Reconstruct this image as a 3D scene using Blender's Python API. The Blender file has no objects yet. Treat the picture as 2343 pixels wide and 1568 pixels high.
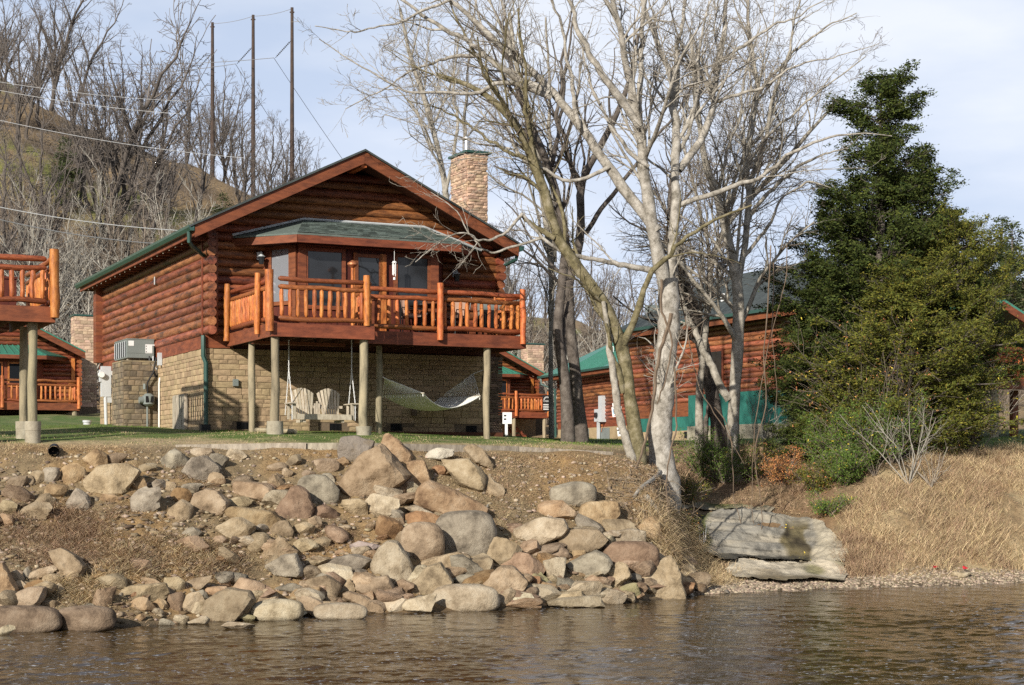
import bpy, math, random
import numpy as np
from mathutils import Vector, Matrix
rnd = random.Random(7)
nr = np.random.default_rng(11)
scene = bpy.context.scene
col = scene.collection
# ------------------------------------------------------------------ camera, sky, sun, exposure
F, HZ, CZ = 3750.0, 1065.0, 2.6          # focal length and horizon in pixels of a 2342 wide frame, eye height over the river
cam = bpy.data.objects.new('camera', bpy.data.cameras.new('camera'))
col.objects.link(cam)
cam.location = (0, 0, CZ); cam.rotation_euler = (math.radians(90), 0, 0)
cam.data.sensor_width = 36; cam.data.lens = F / 2342 * 36
cam.data.shift_y = (HZ - 784) / 2342
cam.data.clip_end = 3000
scene.camera = cam
LIGHT = Vector((.742, 1.463, -.70)).normalized()     # way the sunlight travels
world = bpy.data.worlds.new('World'); scene.world = world; world.use_nodes = True
wn = world.node_tree.nodes; wl = world.node_tree.links; wn.clear()
wo = wn.new('ShaderNodeOutputWorld'); bg = wn.new('ShaderNodeBackground'); sky = wn.new('ShaderNodeTexSky')
sky.sky_type = 'NISHITA'; sky.sun_disc = False
sky.sun_elevation = math.asin(-LIGHT.z); sky.sun_rotation = math.atan2(-LIGHT.x, -LIGHT.y) % (2 * math.pi)
sky.air_density = 1.0; sky.dust_density = 1.2; sky.ozone_density = 1.6
tcw = wn.new('ShaderNodeTexCoord'); mpw = wn.new('ShaderNodeMapping'); mpw.inputs['Scale'].default_value = (1.6, 1.2, 5.5); mpw.inputs['Rotation'].default_value = (0, .25, 0)
nzw = wn.new('ShaderNodeTexNoise'); nzw.inputs['Scale'].default_value = 2.2; nzw.inputs['Detail'].default_value = 7
rpw = wn.new('ShaderNodeValToRGB'); rpw.color_ramp.elements[0].position = .30; rpw.color_ramp.elements[1].position = .78
rpw.color_ramp.elements[0].color = (.84, .84, .84, 1); rpw.color_ramp.elements[1].color = (1, 1, 1, 1)
mxw = wn.new('ShaderNodeMixRGB'); clw = wn.new('ShaderNodeMixRGB'); clw.inputs[1].default_value = (7.0, 8.1, 10.3, 1); clw.inputs[2].default_value = (10.4, 10.8, 11.7, 1)   # pale blue haze and thin high cloud
wl.new(clw.outputs[0], mxw.inputs[2])
wl.new(tcw.outputs['Generated'], mpw.inputs[0]); wl.new(mpw.outputs[0], nzw.inputs[0]); wl.new(nzw.outputs[0], rpw.inputs[0]); cr2 = wn.new('ShaderNodeMapRange'); cr2.inputs['From Min'].default_value = .36; cr2.inputs['From Max'].default_value = .66; wl.new(nzw.outputs[0], cr2.inputs[0]); wl.new(cr2.outputs[0], clw.inputs[0])
sxw = wn.new('ShaderNodeSeparateXYZ'); wl.new(tcw.outputs['Generated'], sxw.inputs[0])
mrw = wn.new('ShaderNodeMapRange'); mrw.inputs['From Min'].default_value = .20; mrw.inputs['From Max'].default_value = .70; mrw.inputs['To Min'].default_value = 1.0; mrw.inputs['To Max'].default_value = .12
wl.new(sxw.outputs[2], mrw.inputs[0])      # the veil of high haze is thickest toward the horizon, as in a real winter sky
mmw = wn.new('ShaderNodeMath'); mmw.operation = 'MULTIPLY'; mmw.use_clamp = True
wl.new(rpw.outputs[0], mmw.inputs[0]); wl.new(mrw.outputs[0], mmw.inputs[1]); wl.new(mmw.outputs[0], mxw.inputs[0]); wl.new(sky.outputs[0], mxw.inputs[1]); wl.new(mxw.outputs[0], bg.inputs[0])
bg.inputs[1].default_value = .078
wl.new(bg.outputs[0], wo.inputs[0])
sun = bpy.data.objects.new('sun', bpy.data.lights.new('sun', 'SUN')); col.objects.link(sun)
sun.data.energy = 5.0; sun.data.angle = math.radians(.6); sun.data.color = (1.0, .94, .84)
sun.rotation_euler = LIGHT.to_track_quat('-Z', 'Y').to_euler(); sun.location = (-20, -30, 40)
scene.view_settings.view_transform = 'Standard'; scene.view_settings.look = 'None'
scene.view_settings.exposure = 0.28; scene.view_settings.gamma = 1; scene.view_settings.use_curve_mapping = False
scene.render.engine = 'CYCLES'
scene.cycles.max_bounces = 6; scene.cycles.transparent_max_bounces = 8
scene.cycles.use_denoising = False; scene.cycles.denoising_prefilter = 'ACCURATE'
# ------------------------------------------------------------------ helpers
def P(px, py, Z): return np.array(((px - 1171) / F * Z, Z, CZ + (HZ - py) / F * Z))
def zy(py, Z): return CZ + (HZ - py) / F * Z

def tag(o, label=None, cat=None, group=None, kind=None):
    if label: o['label'] = label
    if cat: o['category'] = cat
    if group: o['group'] = group
    if kind: o['kind'] = kind
    return o
def empty(name, loc, rz=0, **k):
    o = bpy.data.objects.new(name, None); col.objects.link(o); o.location = loc; o.rotation_euler = (0, 0, rz)
    o.empty_display_size = .1
    return tag(o, **k)
def link(name, me, mat, parent=None, smooth=False, **k):
    if mat is not None and not me.materials: me.materials.append(mat)
    o = bpy.data.objects.new(name, me); col.objects.link(o)
    if parent is not None: o.parent = parent
    if smooth: me.polygons.foreach_set('use_smooth', np.ones(len(me.polygons), bool))
    return tag(o, **k)
def npmesh(name, V, faces, k):
    """V (n,3); faces (m,k) of one size"""
    V = np.asarray(V, np.float32); faces = np.asarray(faces, np.int32)
    me = bpy.data.meshes.new(name)
    me.vertices.add(len(V)); me.vertices.foreach_set('co', V.ravel())
    me.loops.add(faces.size); me.loops.foreach_set('vertex_index', faces.ravel())
    me.polygons.add(len(faces)); me.polygons.foreach_set('loop_start', np.arange(0, faces.size, k, dtype=np.int32))
    me.polygons.foreach_set('loop_total', np.full(len(faces), k, np.int32))
    me.update(calc_edges=True)
    return me
def set_col(me, C, name='tint'):
    a = me.color_attributes.new(name, 'FLOAT_COLOR', 'POINT')
    C = np.asarray(C, np.float32)
    if C.shape[1] == 3: C = np.concatenate([C, np.ones((len(C), 1), np.float32)], 1)
    a.data.foreach_set('color', C.ravel())

class MB:
    def __init__(s): s.v = []; s.f = []
    def add(s, vs, fs):
        n = len(s.v); s.v += [tuple(float(c) for c in p) for p in vs]; s.f += [tuple(i + n for i in f) for f in fs]; return s
    def box(s, x0, x1, y0, y1, z0, z1):
        return s.add([(x0,y0,z0),(x1,y0,z0),(x1,y1,z0),(x0,y1,z0),(x0,y0,z1),(x1,y0,z1),(x1,y1,z1),(x0,y1,z1)],
                     [(0,3,2,1),(4,5,6,7),(0,1,5,4),(1,2,6,5),(2,3,7,6),(3,0,4,7)])
    def prism(s, A, B):
        """two matching polygons joined"""
        n = len(A)
        fs = [tuple(range(n))[::-1], tuple(range(n, 2*n))] + [(i, (i+1) % n, n + (i+1) % n, n + i) for i in range(n)]
        return s.add(list(A) + list(B), fs)
    def tube(s, path, rad, sides=8, cap=True, squash=1.0):
        path = [np.array(p, float) for p in path]
        if not hasattr(rad, '__len__'): rad = [rad] * len(path)
        n = len(path); vs = []; up = None
        for i in range(n):
            t = path[min(i+1, n-1)] - path[max(i-1, 0)]; t /= (np.linalg.norm(t) + 1e-9)
            if up is None:
                up = np.array((0, 0, 1.)) if abs(t[2]) < .9 else np.array((1., 0, 0))
            a = np.cross(t, up); a /= (np.linalg.norm(a) + 1e-9); b = np.cross(a, t); up = b
            for k in range(sides):
                q = 2 * math.pi * k / sides
                vs.append(path[i] + rad[i] * (a * math.cos(q) + b * math.sin(q) * squash))
        fs = [(i*sides + k, i*sides + (k+1) % sides, (i+1)*sides + (k+1) % sides, (i+1)*sides + k) for i in range(n-1) for k in range(sides)]
        if cap: fs += [tuple(range(sides))[::-1], tuple(range((n-1)*sides, n*sides))]
        return s.add(vs, fs)
    def mesh(s, name):
        me = bpy.data.meshes.new(name); me.from_pydata(s.v, [], s.f); me.update()
        return me
    def build(s, name, mat, parent=None, smooth=False, **k):
        me = s.mesh(name)
        import bmesh
        bm = bmesh.new(); bm.from_mesh(me); bmesh.ops.recalc_face_normals(bm, faces=bm.faces); bm.to_mesh(me); bm.free()
        if smooth:
            me.polygons.foreach_set('use_smooth', np.ones(len(me.polygons), bool)); me.set_sharp_from_angle(angle=math.radians(40))
        return link(name, me, mat, parent, **k)

# ------------------------------------------------------------------ materials
def mat(name, c1, c2=None, scale=6., rough=.8, bump=.3, bscale=None, detail=6, stretch=(1,1,1), objvar=0., islvar=0., c3=None, metal=0., spec=.3,
        attr=None, bdist=.02, coord='Object'):
    m = bpy.data.materials.new(name); m.use_nodes = True
    nt = m.node_tree; N = nt.nodes; L = nt.links
    b = N['Principled BSDF']; b.inputs['Roughness'].default_value = rough; b.inputs['Metallic'].default_value = metal
    b.inputs['Specular IOR Level'].default_value = spec
    tc = N.new('ShaderNodeTexCoord'); mp = N.new('ShaderNodeMapping'); mp.inputs['Scale'].default_value = stretch
    L.new(tc.outputs[coord], mp.inputs[0])
    vec = mp.outputs[0]
    rv = None
    if objvar or islvar:
        oi = N.new('ShaderNodeObjectInfo'); ge = N.new('ShaderNodeNewGeometry')
        ad = N.new('ShaderNodeMath'); ad.operation = 'ADD'
        L.new(oi.outputs['Random'], ad.inputs[0])
        if islvar: L.new(ge.outputs['Random Per Island'], ad.inputs[1])
        else: ad.inputs[1].default_value = 0
        fr = N.new('ShaderNodeMath'); fr.operation = 'FRACT'; L.new(ad.outputs[0], fr.inputs[0]); rv = fr.outputs[0]
        sc = N.new('ShaderNodeVectorMath'); sc.operation = 'ADD'
        cb = N.new('ShaderNodeCombineXYZ')
        mu = N.new('ShaderNodeMath'); mu.operation = 'MULTIPLY'; mu.inputs[1].default_value = 37.; L.new(rv, mu.inputs[0])
        for i in range(3): L.new(mu.outputs[0], cb.inputs[i])
        L.new(vec, sc.inputs[0]); L.new(cb.outputs[0], sc.inputs[1]); vec = sc.outputs[0]
    nz = N.new('ShaderNodeTexNoise'); nz.inputs['Scale'].default_value = scale; nz.inputs['Detail'].default_value = detail
    nz.inputs['Roughness'].default_value = .65
    L.new(vec, nz.inputs['Vector'])
    out = None
    c2 = c2 or tuple(x * .6 for x in c1)
    rp = N.new('ShaderNodeValToRGB'); rp.color_ramp.elements[0].position = .33; rp.color_ramp.elements[1].position = .68
    rp.color_ramp.elements[0].color = (*c2, 1); rp.color_ramp.elements[1].color = (*c1, 1)
    if c3:
        e = rp.color_ramp.elements.new(.5); e.color = (*c3, 1)
    L.new(nz.outputs[0], rp.inputs[0]); out = rp.outputs[0]
    if attr:
        at = N.new('ShaderNodeAttribute'); at.attribute_name = attr
        mx = N.new('ShaderNodeMixRGB'); mx.blend_type = 'MULTIPLY'; mx.inputs[0].default_value = 1
        L.new(at.outputs['Color'], mx.inputs[1]); L.new(out, mx.inputs[2]); out = mx.outputs[0]
    if rv is not None:
        hs = N.new('ShaderNodeHueSaturation')
        amt = max(objvar, islvar)
        mr = N.new('ShaderNodeMapRange'); mr.inputs['To Min'].default_value = 1 - amt; mr.inputs['To Max'].default_value = 1 + amt
        L.new(rv, mr.inputs[0]); L.new(mr.outputs[0], hs.inputs['Value'])
        m2 = N.new('ShaderNodeMath'); m2.operation = 'MULTIPLY'; m2.inputs[1].default_value = 7.31; L.new(rv, m2.inputs[0])
        m3 = N.new('ShaderNodeMath'); m3.operation = 'FRACT'; L.new(m2.outputs[0], m3.inputs[0])
        mr2 = N.new('ShaderNodeMapRange'); mr2.inputs['To Min'].default_value = .5 - .04 * amt; mr2.inputs['To Max'].default_value = .5 + .05 * amt
        L.new(m3.outputs[0], mr2.inputs[0]); L.new(mr2.outputs[0], hs.inputs['Hue'])
        L.new(out, hs.inputs['Color']); out = hs.outputs[0]
    L.new(out, b.inputs['Base Color'])
    if bump:
        nb = N.new('ShaderNodeTexNoise'); nb.inputs['Scale'].default_value = bscale or scale * 4; nb.inputs['Detail'].default_value = 8
        nb.inputs['Roughness'].default_value = .7
        L.new(vec, nb.inputs['Vector'])
        bp = N.new('ShaderNodeBump'); bp.inputs['Strength'].default_value = bump; bp.inputs['Distance'].default_value = bdist
        L.new(nb.outputs[0], bp.inputs['Height']); L.new(bp.outputs[0], b.inputs['Normal'])
    return m
M = {}
M['log'] = mat('stained_log', (.285,.095,.040), (.065,.023,.014), 3.6, .5, .45, 12, stretch=(1,1,5), objvar=.32, c3=(.195,.060,.026), spec=.35)
M['log_side'] = mat('weathered_log', (.36,.14,.066), (.05,.027,.02), 1.5, .47, .5, 10, stretch=(4,1,5), objvar=.35, c3=(.23,.077,.036), spec=.35)
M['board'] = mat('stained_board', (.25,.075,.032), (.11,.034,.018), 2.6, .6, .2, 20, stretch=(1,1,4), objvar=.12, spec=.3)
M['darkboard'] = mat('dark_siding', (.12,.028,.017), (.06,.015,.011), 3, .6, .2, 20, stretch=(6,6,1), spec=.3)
M['rail'] = mat('railing_log', (.33,.098,.032), (.15,.042,.016), 5, .5, .3, 18, stretch=(2,2,6), objvar=.22, spec=.4)
M['baluster'] = mat('peeled_log_baluster', (.55,.215,.062), (.23,.065,.02), 5, .55, .45, 12, stretch=(3,3,1), objvar=.20, c3=(.45,.13,.03), spec=.4)
M['treated'] = mat('weathered_post', (.36,.30,.19), (.17,.145,.095), 3, .85, .4, 16, stretch=(3,3,.7), objvar=.18, c3=(.29,.245,.16))
M['greywood'] = mat('grey_weathered_wood', (.43,.375,.29), (.20,.17,.13), 4, .85, .3, 20, stretch=(3,3,1), objvar=.2)
M['stone'] = mat('tan_building_stone', (.42,.31,.185), (.26,.185,.11), 2.5, .92, .25, 18, objvar=.17, islvar=.17, c3=(.36,.262,.155))
M['stone_stain'] = mat('soot_stained_stone', (.29,.215,.125), (.05,.042,.034), 1.6, .9, .3, 22, objvar=.15, islvar=.18, c3=(.19,.15,.10))
M['ledgestone'] = mat('stacked_ledgestone', (.60,.43,.31), (.38,.25,.17), 4, .9, .4, 25, objvar=.25, islvar=.3)
M['darkledge'] = mat('dark_ledgestone', (.20,.14,.10), (.10,.07,.055), 4, .9, .4, 25, objvar=.25, islvar=.35)
M['mortar'] = mat('mortar', (.19,.14,.09), (.12,.09,.06), 9, .95, .3)
M['shingle'] = mat('green_shingle', (.16,.18,.165), (.085,.10,.092), 6, .85, .4, 30, stretch=(1,6,6), c3=(.11,.14,.12))
M['darkshingle'] = mat('dark_green_shingle', (.075,.088,.085), (.04,.047,.046), 3, .85, .4, 30)
M['greenmetal'] = mat('green_metal_roof', (.055,.215,.15), (.045,.18,.125), 1.2, .4, .05, 8, spec=.5)
M['gutter'] = mat('green_gutter', (.032,.088,.072), (.026,.07,.058), 3, .35, .0, spec=.5)
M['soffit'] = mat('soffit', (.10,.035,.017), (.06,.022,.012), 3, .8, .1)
M['concrete'] = mat('concrete', (.40,.36,.275), (.24,.205,.15), 5, .95, .4, 30)
M['tealpaint'] = mat('teal_painted_wall', (.035,.19,.15), (.012,.075,.06), .9, .7, .3, 14, c3=(.022,.125,.10), detail=9)
M['dark'] = mat('dark_void', (.012,.011,.01), (.008,.008,.008), 5, .9, 0)
M['blackmetal'] = mat('black_metal', (.02,.02,.022), (.015,.015,.015), 5, .4, 0, metal=.3)
M['greymetal'] = mat('grey_painted_metal', (.20,.225,.21), (.17,.19,.18), 2, .5, .05, 40, spec=.4)
M['palemetal'] = mat('pale_grey_metal', (.52,.54,.55), (.44,.46,.47), 3, .5, 0, spec=.4)
M['steel'] = mat('galvanised_steel', (.62,.63,.64), (.5,.5,.52), 5, .35, 0, metal=.8)
M['white'] = mat('white_paint', (.78,.78,.76), (.68,.68,.66), 8, .6, 0)
M['ink'] = mat('black_print', (.03,.03,.035), (.02,.02,.02), 8, .6, 0)
M['blueprint'] = mat('blue_print', (.25,.35,.6), (.2,.3,.55), 8, .6, 0)
M['redprint'] = mat('pink_print', (.75,.25,.3), (.7,.2,.25), 8, .6, 0)
M['swingwood'] = mat('bleached_swing_wood', (.60,.53,.41), (.34,.285,.21), 4, .85, .3, 20, stretch=(3,3,1), objvar=.15)
M['rope'] = mat('white_rope', (.88,.86,.81), (.72,.70,.64), 30, .9, .2)
M['cushion'] = mat('tan_cushion', (.42,.27,.20), (.32,.20,.15), 8, .9, .1)
M['copper'] = mat('copper', (.62,.24,.11), (.45,.17,.08), 6, .4, 0, metal=.5)
M['cloth'] = mat('red_rag', (.55,.03,.04), (.35,.02,.03), 8, .8, .1)
M['plastic'] = mat('black_corrugated_plastic', (.018,.018,.02), (.012,.012,.014), 8, .5, 0)
def glass(name, c, rough=.03):
    m = bpy.data.materials.new(name); m.use_nodes = True; b = m.node_tree.nodes['Principled BSDF']
    b.inputs['Base Color'].default_value = (*c, 1); b.inputs['Roughness'].default_value = rough
    b.inputs['Specular IOR Level'].default_value = .5
    return m
M['glass'] = glass('window_glass', (.015,.017,.02)); 
M['screen'] = glass('curtained_glass', (.018,.019,.021), .12)
M['mirrorglass'] = glass('reflecting_glass', (.02,.024,.03), .01)
M['mirrorglass'].node_tree.nodes['Principled BSDF'].inputs['Metallic'].default_value = .55
M['mirrorglass'].node_tree.nodes['Principled BSDF'].inputs['Base Color'].default_value = (.42,.44,.48,1)
# ------------------------------------------------------------------ ground
# each column of the valley: frame column, then (distance, frame row) of the ground along it
PROF = [
 (-400,[(26.2,1440),(27.3,1320),(29,1200),(30.3,1100),(31.5,1028),(33,1006),(36,994),(45,978),(62,962),(86,950),(100,640),(120,380),(150,150),(210,60),(320,120)]),
 (0,   [(25.8,1443),(27.0,1320),(29,1200),(30.3,1110),(31.5,1030),(33,1006),(36,993),(45,976),(62,960),(86,950),(102,660),(120,430),(150,225),(200,170),(300,260)]),
 (260, [(26.35,1435),(27.5,1320),(29.3,1200),(30.6,1110),(31.9,1032),(33.2,1010),(36,988),(40,976),(50,970),(62,960),(86,950),(105,690),(125,490),(150,322),(190,350),(300,520)]),
 (420, [(27.1,1425),(28.2,1320),(29.8,1200),(31,1110),(32.2,1036),(32.6,1021),(35,1000),(38,986),(48,972),(62,960),(86,945),(108,720),(130,530),(150,374),(200,500),(300,700)]),
 (620, [(28.1,1412),(29.2,1310),(30.6,1200),(31.9,1110),(32.8,1040),(33.1,1021),(35,994),(38.5,985),(50,975),(65,964),(86,945),(112,740),(150,450),(200,560),(300,750)]),
 (850, [(28.8,1404),(29.9,1300),(31.2,1200),(32.4,1110),(33.3,1042),(33.7,1019),(36,996),(40,987),(50,980),(70,968),(100,880),(150,650),(200,640),(300,760)]),
 (1100,[(29.4,1397),(30.6,1300),(32,1200),(33.2,1110),(34.3,1048),(35,1024),(38.5,1004),(42,994),(60,996),(92,995),(110,930),(150,800),(220,700),(300,760)]),
 (1300,[(30.2,1388),(31.3,1300),(32.6,1200),(33.8,1110),(34.9,1052),(35.7,1031),(39,1014),(50,1005),(70,1004),(92,1000),(112,950),(160,820),(240,730),(320,800)]),
 (1430,[(30.95,1380),(32,1300),(33.3,1200),(34.3,1115),(35.3,1062),(36.3,1042),(39,1024),(50,1008),(70,1004),(92,1000),(115,960),(170,850),(250,780),(320,850)]),
 (1500,[(31.8,1372),(32.8,1300),(33.7,1210),(34.5,1125),(36,1075),(38,1045),(50,1015),(70,1004),(92,1000),(120,965),(180,860),(260,800),(330,860)]),
 (1560,[(32.6,1365),(33.6,1320),(34.8,1295),(36,1262),(37.2,1215),(38.6,1160),(40,1110),(43,1060),(50,1015),(70,1004),(100,990),(180,870),(330,860)]),
 (1610,[(33.1,1360),(34.5,1330),(36,1292),(36.7,1285),(37.6,1235),(38.7,1178),(39.6,1165),(41.5,1110),(44.5,1052),(51,1010),(70,1004),(100,985),(180,880),(330,860)]),
 (1700,[(33.6,1356),(35,1326),(36.3,1293),(37,1287),(37.8,1235),(38.7,1176),(39.8,1160),(42,1105),(45,1045),(52,1006),(70,1000),(100,980),(180,880),(330,860)]),
 (1830,[(34.2,1350),(35.6,1322),(36.8,1292),(37.5,1285),(38.1,1240),(38.8,1190),(39.8,1165),(42,1100),(45,1042),(52,1002),(70,996),(100,975),(180,880),(330,860)]),
 (1925,[(34.9,1345),(35.8,1318),(36.7,1285),(37.5,1240),(38.5,1180),(40,1110),(42.5,1055),(46,1020),(52,1004),(70,992),(100,970),(180,870),(330,850)]),
 (2050,[(35.1,1343),(36.2,1313),(37.0,1262),(38,1190),(39.3,1120),(41,1062),(44,1036),(52,1005),(70,988),(100,968),(180,840),(330,800)]),
 (2200,[(35.6,1339),(36.9,1302),(37.8,1245),(38.7,1180),(39.8,1110),(41.3,1060),(43,1042),(52,1008),(70,988),(100,966),(180,800),(330,700)]),
 (2342,[(36.4,1333),(37.8,1292),(38.7,1225),(39.6,1150),(41,1082),(42.5,1047),(46,1030),(55,1002),(70,985),(100,965),(190,790),(330,640)]),
 (2900,[(38,1322),(39.5,1280),(40.5,1210),(41.5,1140),(43,1080),(44.5,1047),(48,1030),(57,1002),(75,985),(100,960),(190,760),(330,600)]),
]
PXC = np.array([p[0] for p in PROF], float)
ZG = np.concatenate([np.arange(4, 24, 2.), np.arange(24, 25.5, .5), np.arange(25.5, 46, .12), np.arange(46, 60, .5), np.arange(60, 160, 2.), np.arange(160, 420, 10.)])
COLS = []
for px, pts in PROF:
    zs = [p[0] for p in pts]; hs = [zy(p[1], p[0]) for p in pts]
    z0 = 9750.0 / (pts[0][1] - HZ)
    zz = [0, z0 - 6, z0 - 2, z0] + zs[1:] + [420]
    hh = [-1.6, -1.5, -.7, 0.0] + hs[1:] + [hs[-1] - 8]
    COLS.append(np.interp(ZG, zz, hh))
COLS = np.array(COLS)
def smoothnoise(X, Y, s, seed=0):
    r = np.zeros(np.shape(X)); g = np.random.default_rng(seed)
    for i in range(7):
        a = g.uniform(0, 2*math.pi); f = s * g.uniform(.6, 1.7); ph = g.uniform(0, 6.28)
        r = r + np.sin((X*math.cos(a) + Y*math.sin(a)) * f + ph + 1.3*np.sin((Y*math.cos(a) - X*math.sin(a)) * f * .7 + ph))
    return r / 7
def ground(X, Y):
    X = np.asarray(X, float); Y = np.asarray(Y, float)
    px = np.clip(X / np.maximum(Y, 1) * F + 1171, PXC[0], PXC[-1])
    i = np.clip(np.searchsorted(PXC, px) - 1, 0, len(PXC) - 2)
    t = (px - PXC[i]) / (PXC[i+1] - PXC[i]); t = t*t*(3-2*t)*.5 + t*.5
    Yc = np.clip(Y, ZG[0], ZG[-1] - .01)
    j = np.clip(np.searchsorted(ZG, Yc) - 1, 0, len(ZG) - 2)
    s = (Yc - ZG[j]) / (ZG[j+1] - ZG[j])
    h = (COLS[i, j]*(1-s) + COLS[i, j+1]*s)*(1-t) + (COLS[i+1, j]*(1-s) + COLS[i+1, j+1]*s)*t
    bank = np.clip(h/.5, 0, 1) * np.clip((3.1 - h)/.6, 0, 1) * (Y < 46)
    h = h + bank * (.13*smoothnoise(X, Y, 1.6, 3) + .06*smoothnoise(X, Y, 6, 4) + .035*smoothnoise(X, Y, 17, 5))
    rb = np.clip((X/np.maximum(Y,1)*F+1171-1940)/60, 0, 1)*bank
    h = h + rb*(.13*smoothnoise(X, Y, 1.1, 8) + .10*smoothnoise(X, Y, 3.1, 9) - .03)
    hill = np.clip((Y - 60)/30, 0, 1)
    return h + hill * (.7*smoothnoise(X, Y, .09, 6) + .35*smoothnoise(X, Y, .4, 7) + .3*smoothnoise(X, Y, 1.1, 10))
_tz = np.arange(20, 60, .03)
def hit(px, py):
    """where the sight line through a frame point meets the ground"""
    X = (px - 1171)/F*_tz; z = CZ + (HZ - py)/F*_tz
    g = ground(X, _tz); k = np.argmax(g >= z) if (g >= z).any() else len(_tz) - 1
    return X[k], _tz[k], z[k]
GPX = np.concatenate([np.arange(-3500, -300, 160.), np.arange(-300, 2650, 7.), np.arange(2650, 6000, 160.)])
XX = (GPX[None, :] - 1171)/F * ZG[:, None]; YY = np.repeat(ZG[:, None], len(GPX), 1)
HH = ground(XX, YY)
nj, ni = XX.shape
idx = np.arange(nj*ni).reshape(nj, ni)
fc = np.stack([idx[:-1, :-1], idx[:-1, 1:], idx[1:, 1:], idx[1:, :-1]], -1).reshape(-1, 4)
me = npmesh('ground', np.stack([XX, YY, HH], -1).reshape(-1, 3), fc, 4)
PX = np.repeat(GPX[None, :], nj, 0)
def cmix(a, b, t): return a*(1-t[..., None]) + b*t[..., None]
n1 = smoothnoise(XX, YY, 1.1, 21); n2 = smoothnoise(XX, YY, 3.7, 22); n3 = smoothnoise(XX, YY, .12, 23); n4 = smoothnoise(XX, YY, 9, 24)
dirt = np.array((.225,.165,.092)); clay = np.array((.30,.19,.085)); straw = np.array((.42,.32,.18)); green = np.array((.105,.155,.032)); brownhill = np.array((.30,.21,.115)); hillgreen = np.array((.22,.225,.06)); mud = np.array((.06,.045,.03)); leafy = np.array((.20,.125,.07))
C = np.ones(XX.shape + (3,)) * dirt
C = cmix(C, clay, np.clip(n1*2 + .1 + n2, 0, 1))
C = cmix(C, leafy, np.clip((PX - 1480)/80, 0, 1) * np.clip(.6 + n2, 0, 1))
C = cmix(C, straw*.85, np.clip((PX - 1950)/60, 0, 1) * np.clip(.55 + 1.6*n2, 0, 1))
row = HZ - (HH - CZ)*F/np.maximum(YY, 1)
top = np.clip((HH - 2.93)/.12, 0, 1) * (YY > 30)
C = cmix(C, straw, top)
gm = top * np.clip((HH - 3.06)/.10 + n1*.8 + n2*.5, 0, 1) * np.clip(1.0 + .7*n2 + .3*n4, .15, 1)
C = cmix(C, green, gm)
hill = np.clip((YY - 66)/14, 0, 1)
C = cmix(C, brownhill, hill)
C = cmix(C, hillgreen, hill * np.clip((YY - 105)/20, 0, 1) * np.clip(n3*3 + .1, 0, 1))
C = cmix(C, np.array((.34,.22,.13)), hill * np.clip(n2*2 - .3 + n3, 0, .8)); C = cmix(C, np.array((.12,.085,.055)), hill*np.clip(smoothnoise(XX, YY, .5, 41)*2 + n2*.6, 0, .85))
rk = np.clip((PX-1592+10*n2)/12, 0, 1)*np.clip((1925-PX+10*n2)/12, 0, 1)*(YY < 41)
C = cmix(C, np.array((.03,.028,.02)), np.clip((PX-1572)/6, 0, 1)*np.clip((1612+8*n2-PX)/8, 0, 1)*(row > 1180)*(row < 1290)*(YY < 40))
C = cmix(C, np.array((.50,.42,.30)), rk*np.clip((.60-HH)/.06, 0, 1)*np.clip((HH-.14)/.05, 0, 1)*np.clip((PX-1660)/20, 0, 1))
C = cmix(C, mud, np.clip((.12 - HH)/.15, 0, 1))
set_col(me, C.reshape(-1, 3))
gmat = mat('earth_and_grass', (1.25,1.25,1.25), (.62,.62,.62), 5, .95, .6, 16, attr='tint', bdist=.06, detail=10)
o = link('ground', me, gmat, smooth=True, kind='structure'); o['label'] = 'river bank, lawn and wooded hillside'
# opposite bank behind the viewer, its unseen hill added to cut low sky light
mb = MB(); mb.add([(-500,-60,1.2),(500,-60,1.2),(500,-130,26),(-500,-130,26),(-500,-54,-1),(500,-54,-1),(500,-600,40),(-500,-600,40)], [(0,1,2,3),(4,5,1,0),(3,2,6,7)])
mb.build('ground', mat('far_woods', (.10,.085,.055), (.05,.045,.03), .3), kind='structure')
# river bed and water
wx = np.linspace(-13.5, 13.5, 780); wy = np.linspace(17.5, 37.6, 560)
WX, WY = np.meshgrid(wx, wy)
gw = np.random.default_rng(5); WZ = np.zeros(WX.shape); zone_w = .75 + .45*smoothnoise(WX*.6, WY, .55, 33) + .25*smoothnoise(WX, WY, 1.7, 34)
zone_w = np.clip(zone_w, .3, 1.4)*np.clip(1.25 - (WY-20)/17*.55, .5, 1.2)
for i in range(46):
    lam = .16*(8.5**gw.random()); th = gw.normal(1.35, .75); kx, ky = math.cos(th)*2*math.pi/lam, math.sin(th)*2*math.pi/lam
    WZ += lam*(.0040 if lam < .45 else .0026)*np.sin(kx*WX + ky*WY + gw.uniform(0, 6.28) + .9*np.sin(.35*kx*WY*.3 - .3*ky*WX*.35 + gw.uniform(0, 6.28)))
WZ *= zone_w
idx = np.arange(WX.size).reshape(WX.shape)
fc = np.stack([idx[:-1, :-1], idx[:-1, 1:], idx[1:, 1:], idx[1:, :-1]], -1).reshape(-1, 4)
mw = npmesh('river', np.stack([WX, WY, WZ], -1).reshape(-1, 3), fc, 4)
wm = bpy.data.materials.new('river_water'); wm.use_nodes = True
N = wm.node_tree.nodes; L = wm.node_tree.links; b = N['Principled BSDF']
b.inputs['Base Color'].default_value = (.046,.028,.010,1); b.inputs['Roughness'].default_value = .04; b.inputs['Specular IOR Level'].default_value = .27; b.inputs['IOR'].default_value = 1.333
tc = N.new('ShaderNodeTexCoord')
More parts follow.
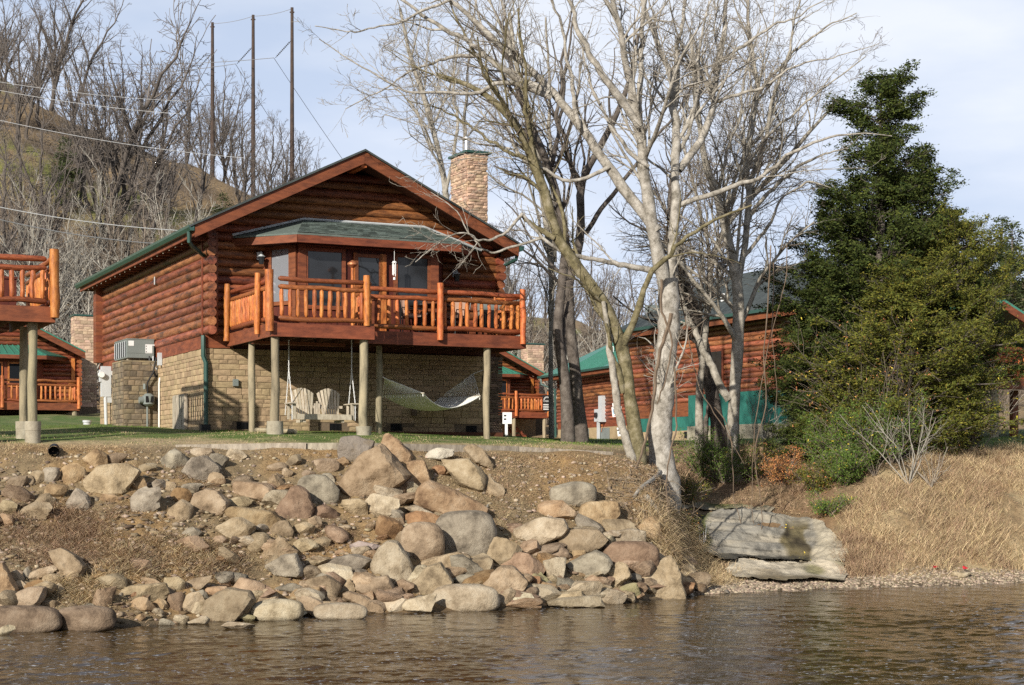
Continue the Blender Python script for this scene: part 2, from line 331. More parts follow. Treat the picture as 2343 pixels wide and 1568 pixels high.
def wnoise(sx, sy, sc, det, rough=.6):
    mp = N.new('ShaderNodeMapping'); mp.inputs['Scale'].default_value = (sx, sy, 1); mp.inputs['Rotation'].default_value = (0, 0, .06)
    nz = N.new('ShaderNodeTexNoise'); nz.inputs['Scale'].default_value = sc; nz.inputs['Detail'].default_value = det; nz.inputs['Roughness'].default_value = rough
    L.new(tc.outputs['Object'], mp.inputs[0]); L.new(mp.outputs[0], nz.inputs[0]); return nz.outputs[0]
a1 = wnoise(.8, 2.0, 1.6, 6); a2 = wnoise(1, 2.2, 6.5, 5)
zone = wnoise(.22, .3, 1.0, 2)
zr = N.new('ShaderNodeMapRange'); zr.inputs['From Min'].default_value = .38; zr.inputs['From Max'].default_value = .62; zr.inputs['To Min'].default_value = .35; zr.inputs['To Max'].default_value = 1.3
L.new(zone, zr.inputs[0])
ml = N.new('ShaderNodeMath'); ml.operation = 'MULTIPLY'; L.new(a2, ml.inputs[0]); L.new(zr.outputs[0], ml.inputs[1])
bp1 = N.new('ShaderNodeBump'); bp1.inputs['Strength'].default_value = 1.; bp1.inputs['Distance'].default_value = .006; L.new(a1, bp1.inputs['Height'])
bp2 = N.new('ShaderNodeBump'); bp2.inputs['Strength'].default_value = 1.; bp2.inputs['Distance'].default_value = .005; L.new(ml.outputs[0], bp2.inputs['Height']); L.new(bp1.outputs[0], bp2.inputs['Normal'])
L.new(bp2.outputs[0], b.inputs['Normal'])
# pale flecks: drifting foam plus sky glints painted into the water colour
f1 = wnoise(1.0, 2.6, 9, 2); f2 = wnoise(.35, .5, 1.1, 2)
fr = N.new('ShaderNodeMapRange'); fr.inputs['From Min'].default_value = .63; fr.inputs['From Max'].default_value = .68; L.new(f1, fr.inputs[0])
f2r = N.new('ShaderNodeMapRange'); f2r.inputs['From Min'].default_value = .27; f2r.inputs['From Max'].default_value = .6; L.new(f2, f2r.inputs[0])
fm = N.new('ShaderNodeMath'); fm.operation = 'MULTIPLY'; L.new(fr.outputs[0], fm.inputs[0]); L.new(f2r.outputs[0], fm.inputs[1])
mc = N.new('ShaderNodeMixRGB'); mc.inputs[1].default_value = (.046,.028,.010,1); mc.inputs[2].default_value = (.55,.57,.6,1); L.new(fm.outputs[0], mc.inputs[0]); L.new(mc.outputs[0], b.inputs['Base Color'])
rr = N.new('ShaderNodeMapRange'); rr.inputs['To Min'].default_value = .05; rr.inputs['To Max'].default_value = .8; L.new(fm.outputs[0], rr.inputs[0]); L.new(rr.outputs[0], b.inputs['Roughness'])
o = link('river', mw, wm, smooth=True, kind='structure')
mb = MB(); 
for (x0, x1, y0, y1) in ((-300,300,-56,17.5),(-300,-13.5,17.5,40),(13.5,300,17.5,40)): mb.add([(x0,y0,-.004),(x1,y0,-.004),(x1,y1,-.004),(x0,y1,-.004)], [(0,1,2,3)])
mb.build('river', wm, kind='structure')
# ------------------------------------------------------------------ log cabins
UX, UY = .9024, .431
RZ = math.atan2(UY, UX)
class Frame:
    """cabin axes: u along the river front, v away from the river, w up from the ground line"""
    def __init__(s, x, y, z): s.x, s.y, s.z = x, y, z
    def world(s, u, v, w=0): return (s.x + UX*u - UY*v, s.y + UY*u + UX*v, s.z + w)
    def front(s, px, py, v):
        r = (px - 1171)/F; X0 = s.x - UY*v; Y0 = s.y + UX*v
        u = (r*Y0 - X0)/(UX - r*UY); Y = Y0 + UY*u
        return u, zy(py, Y) - s.z
    def side(s, px, py, u):
        r = (px - 1171)/F; X0 = s.x + UX*u; Y0 = s.y + UY*u
        v = (X0 - r*Y0)/(UY + r*UX); Y = Y0 + UX*v
        return v, zy(py, Y) - s.z
def cyl(name, m, parent, a, b, r, sides=8, wob=0., tip=0., **k):
    a = np.array(a, float); b = np.array(b, float); n = 5 if wob else 2
    ts = np.linspace(0, 1, n)
    path = [a + (b - a)*t + nr.normal(0, wob, 3)*(0 < t < 1) for t in ts]; rad = [r*(1 + (nr.normal(0, .06) if wob else 0)) for t in ts]
    if tip:
        L = np.linalg.norm(b - a)
        path = [a, a + (b-a)*tip/L] + path[1:-1] + [b - (b-a)*tip/L, b]; rad = [r*.45] + [rad[0]] + rad[1:-1] + [rad[-1], r*.45]
    return MB().tube(path, rad, sides).build(name, m, parent, smooth=True, **k)
def wall_log(parent, a, b, r, m, sides=12, knots=True):
    """a rounded wall log with slight swelling"""
    a = np.array(a, float); b = np.array(b, float); L = np.linalg.norm(b-a); n = max(2, int(L/.9) + 1)
    path = [a + (b-a)*t for t in np.linspace(0, 1, n)]; rad = [r*(1 + nr.normal(0, .018)) for _ in range(n)]
    return MB().tube(path, rad, sides).build('log', m, parent, smooth=True)
def railing(parent, p0, p1, wbase, posts=(), nbal=8, ptop=1.13, r=.046, pr=.075, post_r=None, rails=True):
    """log railing between two points: two top rails, one bottom rail, pointed balusters"""
    p0 = np.array(p0, float); p1 = np.array(p1, float); d = (p1-p0)/np.linalg.norm(p1-p0)
    for h, rr in ((.975, .058), (.80, .055), (.13, .058)):
        cyl('rail', M['rail'], parent, (*(p0+d*.06), wbase+h), (*(p1-d*.06), wbase+h-.01), rr, 9, .012, .05)
    for i in range(nbal):
        q = p0 + (p1-p0)*(i+.75)/(nbal+.5) + d*rnd.uniform(-.012, .012)
        cyl('baluster', M['baluster'], parent, (*q, wbase+.165), (*(q+nr.normal(0,.006,2)), wbase+.775), r*rnd.uniform(.88,1.12), 8, .006, .05)
def rpost(parent, p, w0, w1, r=.085):
    return cyl('railing_post', M['baluster'], parent, (*p, w0), (*(np.array(p)+nr.normal(0,.008,2)), w1), r, 12, .006)
def slab(mb, pts, th):
    A = [np.array(p, float) for p in pts]; B = [p - np.array((0, 0, th)) for p in A]
    mb.prism(A, B); return mb

UNIT = None
def unit_stone(k):
    """a rough faced block, unit size"""
    g = np.random.default_rng(k); xs = np.linspace(-.5, .5, 4); mb = MB(); vs = []; fs = []
    for j, zz in enumerate((-.5, -.15, .18, .5)):
        for i, xx in enumerate((-.5, -.16, .17, .5)):
            edge = (i in (0, 3)) or (j in (0, 3))
            vs.append((xx*(1-.03*g.random()), -.5 + (.14 if edge else 0) + g.uniform(-.05, .05), zz*(1-.05*g.random())))
    fs = [(j*4+i, j*4+i+1, j*4+i+5, j*4+i+4) for j in range(3) for i in range(3)]
    n = len(vs); back = [(-.5,.5,-.5),(.5,.5,-.5),(.5,.5,.5),(-.5,.5,.5)]; vs += back
    fs += [(0,16,17,3),(3,17,19-1,15),(15,18,19,12),(12,19,16,0)]
    ring = {0:(0,1,2,3),1:(3,7,11,15),2:(15,14,13,12),3:(12,8,4,0)}
    fs = fs[:9] + [(*ring[0][::-1], 16, 17), (*ring[1][::-1], 17, 18), (*ring[2][::-1], 18, 19), (*ring[3][::-1], 19, 16)]
    me = bpy.data.meshes.new('stone'); me.from_pydata(vs, [], fs); me.update()
    import bmesh
    bm = bmesh.new(); bm.from_mesh(me); bmesh.ops.recalc_face_normals(bm, faces=bm.faces); bm.to_mesh(me); bm.free()
    return me
STONES = {}
def stone_mesh(mname):
    if mname not in STONES:
        STONES[mname] = []
        for k in range(6):
            me = unit_stone(k); me.materials.append(M[mname]); STONES[mname].append(me)
    return rnd.choice(STONES[mname])
def stone_rows(L, H, hmin=.085, hmax=.175, wmin=.18, wmax=.52, skip=None):
    out = []; w = 0
    while w < H - .04:
        h = min(rnd.uniform(hmin, hmax), H - w)
        if H - w - h < hmin*.7: h = H - w
        x = -rnd.uniform(0, wmax*.5)
        while x < L:
            ww = rnd.uniform(wmin, wmax); x0, x1 = max(x, 0), min(x+ww, L)
            if x1 - x0 > .05:
                if ww > .45 and h > .15 and rnd.random() < .35:
                    out += [(x0, x1, w, w+h*.5), (x0, x1, w+h*.5, w+h)]
                else: out.append((x0, x1, w, w+h))
            x += ww
        w += h
    return [s for s in out if not (skip and skip(*s))]
def lay_stones(parent, rows, axis, at, mname, name='stone', limit=10**6, w0=0., out=-1, stuff_name='stone_courses', thick=.042):
    """axis 'u': wall along u facing -v at v=at; axis 'v': wall along v facing -u at u=at"""
    acc_v = []; acc_f = []; n = 0; made = 0
    for (a0, a1, b0, b1) in rows:
        g = .007; sx, sz = (a1-a0) - g, (b1-b0) - g; sy = thick*rnd.uniform(.85, 1.25)
        cx, cz = (a0+a1)/2, (b0+b1)/2 + w0
        me = stone_mesh(mname)
        if axis == 'u': loc = (cx, at - sy/2 + .02, cz); rz = 0
        else: loc = (at - sy/2 + .02, cx, cz); rz = -math.pi/2
        if made < limit:
            o = bpy.data.objects.new(name, me); col.objects.link(o); o.parent = parent
            o.location = loc; o.rotation_euler = (0, 0, rz); o.scale = (sx, sy, sz); made += 1
        else:
            co = np.array([v.co for v in me.vertices])*(sx, sy, sz)
            if rz: co = np.stack([co[:,1], -co[:,0], co[:,2]], 1)
            co = co + loc; acc_v.append(co); acc_f += [tuple(i+n for i in p.vertices) for p in me.polygons]; n += len(co)
    if acc_v:
        me = bpy.data.meshes.new(stuff_name); me.from_pydata(np.concatenate(acc_v).tolist(), [], acc_f); me.update()
        link(stuff_name, me, M[mname], parent, kind='stuff')

# ============================ the main cabin
O = Frame(-7.083, 38.0, 3.42)
cabin = empty('log_cabin', (O.x, O.y, O.z), RZ, label='two-level red log cabin with tan stone base, bay windows and big river deck', cat='cabin')
W, D = 7.47, 12.0
SB, LB, FL = 1.906, 2.20, 2.215                 # stone top, first log, deck floor
PITCH = .2
UL, UA, UR = -.52, 3.53, 7.56                   # roof edges
WL, WA = 4.62, 6.60
sl = (WA - WL)/(UA - UL)
def roofw(u): return WL + sl*(u-UL) if u < UA else WA - sl*(u-UA)
und = lambda u: roofw(u) - .29
# core box so that no light leaks
mb = MB(); mb.box(.03, W-.03, .06, D, .02, LB); mb.box(.03, W-.03, .06, D, LB, 4.4)
A = [(.03,.06,4.4),(W-.03,.06,4.4),(W-.03,.06,und(W)),(UA,.06,und(UA)),(.03,.06,und(0))]
mb.prism(A, [(p[0], D, p[2]) for p in A]); mb.build('wall', M['soffit'], cabin)
# side wall logs
k = 0; w = LB + PITCH/2
while w < 4.72:
    wall_log(cabin, (.02, -.42 if w < 4.55 else 0, w), (.02, D-.35, w), .112, M['log_side']); w += PITCH
# front logs, split around the bay
w = LB + PITCH*.5
while w < und(UA) - .05:
    x0 = 0.16 if w < und(0) else max(.16, (w - .13 - und(0))/sl)
    x1 = W - x0 if w >= und(0) else W - .02
    if w < 4.45:
        wall_log(cabin, (.16, .02, w), (1.44, .02, w), .108, M['log']); wall_log(cabin, (5.92, .02, w), (W+.02, .02, w), .108, M['log'])
    elif x1 - x0 > .25: wall_log(cabin, (x0, .02, w), (x1, .02, w), .108, M['log'])
    w += PITCH
# corner boards and log ends
MB().box(-.115,-.085,-.03,.03,LB,4.5).build('corner_trim', M['board'], cabin)
MB().box(.13,.19,-.32,-.08,LB,4.55).build('corner_trim', M['board'], cabin)
for i, w in enumerate(np.arange(LB + PITCH*.5, 4.5, PITCH)):
    L = .42 + .10*math.sin(i*1.7)
    cyl('log_end', M['log'], cabin, (W-.02, -L*.6, w), (W-.02, .3, w), .105, 10)
for w in np.arange(LB + .1, 4.4, PITCH):                              # rear corner, boxed out
    MB().box(-.26,-.02,11.35,11.75,w-.098,w+.098).build('corner_board', M['board'], cabin)
# band beam between stone and logs
MB().box(-.035,.05,-.05,D,SB,LB-.003).build('band_beam', M['board'], cabin)
MB().box(.05,.62,-.045,.05,SB,LB-.003).build('band_beam', M['board'], cabin)
# stone base
vents = [O.front(x, y, 0) for x, y in ((555,974),(767,977),(906,978),(1078,982))]
def vskip(a0, a1, b0, b1):
    for (u, w) in vents:
        if a1 > u-.15 and a0 < u+.15 and b1 > w-.09 and b0 < w+.09: return True
    return False
MB().box(0,W,0.0,.06,-.7,SB-.003).box(0,.06,.0,D,-.7,SB-.003).build('mortar_wall', M['mortar'], cabin)
rf = stone_rows(W-.42, SB, skip=vskip)
lay_stones(cabin, rf, 'u', 0.0, 'stone', limit=10**6)
rs = stone_rows(4.6, SB+.02, .08, .16, .18, .42)
lay_stones(cabin, [(a0+.08,a1+.08,b0,b1) for a0,a1,b0,b1 in rs], 'v', 0.0, 'stone', limit=max(0, 285-len(rf)))
rs = stone_rows(D-6.0, SB, .12, .22, .3, .6)
lay_stones(cabin, [(a0+6,a1+6,b0,b1) for a0,a1,b0,b1 in rs], 'v', 0.0, 'stone', limit=0)
lay_stones(cabin, [(a0+W-.42,a1+W-.42,b0,b1) for a0,a1,b0,b1 in stone_rows(.52, SB, .05, .11, .1, .3)], 'u', -.02, 'darkledge', limit=0, stuff_name='ledgestone_corner')
for (u, w) in vents:
    v_ = MB().box(u-.145,u+.145,-.005,.02,w-.085,w+.085).build('vent', M['dark'], cabin)
    g = MB()
    for i in range(9): g.box(u-.14+i*.034,u-.132+i*.034,-.02,-.006,w-.08,w+.08)
    g.build('grille', M['blackmetal'], v_)
for i, (x, y) in enumerate(((537,876),(945,944))):
    u, w = O.front(x, y, 0); MB().box(u-.06,u+.06,-.10,-.03,w-.08,w+.08).build('outlet_box' if i == 0 else 'accent_stone', M['greymetal'] if i == 0 else M['darkledge'], cabin)
# access door in the side foundation
v0, wa = O.side(431, 903, 0); v1, wb = O.side(404, 980, 0)
dr = MB().box(-.075,-.04,v0,v1,-.05,wa+.02).build('access_door', M['greywood'], cabin)
for i in range(4):
    a = v0 + (v1-v0)*i/4
    MB().box(-.10-.008*(i%2),-.077,a+.012,a+(v1-v0)/4-.012,-.03,wa).build('plank', M['greywood'], dr)
MB().box(-.13,-.105,v0+.04,v0+.09,wa*.62,wa*.75).build('latch', M['steel'], dr)
MB().box(-.12,-.04,v0-.07,v0-.01,-.05,wa+.02).build('door_jamb', M['greywood'], cabin)
# roof
RV0, RV1 = -1.0, 12.4
mb = MB()
for (ua, ub) in ((UL-.05, UA), (UA, UR+.05)):
    wa_ = roofw(ua) + .03; wb_ = roofw(ub) + .03
    mb.prism([(ua,RV0-.05,wa_),(ub,RV0-.05,wb_),(ub,RV0-.05,wb_-.05),(ua,RV0-.05,wa_-.05)], [(ua,RV1,wa_),(ub,RV1,wb_),(ub,RV1,wb_-.05),(ua,RV1,wa_-.05)])
roof = mb.build('roof', M['darkshingle'], cabin)
mb = MB()
for (ua, ub) in ((UL, UA), (UA, UR)):
    a, b_ = roofw(ua)-.03, roofw(ub)-.03
    mb.prism([(ua,RV0+.06,a),(ub,RV0+.06,b_),(ub,RV0+.06,b_-.10),(ua,RV0+.06,a-.10)], [(ua,RV1,a),(ub,RV1,b_),(ub,RV1,b_-.10),(ua,RV1,a-.10)])
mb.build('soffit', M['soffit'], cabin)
for s, (ua, ub) in enumerate(((UL, UA-.003), (UA+.003, UR))):
    a, b_ = roofw(ua)-.025, roofw(ub)-.025
    MB().prism([(ua,RV0,a),(ub,RV0,b_),(ub,RV0,b_-.28),(ua,RV0,a-.28)], [(ua,RV0+.055,a),(ub,RV0+.055,b_),(ub,RV0+.055,b_-.28),(ua,RV0+.055,a-.28)]).build('rake_board', M['board'], cabin)
MB().box(UA-.07,UA+.07,RV0+.06,.2,und(UA)-.10,und(UA)+.06).build('ridge_beam', M['baluster'], cabin)
MB().box(UL-.005,UL+.04,RV0+.06,RV1,WL-.26,WL-.04).build('eave_board', M['board'], cabin)
MB().box(UR-.04,UR+.005,RV0+.06,RV1,WL-.26,WL-.04).build('eave_board', M['board'], cabin)
for v in np.arange(-.2, 12.2, .61):
    MB().box(UL+.06,0,v-.03,v+.03,WL-.27,WL-.17).build('rafter_tail', M['board'], cabin)
    MB().box(UL+.043,UL+.058,v-.028,v+.028,WL-.30,WL-.26).build('rafter_end', M['greywood'], cabin)
# gutters and downspouts
gt = MB(); A = [(UL-.02,WL-.04),(UL-.02,WL-.16),(UL-.10,WL-.16),(UL-.15,WL-.09),(UL-.15,WL-.03),(UL-.135,WL-.03),(UL-.13,WL-.08),(UL-.04,WL-.10)]
gt.prism([(a,RV0,w) for a,w in A], [(a,RV1+.1,w) for a,w in A]); gt.build('gutter', M['gutter'], cabin)
gt = MB(); A = [(UR+.02,WL-.04),(UR+.02,WL-.16),(UR+.10,WL-.16),(UR+.15,WL-.09),(UR+.15,WL-.03)]
gt.prism([(a,RV0,w) for a,w in A], [(a,RV1+.1,w) for a,w in A]); gt.build('gutter', M['gutter'], cabin)
cyl('downspout', M['gutter'], cabin, (UR+.06,RV0+.2,WL-.16), (UR+.04,RV0+.25,WL-.35), .045, 8)
cyl('downspout', M['gutter'], cabin, (UR+.04,RV0+.25,WL-.35), (W+.1,-.2,WL-.42), .045, 8)
MB().tube([(UL-.08,RV0+.25,WL-.15),(UL-.07,RV0+.28,WL-.38),(UL+.05,RV0+.45,WL-.46),(-.09,-.12,WL-.60)], .05, 6).build('downspout', M['gutter'], cabin, smooth=True)
MB().tube([(-.10,-.09,LB-.02),(-.10,-.10,1.7),(-.04,-.10,1.55),(-.04,-.10,.12),(-.12,-.25,.02)], .055, 6).build('downspout', M['gutter'], cabin, smooth=True)
MB().box(-.2,.02,-.32,-.12,-.1,.12).build('drain_elbow', M['plastic'], cabin)
MB().box(-.135,-.125,4.55,4.62,3.82,4.02).build('camera_bracket', M['palemetal'], cabin)
# chimney
ch = MB().box(W+.02,W+.56,1.95,2.91,-.3,7.36).build('chimney', M['mortar'], cabin)
lay = [(a0+W+.0,a1+W+.0,b0+3.4,b1+3.4) for a0,a1,b0,b1 in stone_rows(.58, 3.95, .045, .10, .12, .34)]
def sub_stones(parent, rows, axis, at, mname): lay_stones(parent, rows, axis, at, mname, name='stone', limit=0, stuff_name='stone_courses', thick=.09)
sub_stones(ch, lay, 'u', 1.95, 'ledgestone')
sub_stones(ch, [(a0+1.93,a1+1.93,b0+3.4,b1+3.4) for a0,a1,b0,b1 in stone_rows(1.0, 3.95, .045, .10, .12, .34)], 'v', W+.02, 'ledgestone')
MB().box(W-.09,W+.66,1.82,3.0,7.37,7.43).build('chimney_cap', M['gutter'], ch)
cyl('flue', M['steel'], ch, (W+.2,2.4,7.4), (W+.2,2.4,7.78), .09, 12); MB().tube([(W+.2,2.4,7.80),(W+.2,2.4,7.86),(W+.2,2.4,7.9)], [.13,.13,.04], 12).build('flue_cap', M['steel'], ch, smooth=True)
# bay with its own green roof
b0_, b1_, bv = 1.75, 5.83, -1.38
BF0, BF1 = 7.71-3.42, 7.93-3.42
left, right = (.60, .0), (6.95, .0)
def wallseg(name, m, parent, pts, w0, w1, th=.05, off=0.):
    """thin upright boards along a polyline in plan"""
    for (p, q) in zip(pts[:-1], pts[1:]):
        p = np.array(p, float); q = np.array(q, float); d = (q-p)/np.linalg.norm(q-p); n_ = np.array((d[1], -d[0]))
        if n_[1] > 0: n_ = -n_
        p_ = p + n_*off; q_ = q + n_*off
        A = [(*p_, w0), (*q_, w0), (*q_, w1), (*p_, w1)]; B = [(*(p_+n_*th), w0), (*(q_+n_*th), w0), (*(q_+n_*th), w1), (*(p_+n_*th), w1)]
        MB().prism(A, B).build(name, m, parent)
br = MB(); RW = 5.0
tl, tr = (2.32, -.10, RW), (5.40, -.10, RW)
P0, P1, P2, P3 = (left[0], -.1, BF1), (b0_, bv, BF1), (b1_, bv, BF1), (right[0], -.1, BF1)
for quad in ((P0, P1, tl), (P1, P2, tr, tl), (P2, P3, tr)): slab(br, quad, .04)
broof = br.build('bay_roof', M['shingle'], cabin)
# shingle tabs that stand proud, rows on the front slope
mbs = MB()
for r_ in range(9):
    t0 = r_/9; t1 = (r_+1)/9
    a = np.array(P1)*(1-t0)+np.array(tl)*t0; b_ = np.array(P2)*(1-t0)+np.array(tr)*t0; a1 = np.array(P1)*(1-t1)+np.array(tl)*t1; b1 = np.array(P2)*(1-t1)+np.array(tr)*t1
    x = 0
    while x < 1:
        x2 = min(1, x + rnd.uniform(.03,.07)); lift = rnd.uniform(.006,.02)
        q = [a+(b_-a)*x, a+(b_-a)*x2, a1+(b1-a1)*x2, a1+(b1-a1)*x]
        mbs.prism([p + np.array((0,-.02,lift+.012)) for p in q[:2]] + [p + np.array((0,0,.006)) for p in q[2:]], [p + np.array((0,0,.001)) for p in q]); x = x2
M['shingletab'] = mat('shingle_tabs', (.165,.20,.178), (.085,.108,.096), 4, .85, .4, 40, islvar=.45)
mbs.build('shingles', M['shingletab'], broof, kind='stuff')
cyl('flashing', M['palemetal'], broof, (P0[0]-.02,-.12,P0[2]+.03), (tl[0],-.12,tl[2]+.03), .03, 6); cyl('flashing', M['palemetal'], broof, (tl[0],-.12,tl[2]+.03), (tr[0],-.12,tr[2]+.03), .03, 6)
cyl('flashing', M['palemetal'], broof, (tr[0],-.12,tr[2]+.03), (P3[0],-.12,P3[2]+.03), .03, 6)
wallseg('fascia', M['board'], cabin, [left, (b0_, bv), (b1_, bv), right], BF0, BF1-.045, .04, -.02)
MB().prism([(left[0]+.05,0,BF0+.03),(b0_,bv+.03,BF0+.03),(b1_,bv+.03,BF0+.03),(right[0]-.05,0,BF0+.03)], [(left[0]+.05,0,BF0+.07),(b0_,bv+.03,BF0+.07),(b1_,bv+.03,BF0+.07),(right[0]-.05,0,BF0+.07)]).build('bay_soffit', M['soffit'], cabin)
BL = [(1.40, 0), (1.90, -.9), (5.46, -.9), (5.95, 0)]
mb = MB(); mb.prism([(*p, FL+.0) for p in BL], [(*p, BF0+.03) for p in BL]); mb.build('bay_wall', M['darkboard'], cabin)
WH0, WH1 = O.front(740, 700, -.9)[1], O.front(740, 577, -.9)[1]
def opening(pa, pb, w0, w1, gm, name='window', frame=.09, fm='board', mull=False):
    """window or door leaf in the vertical plane through plan points pa, pb"""
    pa = np.array(pa, float); pb = np.array(pb, float); d = (pb-pa)/np.linalg.norm(pb-pa); n_ = np.array((d[1], -d[0]))
    if n_[1] > 0: n_ = -n_
    L_ = np.linalg.norm(pb-pa)
    def bx(a0, a1, c0, c1, o0, o1):
        q = [pa + d*a0 + n_*o0, pa + d*a1 + n_*o0, pa + d*a1 + n_*o1, pa + d*a0 + n_*o1]
        return [(*p, c0) for p in q], [(*p, c1) for p in q]
    fr_ = MB(); 
    for (a0, a1, c0, c1) in ((-frame, 0, w0-frame, w1+frame), (L_, L_+frame, w0-frame, w1+frame), (0, L_, w1, w1+frame), (0, L_, w0-frame, w0)): fr_.prism(*bx(a0, a1, c0, c1, .0, .05))
    if mull: fr_.prism(*bx(0, L_, (w0+w1)/2-.02, (w0+w1)/2+.02, .0, .04))
    f = fr_.build(name, M[fm], cabin)
    MB().prism(*bx(0, L_, w0, w1, .004, .02)).build('pane', gm, f)
    return f
def fu(px, v=-.9): return O.front(px, 700, v)[0]
# bay siding below the windows, corner posts
for i in range(26):
    a = 1.93 + i*.136
    if fu(800) < a < fu(884): continue
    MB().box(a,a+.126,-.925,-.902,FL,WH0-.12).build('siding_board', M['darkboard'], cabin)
opening((fu(703),-.9), (fu(781),-.9), WH0, WH1, M['screen'])
opening((fu(908),-.9), (fu(977),-.9), WH0, WH1-.02, M['screen'])
opening((1.52,-.22), (1.79,-.70), WH0+.1, WH1+.06, M['mirrorglass'])
dr2 = opening((fu(817),-.93), (fu(865),-.93), FL+.95, WH1-.08, M['glass'], name='glass_door', frame=.08)
MB().box(fu(807),fu(815),-.97,-.93,FL,WH1+.02).box(fu(867),fu(881),-.98,-.93,FL,WH1+.02).build('door_casing', M['baluster'], cabin)
MB().box(fu(817),fu(866),-.95,-.93,FL+.05,FL+.93).build('door_panel', M['board'], cabin)
for (a0, a1) in ((fu(681)+.0, fu(699)), (fu(983), fu(1001))):
    MB().box(a0,a1,-.965,-.905,FL,BF0+.02).build('corner_board', M['board'], cabin)
wallseg('corner_board', M['board'], cabin, [(1.80,-.72), (1.90,-.90)], FL, BF0, .05, .005)
wallseg('corner_board', M['board'], cabin, [(1.40,.0), (1.49,-.165)], FL, BF0, .05, .005)
wallseg('header_board', M['board'], cabin, [(1.95,-.92), (5.4,-.92)], WH1+.10, BF0+.02, .02, .0)
# wall lanterns
def lantern(px, py):
    u, w = O.front(px, py, -.2)
    ln = MB().box(u-.06,u+.06,-.14,-.09,w-.02,w+.16).build('lantern', M['palemetal'], cabin)
    MB().tube([(u,-.12,w+.14),(u,-.24,w+.15)], .015, 6).build('bracket', M['palemetal'], ln)
    MB().tube([(u,-.25,w+.10),(u,-.25,w+.04)], [.02,.095], 6).build('lantern_cap', M['palemetal'], ln)
    MB().tube([(u,-.25,w+.04),(u,-.25,w-.14)], [.075,.055], 6).build('lantern_glass', M['screen'], ln)
    return ln
lantern(596, 592); lantern(1043, 632)
# ---------------- deck
V1, V2, UD0, UD1, UD2 = -3.5, -2.4, .52, 2.76, 7.0
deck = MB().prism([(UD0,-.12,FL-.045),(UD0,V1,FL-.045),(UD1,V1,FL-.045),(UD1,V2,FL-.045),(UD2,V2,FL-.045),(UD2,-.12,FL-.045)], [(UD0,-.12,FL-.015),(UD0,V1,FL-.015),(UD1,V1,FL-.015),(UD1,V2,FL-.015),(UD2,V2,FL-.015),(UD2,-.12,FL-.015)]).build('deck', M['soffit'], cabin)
a = -.14
while a > V1:
    MB().box(UD0-.01, UD2 if a-.14 > V2 else UD1, a-.14, a-.008, FL-.012, FL+.016).build('deck_board', M['board'], deck); a -= .148
DB = 2.76 - .82
for (x0,x1,y0,y1) in ((UD0-.05,UD0-.005,V1-.0,-.10),(UD0-.05,UD1+.05,V1-.05,V1-.004),(UD1+.005,UD1+.05,V1-.003,V2-.05),(UD1+.003,UD2+.05,V2-.05,V2-.004),(UD2+.005,UD2+.05,V2-.003,-.1)):
    MB().box(x0,x1,y0,y1,DB,FL+.02).build('rim_beam', M['board'], deck)
for u in np.arange(UD0+.3, UD2, .41):
    vv = V1 if u < UD1 else V2
    MB().box(u-.02,u+.02,vv+.02,-.12,DB+.03,FL-.05).build('joist', M['soffit'], deck)
MB().box(UD0+.02,UD1-.05,-1.95,-1.80,DB-.05,DB+.02).build('girder', M['board'], deck)
# railings
railing(deck, (UD0,-.25), (UD0,V1+.1), FL, nbal=0)
pl_ = [O.side(520,700,UD0)[0], O.side(590,700,UD0)[0], V1]
for i in range(13):
    v = pl_[0] + (pl_[1]-pl_[0])*(i+1)/14; cyl('baluster', M['baluster'], deck, (UD0,v,FL+.165), (UD0,v,FL+.775), .042, 8, .006, .05)
for i in range(3):
    v = pl_[1] + (pl_[2]-pl_[1])*(i+1)/4.4; cyl('baluster', M['baluster'], deck, (UD0,v,FL+.165), (UD0,v,FL+.775), .042, 8, .006, .05)
railing(deck, (UD0+.05,V1), (UD1-.1,V1), FL, nbal=11)
um = O.front(1006, 700, V2)[0]
railing(deck, (UD1,V2), (um,V2), FL, nbal=9); railing(deck, (um,V2), (UD2,V2), FL, nbal=11)
railing(deck, (UD1,V1+.05), (UD1,V2-.02), FL, nbal=5)
railing(deck, (UD2,V2+.05), (UD2,-.3), FL, nbal=10)
for (px, py0, py1, v, r) in ((617,617,758,V1-.07,.095),(839,631,746,V1-.02,.078)):
    u, w1 = O.front(px, py0, v); _, w0 = O.front(px, py1, v); rpost(deck, (u, v), w0, w1, r)
for (px, py0, py1, r) in ((1006,648,779,.075),(1195,663,788,.07)):
    u, w1 = O.front(px, py0, V2-.09); _, w0 = O.front(px, py1, V2-.09); rpost(deck, (u, V2-.12), w0, w1, r)
for (px, py0, py1, r) in ((520,650,781,.07),(590,625,765,.07)):
    v, w1 = O.side(px, py0, UD0-.09); _, w0 = O.side(px, py1, UD0-.09); rpost(deck, (UD0-.11, v), w0, w1, r)
# support posts and footings
def support(u, v, r, wtop, footing=0, sq=False, m='treated'):
    x, y, z = O.world(u, v); g = float(ground(x, y)) - O.z
    p = cyl('support_post', M[m], deck, (u, v, g-.1), (u, v, wtop), r, 4 if sq else 12, .01)
    if footing: cyl('concrete_footing', M['concrete'], deck, (u, v, g-.4), (u, v, g+footing), footing and r*1.75, 16, .004)
u = O.front(629, 900, V1+.12)[0]; support(u, V1+.12, .10, DB, .28)
u = O.front(832, 900, V1+.12)[0]; support(u, V1+.12, .095, DB, .19)
v = O.side(576, 900, UD0+.1)[0]; support(UD0+.1, v, .075, DB)
uD = O.front(867, 900, -1.8)[0]; support(uD, -1.8, .075, DB)
u = O.front(1114, 900, V2+.1)[0]; support(u, V2+.1, .085, DB)
cyl('log_edging', M['treated'], cabin, (UD0+.1, -1.9, -.03), (1.15, -3.1, -.08), .05, 8)
MB().box(.4,W,-.28,-.15,-.12,.0).build('log_edging', M['soffit'], cabin)
